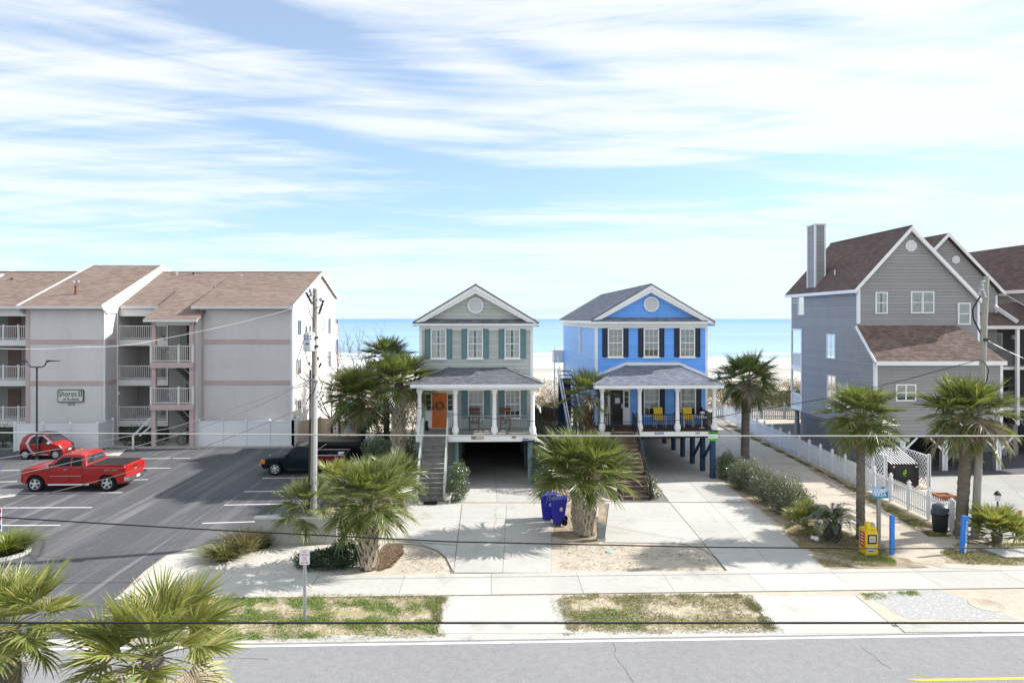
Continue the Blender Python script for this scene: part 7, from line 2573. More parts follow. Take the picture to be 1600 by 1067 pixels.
def yellow_chair(label, x, y, z, rz):
    t = thing('porch_chair', label, 'chair', (0, 0, 0), 'yellow chairs on the blue house porch')
    MB().box(-.25, .25, -.25, .25, .40, .44).build('seat', YELLOW, t)
    for i in range(4):
        x_ = -.25 + i * .128
        MB().hexa([(x_, .22, .44), (x_ + .12, .22, .44), (x_ + .12, .25, .44), (x_, .25, .44), (x_, .36, 1.08), (x_ + .12, .36, 1.08), (x_ + .12, .39, 1.08), (x_, .39, 1.08)]).build('back_slat', YELLOW, t)
    MB().box(-.26, .26, .35, .385, .90, 1.02).build('back_rail', YELLOW, t)
    for sg in (-1, 1):
        MB().box(sg * .30 - .04, sg * .30 + .04, -.28, .28, .60, .635).build('armrest', YELLOW, t)
        for y_ in (-.23, .22):
            MB().box(sg * .27 - .025, sg * .27 + .025, y_ - .025, y_ + .025, 0, .60).build('leg', WHITE, t)
    t.location = (x, y, z)
    t.rotation_euler = (0, 0, rz)


yellow_chair('yellow porch chair near the middle of the blue house porch', ax(1031, 38.7), 38.7, zdkb, R(4))
yellow_chair('yellow porch chair at the right window of the blue house porch', ax(1075.5, 38.7), 38.7, zdkb, R(-6))
tb = thing('side_table', 'small white pedestal table at the right end of the blue house porch', 'table', (ax(1097, 38.2), 38.2, zdkb))
q = Vector((ax(1097, 38.2), 38.2, zdkb))
MB().lathe(q, [(.28, .62), (.28, .66)], 18).build('table_top', WHITE, tb)
MB().lathe(q, [(.18, 0), (.16, .04), (.035, .08), (.035, .62)], 12).build('pedestal', WHITE, tb)
MB().lathe(q + Vector((0, 0, .661)), [(.07, 0), (.10, .14), (.02, .16)], 10)
cpn = thing('potted_flower', 'white flower pot on the small white porch table', 'flower pot', q + Vector((0, 0, .662)))
MB().lathe(q + Vector((0, 0, .662)), [(.06, 0), (.09, .12)], 10).build('pot', WHITE, cpn)
m = MB()
for i in range(40):
    a_, r2 = rnd.random() * 6.28, rnd.random() * .15
    p_ = q + Vector((r2 * math.cos(a_), r2 * math.sin(a_), .80 + rnd.random() * .12))
    m.poly([p_, p_ + Vector((.04, .01, .02)), p_ + Vector((.03, .02, .06)), p_ + Vector((-.01, .01, .04))])
m.build('petals', WHITE, cpn)

# wreath on the orange door, black urn beside it
wp = A(687, 634, Y1 - .10)
wr = thing('wreath', 'brown and orange wreath hanging on the orange front door', 'wreath', wp)
BR = M('wreath_twigs', (.08, .06, .05), .8, .2)
m = MB()
m.tube([wp + Vector((.20 * math.cos(R(a)), 0, .20 * math.sin(R(a)))) for a in range(0, 361, 20)], .05, 7)
m.build('twig_ring', BR, wr)
m = MB()
for i in range(70):
    a_ = rnd.random() * 6.28
    p_ = wp + Vector(((.20 + rnd.uniform(-.06, .06)) * math.cos(a_), -.05 + rnd.uniform(-.03, .0), (.20 + rnd.uniform(-.06, .06)) * math.sin(a_)))
    m.poly([p_, p_ + Vector((.04, -.01, .01)), p_ + Vector((.05, -.02, .05)), p_ + Vector((.0, -.01, .04))])
m.build('blossoms', M('wreath_blossom', (.40, .16, .10), .8, .2, island=.6, tint=(.3, .3, .28)), wr)
q = Vector((ax(666, 36.9), 36.9, zdk))
ur = thing('dog_statue', 'small black sitting dog figure beside the orange door', 'statue', q)
m = MB().lathe(q, [(.12, 0), (.14, .10), (.11, .25), (.08, .36)], 12)
m.lathe(q + Vector((.03, -.05, .36)), [(.05, -.02), (.09, .06), (.08, .13), (.03, .17)], 12)
m.beam(q + Vector((.03, -.08, .42)), q + Vector((.08, -.2, .40)), .07, .06)
m.build('statue_body', BLACKP, ur, smooth=50)

# white heron figure at the foot of the grey stairs
q = P(701, 788)
hr = thing('heron_statue', 'white heron figure standing beside the grey stairs and green shrub', 'statue', q)
m = MB()
m.tube([q + Vector(v) for v in ((-.16, 0, .20), (-.05, 0, .28), (.06, 0, .34), (.10, 0, .40))], [.02, .075, .06, .03], 10)
m.tube([q + Vector(v) for v in ((.08, 0, .37), (.12, 0, .44), (.10, 0, .50), (.13, 0, .54))], [.03, .022, .022, .028], 8)
m.tube([q + Vector(v) for v in ((.13, 0, .54), (.24, 0, .52))], [.022, .004], 6)
m.build('bird_body', WHITE, hr, smooth=60)
for dx in (.0, .05):
    MB().tube([q + Vector((dx, 0, .27)), q + Vector((dx + .03, 0, .13)), q + Vector((dx, 0, .0)), q + Vector((dx + .06, 0, .005))], .010, 5).build('leg', WHITE, hr)


# bicycles by the stair tower
def bicycle(label, x, y, rz):
    t = thing('bicycle', label, 'bicycle', (0, 0, 0), 'bicycles under the stair tower')
    for cx in (-.52, .52):
        m = MB().tube([(cx + .32 * math.cos(R(a)), 0, .33 + .32 * math.sin(R(a))) for a in range(0, 361, 20)], .022, 6, False)
        w_ = m.build('wheel', RUBBER, t)
        m = MB()
        for a in range(0, 180, 30):
            d_ = Vector((math.cos(R(a)), 0, math.sin(R(a)))) * .31
            m.tube([Vector((cx, 0, .33)) - d_, Vector((cx, 0, .33)) + d_], .004, 4)
        m.build('spoke_set', STEEL, w_)
    m = MB()
    for a, b in (((-.52, 0, .33), (-.1, 0, .30)), ((-.52, 0, .33), (-.2, 0, .75)), ((-.1, 0, .30), (-.22, 0, .85)), ((-.2, 0, .72), (.36, 0, .78)), ((-.1, 0, .30), (.38, 0, .70)), ((.52, 0, .33), (.34, 0, .95))):
        m.tube([a, b], .018, 6)
    m.build('frame', DARKMET, t)
    MB().box(-.34, -.10, -.07, .07, .86, .91).build('saddle', RUBBER, t)
    MB().tube([(.30, -.28, 1.0), (.35, 0, .97), (.30, .28, 1.0)], .015, 6).build('handlebar', DARKMET, t)
    t.location = (x, y, .06)
    t.rotation_euler = (0, R(0), rz)


bicycle('dark bicycle leaning at the right post of the stair tower', ax(297, 48.2), 48.2, R(15))
bicycle('dark bicycle beside the handrail left of the stair tower', ax(246, 47.8), 47.9, R(75))

# turquoise pool umbrella behind the beige fence
q = Vector((ax(547, 53), 53, 0))
TQ = M('turquoise_canvas', (.16, .52, .54), .8, .2, noise=(2, .05))
for px, lab in ((547, 'turquoise pool umbrella peak behind the beige gate'), (612, 'turquoise pool umbrella behind the tall palm trunks')):
    q = Vector((ax(px, 53), 53, 0))
    pu = thing('pool_umbrella', lab, 'umbrella', q, 'turquoise pool umbrellas')
    m = MB()
    for k in range(8):
        a0, a1 = R(45 * k), R(45 * (k + 1))
        m.poly([q + Vector((0, 0, 2.5)), q + Vector((1.15 * math.cos(a0), 1.15 * math.sin(a0), 1.65)), q + Vector((1.15 * math.cos((a0 + a1) / 2) * .93, 1.15 * math.sin((a0 + a1) / 2) * .93, 1.68)), q + Vector((1.15 * math.cos(a1), 1.15 * math.sin(a1), 1.65))])
        m.add([q + Vector((1.15 * math.cos(a0), 1.15 * math.sin(a0), 1.65)), q + Vector((1.15 * math.cos(a1), 1.15 * math.sin(a1), 1.65)), q + Vector((1.15 * math.cos(a1), 1.15 * math.sin(a1), 1.6)), q + Vector((1.15 * math.cos(a0), 1.15 * math.sin(a0), 1.6))], [(0, 1, 2, 3)])
    m.build('canopy', TQ, pu)
    MB().tube([q, q + Vector((0, 0, 2.85))], .03, 8).build('pole', WHITE, pu)
    MB().lathe(q, [(.28, 0), (.28, .08), (.06, .12)], 14).build('base', DARKMET, pu)

# someone in blue far off on the beach
def far_person():
    x, y = ax(1123.5, 112), 112.0
    z = land_z(x, y)
    t = thing('person', 'person in a blue top standing far off on the beach beside the blue house', 'person', (x, y, z))
    vs = [(0, 0, .90), (0, 0, 1.15), (0, 0, 1.42), (0, 0, 1.52), (0, 0, 1.66), (.10, 0, .86), (.12, .02, .46), (.12, 0, .05), (.12, -.12, .03), (-.10, 0, .86), (-.12, -.02, .46), (-.12, .02, .05), (-.12, -.10, .03),
          (.19, 0, 1.38), (.25, 0, 1.10), (.26, -.06, .86), (-.19, 0, 1.38), (-.25, 0, 1.10), (-.26, -.08, .88)]
    es = [(0, 1), (1, 2), (2, 3), (3, 4), (0, 5), (5, 6), (6, 7), (7, 8), (0, 9), (9, 10), (10, 11), (11, 12), (2, 13), (13, 14), (14, 15), (2, 16), (16, 17), (17, 18)]
    rs = [.14, .14, .13, .055, .10, .09, .065, .045, .035, .09, .065, .045, .035, .06, .045, .035, .06, .045, .035]
    me = bpy.data.meshes.new('body')
    me.from_pydata(vs, es, [])
    o = link('body', me, t)
    sk = o.modifiers.new('skin', 'SKIN')
    for i, r in enumerate(rs):
        me.skin_vertices[0].data[i].radius = (r, r)
    me.skin_vertices[0].data[0].use_root = True
    o.modifiers.new('smooth', 'SUBSURF').levels = 1
    me.materials.append(M('skin_tone', (.45, .28, .20), .6, .3))
    m = MB().lathe((0, 0, 0), [(.16, .92), (.17, 1.1), (.185, 1.36), (.12, 1.46)], 12)
    m.tube([(.19, 0, 1.40), (.26, 0, 1.12)], [.075, .06], 8).tube([(-.19, 0, 1.40), (-.26, 0, 1.12)], [.075, .06], 8)
    link('shirt', m.mesh('shirt', M('blue_shirt', (.04, .16, .55), .8, .2)), t)
    link('shorts', MB().lathe((.09, 0, 0), [(.11, .55), (.13, .93)], 10).lathe((-.09, 0, 0), [(.11, .55), (.13, .93)], 10).mesh('shorts', NAVY), t)
    link('hair', MB().lathe((0, .01, 1.66), [(.10, -.02), (.112, .05), (.08, .11), (.02, .13)], 10).mesh('hair', M('brown_hair', (.05, .03, .02), .7, .3)), t)


far_person()


# small finds on the ground
q = P(952, 862)
bl_id = thing('plastic_lid', 'pale blue plastic lid lying on the sand strip', 'lid', q)
MB().lathe(q, [(.13, .0), (.15, .02), (.12, .035), (.04, .04)], 14).build('lid_disc', M('pale_blue_plastic', (.30, .50, .62), .4, .4), bl_id, smooth=40)
q = P(1277, 829)
wl_ = thing('path_light', 'short white path light behind the sago palm', 'garden light', q)
MB().lathe(q, [(.09, 0), (.10, .30), (.08, .42), (.03, .46)], 12).build('lamp_body', WHITE, wl_, smooth=40)
MB().lathe(q, [(.12, 0), (.12, .03)], 12).build('base', GREYMET, wl_)
q = P(1273, 846)
gl2 = thing('ground_light', 'small tilted white spotlight on the ground left of the sago palm', 'garden light', q)
MB().tube([q + Vector((-.05, 0, .02)), q + Vector((-.02, 0, .14))], .02, 6).build('spike', DARKMET, gl2)
MB().tube([q + Vector((-.14, 0, .18)), q + Vector((.10, -.05, .12))], [.07, .10], 12).build('lamp_head', WHITE, gl2, smooth=40)
wl3 = thing('porch_lantern', 'white globe light at the left corner of the grey house porch', 'lamp', (ax(651, 36.5), 36.5, zdk))
q = Vector((ax(651, 36.5), 36.5, zy(626, 36.5)))
MB().lathe(q, [(.03, -.16), (.10, -.06), (.11, .02), (.06, .10)], 12).build('globe', WHITE, wl3, smooth=60)
MB().tube([q + Vector((0, 0, -.14)), q + Vector((0, 0, -1.3))], .025, 6).build('post', WHITE, wl3)
fl4 = thing('floodlight', 'white twin floodlight on the right porch corner of the grey house', 'lamp', (ax(840, 36), 36, zy(636, 36)))
q = Vector((ax(840, 36), 36, zy(636, 36)))
MB().tube([q, q + Vector((.10, 0, -.04)), q + Vector((.16, 0, -.30))], [.05, .06, .03], 8).build('arm', WHITE, fl4)
MB().tube([q + Vector((0, 0, .06)), q + Vector((.05, -.1, .0))], [.05, .08], 10).build('lamp_head', WHITE, fl4)


# ------------------------------------------------------------------ vegetation
PALM = LEAF('palm_leaf', (0.085, 0.125, 0.022), (0.205, 0.240, 0.062), .35, .10, .42, (0.30, 0.29, 0.14))
PALM_DARK = LEAF('deep_palm_leaf', (0.065, 0.100, 0.024), (0.165, 0.195, 0.058), .30, .12, .4, (0.27, 0.26, 0.14))
PALM_YEL = LEAF('sunny_palm_leaf', (0.15, 0.195, 0.032), (0.33, 0.335, 0.095), .36, .10, .42, (0.42, 0.37, 0.16))
PALM_DEAD = LEAF('dead_palm_leaf', (0.20, 0.155, 0.10), (0.34, 0.28, 0.20), .2, .05, .6)
STALK = M('palm_stalk', (.16, .18, .06), .5, .3, noise=(5, .15))
STALKD = M('dry_palm_stalk', (.25, .20, .14), .8, .2)
TRUNKM = M('palm_trunk', (.205, .175, .145), .95, .1, noise=(3, .25), noise2=(20, .3), bump=(14, .9, .05), stretch=(1, 1, 3))
TRUNKD = M('dark_palm_trunk', (.085, .07, .055), .95, .1, noise=(8, .3))
BOOT = M('palm_boot', (.40, .345, .275), .9, .1, noise=(6, .25), objr=.25)
BOOTB = M('brown_palm_boot', (.20, .12, .07), .9, .1, noise=(6, .25), objr=.25)


def frond(seed, n, Rl, pet, spread, droop, fold, leaf, stalk, width=1.0, curl=.3):
    """one costapalmate fan leaf pointing along +X: stalk, curved rib and folded segments"""
    rg = random.Random(seed)
    V, Fc, MI = [], [], []
    m = MB()
    pts = []
    for i in range(5):
        t = i / 4
        pts.append((pet * t, 0, .06 * pet * math.sin(t * 2.2) - droop * .12 * pet * t * t))
    m.cur = 1
    m.tube(pts, [.020, .017, .014, .012, .010], 5)
    hub = Vector(pts[-1])
    m.cur = 0
    costa = Rl * .42
    for i in range(n):
        f = (i + .5) / n * 2 - 1
        a = f * R(spread) + rg.uniform(-.03, .03)
        cz = max(0.0, math.cos(a * .5))
        t0 = (1 - abs(f)) ** 1.3
        base = hub + Vector((costa * t0 * .9, 0, -curl * costa * t0 * t0))
        L = Rl * (.62 + .38 * cz ** .8) * rg.uniform(.88, 1.06) - costa * t0 * .45
        d = Vector((math.cos(a), math.sin(a), fold * abs(math.sin(a)) * .7 + rg.uniform(-.05, .05) - curl * t0 * .35)).normalized()
        side = Vector((-math.sin(a), math.cos(a), 0))
        up = d.cross(side).normalized()
        if up.z < 0:
            up = -up
        dr = droop * rg.uniform(.4, 1.5) + (.6 if rg.random() < .08 else 0)
        w0 = R(spread) * 2 / n * L * .30 * width
        tw = rg.uniform(-.35, .35)
        prev = None
        vs = []
        prof = [(0.0, .25), (.26, .92), (.46, .88), (.70, .52), (.88, .24), (1.0, .02)]
        for s_, ww in prof:
            p = base + d * (L * s_)
            p = p + Vector((0, 0, -dr * L * .55 * s_ ** 2.6)) - d * (dr * L * .16 * s_ ** 3)
            w = w0 * ww
            sd = (side * math.cos(tw * s_) + up * math.sin(tw * s_))
            vs += [p - sd * w + up * w * .35, p - up * w * .25, p + sd * w + up * w * .35]
        k = len(prof)
        m.add(vs, [(3 * j + c, 3 * j + c + 1, 3 * j + c + 4, 3 * j + c + 3) for j in range(k - 1) for c in (0, 1)])
    return m.mesh('frond', [leaf, stalk])


FR = {}


def frond_set(key, leaf, stalk=STALK):
    if key not in FR:
        fw = 1.4 if key == 'sunny' else 1.12
        k = hash(key) % 1000 if False else sum(map(ord, key))
        FR[key] = {
            'up': [frond(k + i, 30, 1.0, .55, 80, .08, .55, leaf, stalk, fw, .2) for i in range(3)],
            'mid': [frond(k + 10 + i, 34, 1.0, .70, 108, .20, .38, leaf, stalk, fw, .28) for i in range(4)],
            'low': [frond(k + 20 + i, 32, 1.0, .72, 104, .42, .22, leaf, stalk, fw, .45) for i in range(3)],
        }
    return FR[key]


DEADF = [frond(900 + i, 26, .9, .75, 70, 1.3, -.1, PALM_DEAD, STALKD, .8, .9) for i in range(3)]
BROWNF = [frond(950 + i, 32, 1.0, .72, 104, .6, .15, PALM_DEAD, STALKD, 1.0, .5) for i in range(2)]
BOOTME = {}


def boot_mesh(mat):
    if mat.name not in BOOTME:
        m = MB()
        m.hexa([(0, -.085, -.16), (.03, -.085, -.16), (.03, .085, -.16), (0, .085, -.16), (.115, -.04, .13), (.155, -.035, .12), (.155, .035, .12), (.115, .04, .13)])
        m.hexa([(.115, -.042, .131), (.156, -.037, .121), (.156, -.008, .121), (.115, -.008, .131), (.17, -.055, .24), (.19, -.05, .235), (.19, -.03, .235), (.17, -.03, .24)])
        m.hexa([(.115, .008, .131), (.156, .008, .121), (.156, .037, .121), (.115, .042, .131), (.17, .03, .24), (.19, .03, .235), (.19, .05, .235), (.17, .055, .24)])
        BOOTME[mat.name] = m.mesh('leaf_base', mat)
    return BOOTME[mat.name]


def palm(label, base, crown, size, n, key, leaf, r0=.17, r1=.15, boots=None, dead=2, low=-50, group='sabal palms', seed=1, name='palm_tree', stalk=STALK, hi=82, spreadz=.35, bootmat=BOOT, lean=0.0, dense=1.0):
    """base, crown: world points; size: blade length; boots=(z0, z1) range of old leaf bases on the trunk"""
    rg = random.Random(seed)
    base, crown = Vector(base), Vector(crown)
    t = thing(name, label, 'palm tree', base, group)
    Hh = crown.z - base.z
    pts, rs = [], []
    k = max(6, int(Hh / .16))
    for i in range(k + 1):
        q = i / k
        p = base.lerp(crown, q)
        p.x += lean * math.sin(q * math.pi)
        pts.append(p + Vector((rg.uniform(-.008, .008), rg.uniform(-.008, .008), 0)))
        rs.append((r0 + (r1 - r0) * q) * (1 + (.05 if i % 2 else -.03)) * (1.25 if i == 0 else 1))
    MB().tube(pts, rs, 14).build('trunk', TRUNKD if boots else TRUNKM, t, smooth=60)
    if boots:
        bm = boot_mesh(bootmat)
        z, i = boots[0], 0
        while z < boots[1]:
            q = (z - base.z) / Hh
            c = base.lerp(crown, min(1, q))
            c.x += lean * math.sin(min(1, q) * math.pi)
            a = i * 2.39996
            rr = r0 + (r1 - r0) * q - .03
            o = link('leaf_base', bm, t, loc=c - base + Vector((rr * math.cos(a), rr * math.sin(a), 0)), rot=(rg.uniform(-.12, .12), rg.uniform(-.15, .2), a + rg.uniform(-.2, .2)))
            o.scale = (1, r0 / .2 * 1.25, r0 / .2) if r0 > .2 else (1, 1, 1)
            z += .034 / (r0 / .2) if r0 > .2 else .04
            i += 1
    fs = frond_set(key, leaf, stalk)
    for i in range(n):
        u = (i + .5) / n
        el = low + (hi - low) * (1 - u) ** .85
        az = i * 2.39996 + rg.uniform(-.25, .25)
        kind = 'up' if el > 48 else 'mid' if el > 2 else 'low'
        me = rg.choice(fs[kind]) if not (el < 4 and rg.random() < .16) else rg.choice(BROWNF)
        sc = size * rg.uniform(.86, 1.1) * (.84 if el > 62 else 1)
        off = crown - base + Vector((0, 0, (el / 90.0) * spreadz * size * .35))
        off += Vector((math.cos(az), math.sin(az), 0)) * r1 * .55
        link('frond', me, t, loc=off, rot=(rg.uniform(-.35, .35), -R(el + rg.uniform(-7, 7)), az), scale=sc)
    for i in range(dead):
        az = rg.uniform(0, 6.28)
        link('dead_frond', rg.choice(DEADF), t, loc=crown - base + Vector((math.cos(az) * r1, math.sin(az) * r1, -.15)), rot=(rg.uniform(-.3, .3), R(rg.uniform(58, 78)), az), scale=size * rg.uniform(.7, .95))
    return t


def pbase(px, py):
    return P(px, py)


def crown_at(px, py, Y):
    return A(px, py, Y)


# palms between the parking lot and the grey house
b = P(566, 716)
palm('tall sabal palm with a wide low crown over the dark pickups', b, A(563, 624, b.y), 1.46, 58, 'mix', PALM, .23, .2, (1.6, 3.5), 4, -58, seed=3, bootmat=BOOTB)
b = P(622, 756)
palm('tall sabal palm with thick shaggy trunk beside the grey house porch', b, A(624, 598, b.y), 1.15, 48, 'mix', PALM, .24, .24, (1.6, 4.7), 2, -52, seed=4)
b = P(604, 705)
palm('tallest sabal palm crown rising behind the palm clump against the sea', b, A(604, 560, b.y), 1.08, 36, 'dark', PALM_DARK, .2, .18, None, 2, -40, seed=5)
b = P(575, 889)
palm('stout sabal palm with criss-cross leaf bases in the white gravel bed', b, A(576, 782, b.y), 1.06, 44, 'mix', PALM, .24, .21, (.1, 2.2), 2, -48, seed=6)
b = P(497, 842)
palm('short sabal palm crowded against the wooden utility pole', b, A(482, 790, b.y), .86, 26, 'mix', PALM, .2, .17, (.2, 1.2), 4, -50, seed=7)
b = P(560, 812)
palm('low fan palm behind the stout gravel-bed palm, beside the stairs', b, A(600, 765, b.y), 1.0, 24, 'mix', PALM, .16, .15, None, 1, -20, seed=8)
b = P(632, 800)
palm('low fan palm crouched between the leafy bush and the grey stairs', b, A(620, 748, b.y), .9, 22, 'mix', PALM, .14, .13, None, 1, -25, seed=18)
b = P(540, 790)
palm('low fan palm spreading in front of the maroon pickup bed', b, A(530, 756, b.y), .9, 20, 'sunny', PALM_YEL, .14, .13, None, 1, -20, seed=19)
# the fat palm between the two driveways
b = P(914, 834)
palm('fat sabal palm with bulging criss-cross trunk beside the blue carts', b, A(910, 742, b.y), 1.30, 62, 'mix', PALM, .38, .30, (.06, 2.1), 0, -20, seed=9)
b = P(922, 742)
palm('slender sabal palm in front of the blue house with few fronds', b, A(918, 620, b.y), 1.08, 22, 'path', PALM, .17, .16, (1.8, 3.8), 2, -44, seed=10, bootmat=BOOTB, lean=.06)
# path palm
b = P(1164, 716)
palm('single straight sabal palm rising from the hedge beside the beach path', b, A(1166, 594, b.y), 1.24, 48, 'path', PALM, .26, .23, None, 6, -58, seed=11)
# right pair
b = P(1345, 842)
palm('sabal palm with dark trunk behind the yellow newspaper box', b, A(1345, 652, b.y), .98, 52, 'path', PALM, .17, .15, None, 5, -58, seed=12)
b = P(1501, 836)
palm('sabal palm with a broad crown hugging the leaning grey utility pole', b, A(1513, 650, b.y), 1.17, 54, 'path', PALM, .22, .22, None, 3, -52, seed=13)
q = b
m_ = boot_mesh(BOOTB)
# a collar of old leaf bases under that crown
pt2 = bpy.data.objects[[o.name for o in bpy.data.objects if o.get('label', '').startswith('sabal palm with a broad crown')][0]]
cc = A(1513, 690, b.y)
for i in range(22):
    a = i * 2.39996
    link('leaf_base', m_, pt2, loc=cc - b + Vector((.19 * math.cos(a), .19 * math.sin(a), -.25 + i * .03)), rot=(0, .25, a))
b = P(1558, 848)
palm('bushy palmetto clump at the foot of the leaning grey pole', b, b + Vector((0, 0, .35)), .78, 34, 'sunny', PALM_YEL, .16, .2, None, 1, 5, seed=14, name='palmetto_bush', hi=80)
b = P(1262, 834)
palm('small yellowing palmetto at the hedge end left of the sago palm', b, b + Vector((-.1, 0, .45)), .62, 18, 'sunny', PALM_YEL, .1, .1, None, 3, -10, seed=15, name='palmetto_bush', hi=75)
# two palms on the near side of the road, their crowns cut by the frame
b = Vector((ax(22, 10.6), 10.6, 0))
palm('sunlit palm crown at the bottom left corner cut by the frame', b, A(12, 980, 10.6), .62, 28, 'sunny', PALM_YEL, .17, .16, None, 2, -40, seed=16)
b = Vector((ax(238, 10.8), 10.8, 0))
palm('sunlit palm crown at the bottom of the frame beside the road line', b, A(238, 1026, 10.8), .77, 32, 'sunny', PALM_YEL, .17, .16, None, 1, -35, seed=17)


# sago palm: feathery fronds
def pinnate(seed, L):
    rg = random.Random(seed)
    m = MB()
    rib = []
    for i in range(9):
        t = i / 8
        rib.append(Vector((L * t * (1 - .12 * t), 0, .42 * L * math.sin(t * 2.5) * .75 - .20 * L * t ** 3)))
    m.cur = 1
    m.tube(rib, [.014, .013, .012, .011, .010, .008, .006, .005, .004], 5)
    m.cur = 0
    for i in range(44):
        t = .16 + .84 * i / 44
        k = min(7, int(t * 8))
        p = rib[k].lerp(rib[k + 1], t * 8 - k)
        d = (rib[k + 1] - rib[k]).normalized()
        ll = L * .20 * math.sin(math.pi * min(1, t * .85 + .12)) + .02
        for sg in (-1, 1):
            dd = (Vector((d.x * .55, sg * .9, d.z * .55 + .32))).normalized()
            q = p + dd * ll + Vector((0, 0, -.10 * ll))
            m.add([p - d * .009, p + dd * ll * .5 + d * .010, q, p + dd * ll * .5 - d * .010], [(0, 1, 2, 3)])
    return m.mesh('frond', [SAGO, STALK])


SAGO = LEAF('sago_leaf', (0.040, 0.060, 0.020), (0.075, 0.095, 0.035), .2, .2, .35)
b = P(1301, 846)
t = thing('sago_palm', 'dark feathery sago palm on a stubby shaggy trunk by the driveway', 'palm tree', b)
MB().tube([b, b + Vector((0, 0, .25)), b + Vector((0, 0, .7))], [.22, .20, .15], 12).build('trunk', TRUNKM, t, smooth=60)
bm = boot_mesh(M('grey_palm_boot', (.14, .125, .10), .95, .1, noise=(6, .25), objr=.25))
for i in range(60):
    a = i * 2.39996
    link('leaf_base', bm, t, loc=(.17 * math.cos(a), .17 * math.sin(a), .05 + i * .0108), rot=(0, .1, a), scale=(.9, .8, .75))
pins = [pinnate(70 + i, 1.15) for i in range(4)]
for i in range(34):
    a = i * 2.39996
    el = 62 - 58 * i / 34
    link('frond', pins[i % 4], t, loc=(.08 * math.cos(a), .08 * math.sin(a), .68), rot=(rnd.uniform(-.15, .15), -R(el - 20), a), scale=rnd.uniform(.85, 1.1))


def leafy(rg, blobs, n, size, aspect=2.2, up=.3, core=.55):
    """scatter single folded leaves through lumpy volumes"""
    V, Fc = [], []
    tot = sum(bb[3] * bb[4] * bb[5] for bb in blobs)
    for (cx, cy, cz, rx, ry, rz) in blobs:
        k = int(n * rx * ry * rz / tot)
        for _ in range(k):
            while True:
                d = Vector((rg.gauss(0, 1), rg.gauss(0, 1), rg.gauss(0, 1)))
                if d.length > .01:
                    break
            d.normalize()
            lump = 1 + .22 * math.sin(d.x * 5 + cx * 3) * math.sin(d.y * 4 + cy) + .16 * math.sin(d.z * 7 + cx)
            r = (core + (1 - core) * rg.random() ** .5) * lump * rg.choice((1, 1, 1, 1, 1.12))
            p = Vector((cx + d.x * r * rx, cy + d.y * r * ry, cz + d.z * r * rz))
            if p.z < .03:
                continue
            ax_ = (d * .6 + Vector((rg.gauss(0, .6), rg.gauss(0, .6), rg.gauss(0, .6) + up))).normalized()
            sd = ax_.cross(Vector((rg.gauss(0, 1), rg.gauss(0, 1), rg.gauss(0, 1)))).normalized()
            s = size * rg.uniform(.6, 1.3)
            w = s / aspect
            nn = ax_.cross(sd)
            b0 = len(V)
            V += [p, p + ax_ * s * .5 + sd * w * .5 + nn * w * .2, p + ax_ * s - nn * s * .1, p + ax_ * s * .5 - sd * w * .5 + nn * w * .2]
            Fc.append((b0, b0 + 1, b0 + 2, b0 + 3))
    return V, Fc


def shrub(label, base, blobs, n, size, mat, seed=1, cat='bush', name='bush', twigs=6, group=None, aspect=2.2, up=.3, twigmat=None, core=.55):
    rg = random.Random(seed)
    t = thing(name, label, cat, base, group)
    V, Fc = leafy(rg, blobs, n, size, aspect, up, core)
    me = bpy.data.meshes.new('foliage')
    me.from_pydata(V, [], Fc)
    me.materials.append(mat)
    link('foliage', me, t)
    m = MB()
    for i in range(twigs):
        bb = rg.choice(blobs)
        e = Vector((bb[0] + rg.uniform(-.6, .6) * bb[3], bb[1] + rg.uniform(-.6, .6) * bb[4], bb[2] + rg.uniform(-.2, .75) * bb[5]))
        s = Vector((rg.uniform(-.1, .1) + bb[0] * .4, rg.uniform(-.1, .1) + bb[1] * .4, 0))
        mid = s.lerp(e, .5) + Vector((rg.uniform(-.1, .1), rg.uniform(-.1, .1), .1))
        m.tube([s, mid, e], [.03, .02, .008], 5)
    link('branch', m.mesh('branch', twigmat or BARK), t)
    return t


BARK = M('shrub_bark', (.14, .11, .085), .9, .1, noise=(8, .2))
BUSHG = LEAF('glossy_green_leaf', (0.055, 0.095, 0.022), (0.150, 0.195, 0.055), .25, .2, .32)
BUSHD = LEAF('dark_green_leaf', (0.018, 0.045, 0.014), (0.050, 0.085, 0.026), .2, .14, .4)
OLEA = LEAF('grey_green_leaf', (0.085, 0.105, 0.055), (0.215, 0.235, 0.145), .22, .14, .42)
YELG = LEAF('yellow_green_leaf', (0.12, 0.17, 0.025), (0.24, 0.27, 0.05), .35, .1, .45)
SCRUB = LEAF('dry_scrub_leaf', (0.20, 0.155, 0.115), (0.33, 0.265, 0.205), .2, .03, .7)
SCRUBG = LEAF('dune_green_leaf', (0.075, 0.085, 0.035), (0.15, 0.155, 0.07), .25, .06, .55)


def at(px, py):
    return P(px, py)


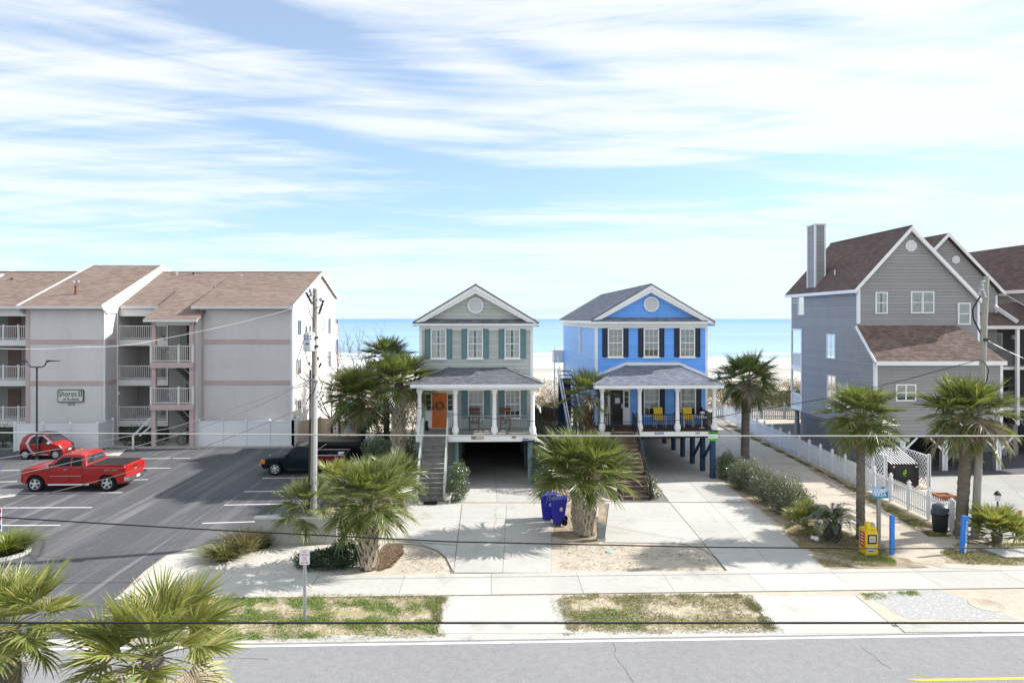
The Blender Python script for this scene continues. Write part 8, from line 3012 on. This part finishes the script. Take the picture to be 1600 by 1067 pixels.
shrub('round glossy green shrub right of the grey stairs', at(715, 783), [(0, 0, .8, .42, .5, .75), (.08, .1, 1.35, .45, .45, .5), (-.05, 0, .4, .45, .4, .4)], 4200, .085, BUSHG, 21)
shrub('tall leafy bush left of the grey stairs under the palm trunks', at(632, 752), [(0, 0, 1.0, .75, .7, .9), (-.7, .2, 1.2, .8, .7, 1.0), (.35, .1, 1.9, .5, .5, .55), (-1.5, .4, 1.4, .8, .7, 1.0)], 8200, .10, BUSHG, 22)
shrub('dark shaded bush mass behind the palms at the corner of the grey house', at(640, 712), [(0, 0, 1.5, .8, .8, 1.6), (-1.4, .6, 1.4, 1.1, .8, 1.4), (-2.6, 1, 1.2, .8, .8, 1.2)], 6500, .11, BUSHD, 23)
shrub('deep green hedge along the right side of the grey carport', at(846, 762), [(0, 0, 1.0, .55, .8, 1.0), (.1, 1.6, 1.3, .6, 1.0, 1.1), (.15, 3.4, 1.5, .65, 1.1, 1.2), (.1, -.9, .6, .45, .5, .6)], 9500, .09, BUSHD, 24)
shrub('sprawling bright shrub behind the fat palm below the blue house stair', at(872, 728), [(0, 0, 1.0, .9, .9, .9), (.9, .5, .9, .8, .8, .9), (-.5, .9, 1.6, .8, .7, .8)], 6500, .10, BUSHG, 25)
shrub('low dark spreading juniper under the palms by the gravel bed', at(512, 886), [(0, 0, .28, .9, .55, .32), (.55, .25, .38, .7, .55, .40), (-.7, .1, .2, .5, .4, .24)], 8000, .10, BUSHD, 26, aspect=2.8, up=.5)
shrub('small dark shrub at the foot of the brown stairs', at(1021, 779), [(0, 0, .35, .34, .35, .36), (-.05, .5, .62, .3, .35, .42)], 1800, .07, BUSHG, 27)
shrub('dark bush before the skirt slats of the sign block balcony', at(213, 697), [(0, 0, .6, 1.0, .4, .75), (.9, 0, .5, .7, .4, .55)], 3000, .10, BUSHD, 28)
shrub('dark bush before the balcony at the left edge behind the tiny car', at(6, 700), [(0, 0, .7, .9, .45, .85), (-1.2, 0, .6, .9, .4, .75)], 3000, .10, BUSHD, 29)
hp_ = [(1137, 748), (1158, 763), (1178, 770), (1199, 786), (1222, 800), (1246, 812)]
hl = ['first grey-green oleander of the hedge, beside the blue house corner pile', 'second grey-green oleander of the hedge, at the path palm trunk', 'third grey-green oleander from the blue house, mid hedge',
      'fourth grey-green oleander from the blue house in the driveway hedge', 'fifth grey-green oleander of the driveway hedge, tallest of the row', 'last grey-green oleander of the hedge, next to the yellowing palmetto']
for i, (px, py) in enumerate(hp_):
    k = 1.0 + .04 * i
    shrub(hl[i], at(px, py), [(0, 0, .55 * k, .62, .6, .62 * k), (.15, .5, .7 * k, .58, .55, .62 * k), (-.1, -.3, .35, .45, .4, .4)], 4600, .12, OLEA if i else BUSHG, 31 + i, group='oleander hedge along the blue house driveway', aspect=3.6, up=.7, twigs=12, core=.35)


def tuft(label, base, n, L, spread, mat, seed, cat='grass clump', name='grass_clump', rx=.3, ry=.25, w=.012, droop=.5):
    rg = random.Random(seed)
    t = thing(name, label, cat, base)
    V, Fc = [], []
    for _ in range(n):
        a = rg.random() * 6.283
        r = math.sqrt(rg.random())
        p = Vector((rx * r * math.cos(a), ry * r * math.sin(a), 0))
        d = Vector((math.cos(a) * spread * (r + .1) + rg.gauss(0, .15), math.sin(a) * spread * (r + .1) + rg.gauss(0, .15), 1)).normalized()
        l = L * rg.uniform(.5, 1.1)
        sd = Vector((-d.y, d.x, 0))
        sd = (sd if sd.length > .05 else Vector((1, 0, 0))).normalized()
        b0 = len(V)
        for s_, ww in ((0, 1), (.45, .9), (.8, .55), (1, .08)):
            q = p + d * l * s_ + Vector((d.x, d.y, 0)) * droop * l * s_ * s_ + Vector((0, 0, -droop * l * .45 * s_ ** 2.5))
            V += [q - sd * w * ww, q + sd * w * ww]
        Fc += [(b0 + 2 * j, b0 + 2 * j + 1, b0 + 2 * j + 3, b0 + 2 * j + 2) for j in range(3)]
    me = bpy.data.meshes.new('blades')
    me.from_pydata(V, [], Fc)
    me.materials.append(mat)
    link('blades', me, t)
    return t


GRASSO_ = LEAF('olive_clump_leaf', (0.13, 0.14, 0.045), (0.27, 0.25, 0.10), .3, .04, .6)
STRAW = LEAF('straw_grass', (0.22, 0.19, 0.09), (0.42, 0.36, 0.21), .3, .05, .6)
tuft('straw and green ornamental grass clump beside the low parking wall', at(352, 872), 620, .85, .8, GRASSO_, 41, rx=.4, ry=.35, w=.02, droop=.7)
tuft('dry straw grass clump touching the left end of the low wall', at(386, 858), 520, 1.05, .7, STRAW, 42, rx=.45, ry=.35, w=.018, droop=.45)
tuft('small dark grass tuft against the low wall face', at(412, 856), 260, .55, .5, BUSHD, 43, rx=.15, ry=.12)
tuft('bright fountain-shaped bush at the left edge of the lot', at(10, 864), 1100, 1.1, .95, YELG, 44, rx=.35, ry=.3, w=.022)

# bare tree by the sea
def bare_tree(label, base, h, seed, spread=.8):
    rg = random.Random(seed)
    t = thing('bare_tree', label, 'tree', base)
    m = MB()
    def grow(p, d, l, r, lev):
        pts, rs = [p], [r]
        q = p
        for i in range(3):
            d2 = (d + Vector((rg.gauss(0, .18), rg.gauss(0, .18), rg.gauss(0, .08)))).normalized()
            q = q + d2 * l / 3
            pts.append(q)
            rs.append(r * (1 - .22 * (i + 1)))
            if lev > 0:
                for _ in range(2 if lev > 1 else 1):
                    dd = (d2 + Vector((rg.gauss(0, spread), rg.gauss(0, spread), rg.uniform(-.1, .5)))).normalized()
                    grow(q, dd, l * rg.uniform(.45, .7), r * .5, lev - 1)
        m.tube(pts, rs, 5)
    tr = MB().tube([(0, 0, 0), (.05, 0, h * .3)], [.11, .085], 8)
    link('trunk', tr.mesh('trunk', BARK), t)
    for k in range(4):
        grow(Vector((.05, 0, h * .3)), Vector((rg.gauss(0, .5), rg.gauss(0, .3), 1)).normalized(), h * .55, .06, 3)
    link('branch', m.mesh('branch', M('grey_twig', (.20, .17, .15), .9, .1)), t)
    return t


bare_tree('leafless grey tree against the sea left of the tall palms', Vector((ax(552, 50), 50, 0)), 6.6, 51)
bare_tree('leafless twiggy tree in front of the sunlit apartment end wall', Vector((ax(516, 50.5), 50.5, 0)), 4.6, 52, .6)

# dune scrub: bushes one can tell apart, then the mass behind
for lab, px, Y, rr, mat, sd in (
        ('tan dry scrub bush on the dune left of the blue house', 858, 62, 1.5, SCRUB, 61), ('green dune bush right behind the grey house porch', 845, 56, 1.0, SCRUBG, 62),
        ('olive dune bush touching the blue house rear corner', 873, 60, 1.2, SCRUBG, 63), ('green dune bush beyond the back picket fence near the townhouse', 1222, 64, 1.3, SCRUBG, 64),
        ('tan dry scrub bush beyond the back picket fence behind the path palm', 1190, 65, 1.7, SCRUB, 65), ('tan dry scrub bush seen between the blue porch posts', 1128, 64, 1.8, SCRUB, 66),
        ('dark green bush at the townhouse rear corner', 1240, 66, 1.2, BUSHD, 67)):
    b = Vector((ax(px, Y), Y, land_z(ax(px, Y), Y) - .05))
    shrub(lab, b, [(0, 0, rr * .6, rr, rr * .8, rr * .75), (rr * .5, .3, rr * .45, rr * .7, rr * .6, rr * .5), (-rr * .6, .2, rr * .5, rr * .6, rr * .6, rr * .55)], 3000, .15, mat, sd, up=.5)
rg = random.Random(77)
for nm, mat, cnt, h0, h1 in (('dune_scrub', SCRUB, 2400, .5, 1.35), ('dune_greens', SCRUBG, 420, .5, 1.2)):
    V, Fc = [], []
    for _ in range(cnt):
        x, y = rg.uniform(-70, 75), 60 + 24 * rg.random() ** .8
        if nm == 'dune_scrub' and math.sin(x * .35) * math.sin(y * .3 + x * .1) > .55:
            continue
        z = land_z(x, y)
        hh = rg.uniform(h0, h1)
        for k in range(22):
            a = rg.random() * 6.283
            d = Vector((math.cos(a) * .7, math.sin(a) * .7, rg.uniform(.3, 1.2))).normalized()
            p = Vector((x + rg.gauss(0, .45), y + rg.gauss(0, .4), z + rg.random() * hh * .8))
            sd = Vector((-d.y, d.x, rg.uniform(-.4, .4)))
            l, w = rg.uniform(.18, .42), rg.uniform(.03, .07)
            b0 = len(V)
            V += [p, p + d * l * .5 + sd * w, p + d * l, p + d * l * .5 - sd * w]
            Fc.append((b0, b0 + 1, b0 + 2, b0 + 3))
    me = bpy.data.meshes.new(nm)
    me.from_pydata(V, [], Fc)
    me.materials.append(mat)
    link(nm, me, None, 'stuff')


# grass in the verges and litter on the beds: blades one could not count
def scatter_grass(name, poly, n, mat, h=(.04, .10), patch=1.0, thr=0.0, seed=5, w=.010, flat=.6, soft=.9, spill=.0):
    rg = random.Random(seed)
    xs, ys = [p[0] for p in poly], [p[1] for p in poly]
    def inside(x, y):
        c = False
        j = len(poly) - 1
        for i in range(len(poly)):
            if (ys[i] > y) != (ys[j] > y) and x < (xs[j] - xs[i]) * (y - ys[i]) / (ys[j] - ys[i]) + xs[i]:
                c = not c
            j = i
        return c
    V, Fc = [], []
    cx, cy = sum(xs) / len(xs), sum(ys) / len(ys)
    xs = [x + spill * (1 if x > cx else -1) for x in xs]
    ys = [y + spill * .5 * (1 if y > cy else -1) for y in ys]
    poly = list(zip(xs, ys))
    made = tries = 0
    while made < n and tries < n * 12:
        tries += 1
        x, y = rg.uniform(min(xs), max(xs)), rg.uniform(min(ys), max(ys))
        q = math.sin(x * 1.9 * patch + math.sin(y * 2.3 * patch) * 1.4) + math.sin(y * 3.1 * patch + x * .7) + .6 * math.sin(x * 5.3 * patch + y * 4.1)
        if q < thr + rg.gauss(0, soft) or not inside(x, y):
            continue
        made += 1
        for k in range(3):
            a = rg.random() * 6.283
            l = rg.uniform(*h)
            d = Vector((math.cos(a) * flat, math.sin(a) * flat, 1)).normalized() * l
            p = Vector((x + rg.gauss(0, .03), y + rg.gauss(0, .03), .012))
            sd = Vector((-d.y, d.x, 0)).normalized() * w
            b0 = len(V)
            V += [p - sd, p + sd, p + d]
            Fc.append((b0, b0 + 1, b0 + 2))
    me = bpy.data.meshes.new(name)
    me.from_pydata(V, [], Fc)
    me.materials.append(mat)
    return link(name, me, None, 'stuff')


GRASS = LEAF('green_grass_blade', (0.10, 0.18, 0.022), (0.24, 0.30, 0.06), .35, .05, .5)
GRASSO = LEAF('olive_grass_blade', (0.15, 0.16, 0.05), (0.27, 0.25, 0.10), .3, .04, .6)
vl = [(p.x, p.y) for p in verge_l]
vr = [(p.x, p.y) for p in verge_r]
scatter_grass('verge_grass', vl, 9500, GRASS, thr=.65, patch=1.7, seed=81, flat=.9)
scatter_grass('verge_grass', vl, 9000, STRAW, thr=-.6, spill=.28, seed=82, h=(.02, .06), flat=1.6)
scatter_grass('verge_grass', vr, 1700, GRASSO, thr=.4, patch=1.6, seed=83, h=(.03, .07), flat=1.2)
scatter_grass('verge_grass', [(x_, y_) for x_, y_ in vr[:1]] + [(P(1010, 986).x, P(1010, 986).y), (P(1000, 934).x, P(1000, 934).y), vr[3]], 1500, GRASS, thr=.5, seed=84, h=(.03, .07), flat=1.2)
scatter_grass('verge_grass', vr, 7000, STRAW, thr=-.5, spill=.35, seed=85, h=(.02, .05), flat=1.8)
scatter_grass('bed_grass', [(p.x, p.y) for p in (P(1225, 835), P(1290, 886), P(1400, 884), P(1380, 850), P(1262, 812))], 6500, STRAW, thr=-.4, seed=86, h=(.03, .09), flat=1.2)
scatter_grass('bed_grass', [(p.x, p.y) for p in (P(1330, 876), P(1400, 882), P(1398, 868), P(1345, 862))], 700, GRASS, thr=.2, seed=87, h=(.04, .10))
scatter_grass('fence_grass', [(p.x, p.y) for p in (P(1140, 664), P(1484, 838), P(1452, 838), P(1290, 742), P(1130, 664))], 9000, GRASSO, thr=-.1, seed=88, h=(.04, .12), flat=1.1)
scatter_grass('bed_grass', [(p.x, p.y) for p in (P(1470, 862), P(1500, 882), P(1700, 884), P(1640, 850), P(1500, 848))], 3500, GRASSO, thr=-.2, seed=89, h=(.04, .12), flat=1.0)
scatter_grass('gravel_grass', [(p.x, p.y) for p in (P(1346, 928), P(1430, 924), P(1440, 930), P(1352, 938))], 260, GRASS, thr=-.1, seed=90, h=(.03, .07))
scatter_grass('mulch_litter', [(p.x, p.y) for p in (P(592, 866), P(604, 851), P(627, 851), P(629, 866), P(610, 886), P(592, 892))], 3400, LEAF('bark_chip', (0.17, 0.105, 0.065), (0.40, 0.29, 0.20), .0, .02, .8), thr=-4, seed=91, h=(.05, .12), flat=1.6, w=.018)
scatter_grass('sand_litter', [(p.x, p.y) for p in (P(870, 892), P(1130, 892), P(1085, 858), P(945, 853), P(872, 850))], 900, LEAF('sand_litter_chip', (0.16, 0.12, 0.08), (0.28, 0.22, 0.15), .0, .02, .8), thr=-.5, seed=92, h=(.03, .07), flat=3, w=.008)
scatter_grass('sand_litter', [(p.x, p.y) for p in (P(620, 894), P(704, 894), P(690, 866), P(640, 852))], 350, MATS['sand_litter_chip'], thr=-.5, seed=93, h=(.03, .07), flat=3, w=.008)

# tufts and litter creeping over the slab edges
for i, (x0, y0, x1, y1) in enumerate(((690, 934, 676, 990), (878, 934, 896, 986), (1168, 934, 1208, 984), (340, 933, 690, 932), (880, 932, 1160, 932))):
    a_, b_ = P(x0, y0), P(x1, y1)
    d_ = (b_ - a_).normalized()
    n_ = Vector((-d_.y, d_.x, 0)) * .16
    q_ = [(p.x, p.y) for p in (a_ - n_, b_ - n_, b_ + n_, a_ + n_)]
    scatter_grass('edge_grass', q_, 420, (GRASSO, STRAW)[i % 2], thr=.1, seed=101 + i, h=(.04, .10), patch=2.2, flat=1.1)
    scatter_grass('edge_litter', q_, 260, MATS['sand_litter_chip'], thr=-.5, seed=111 + i, h=(.03, .07), flat=3, w=.008)
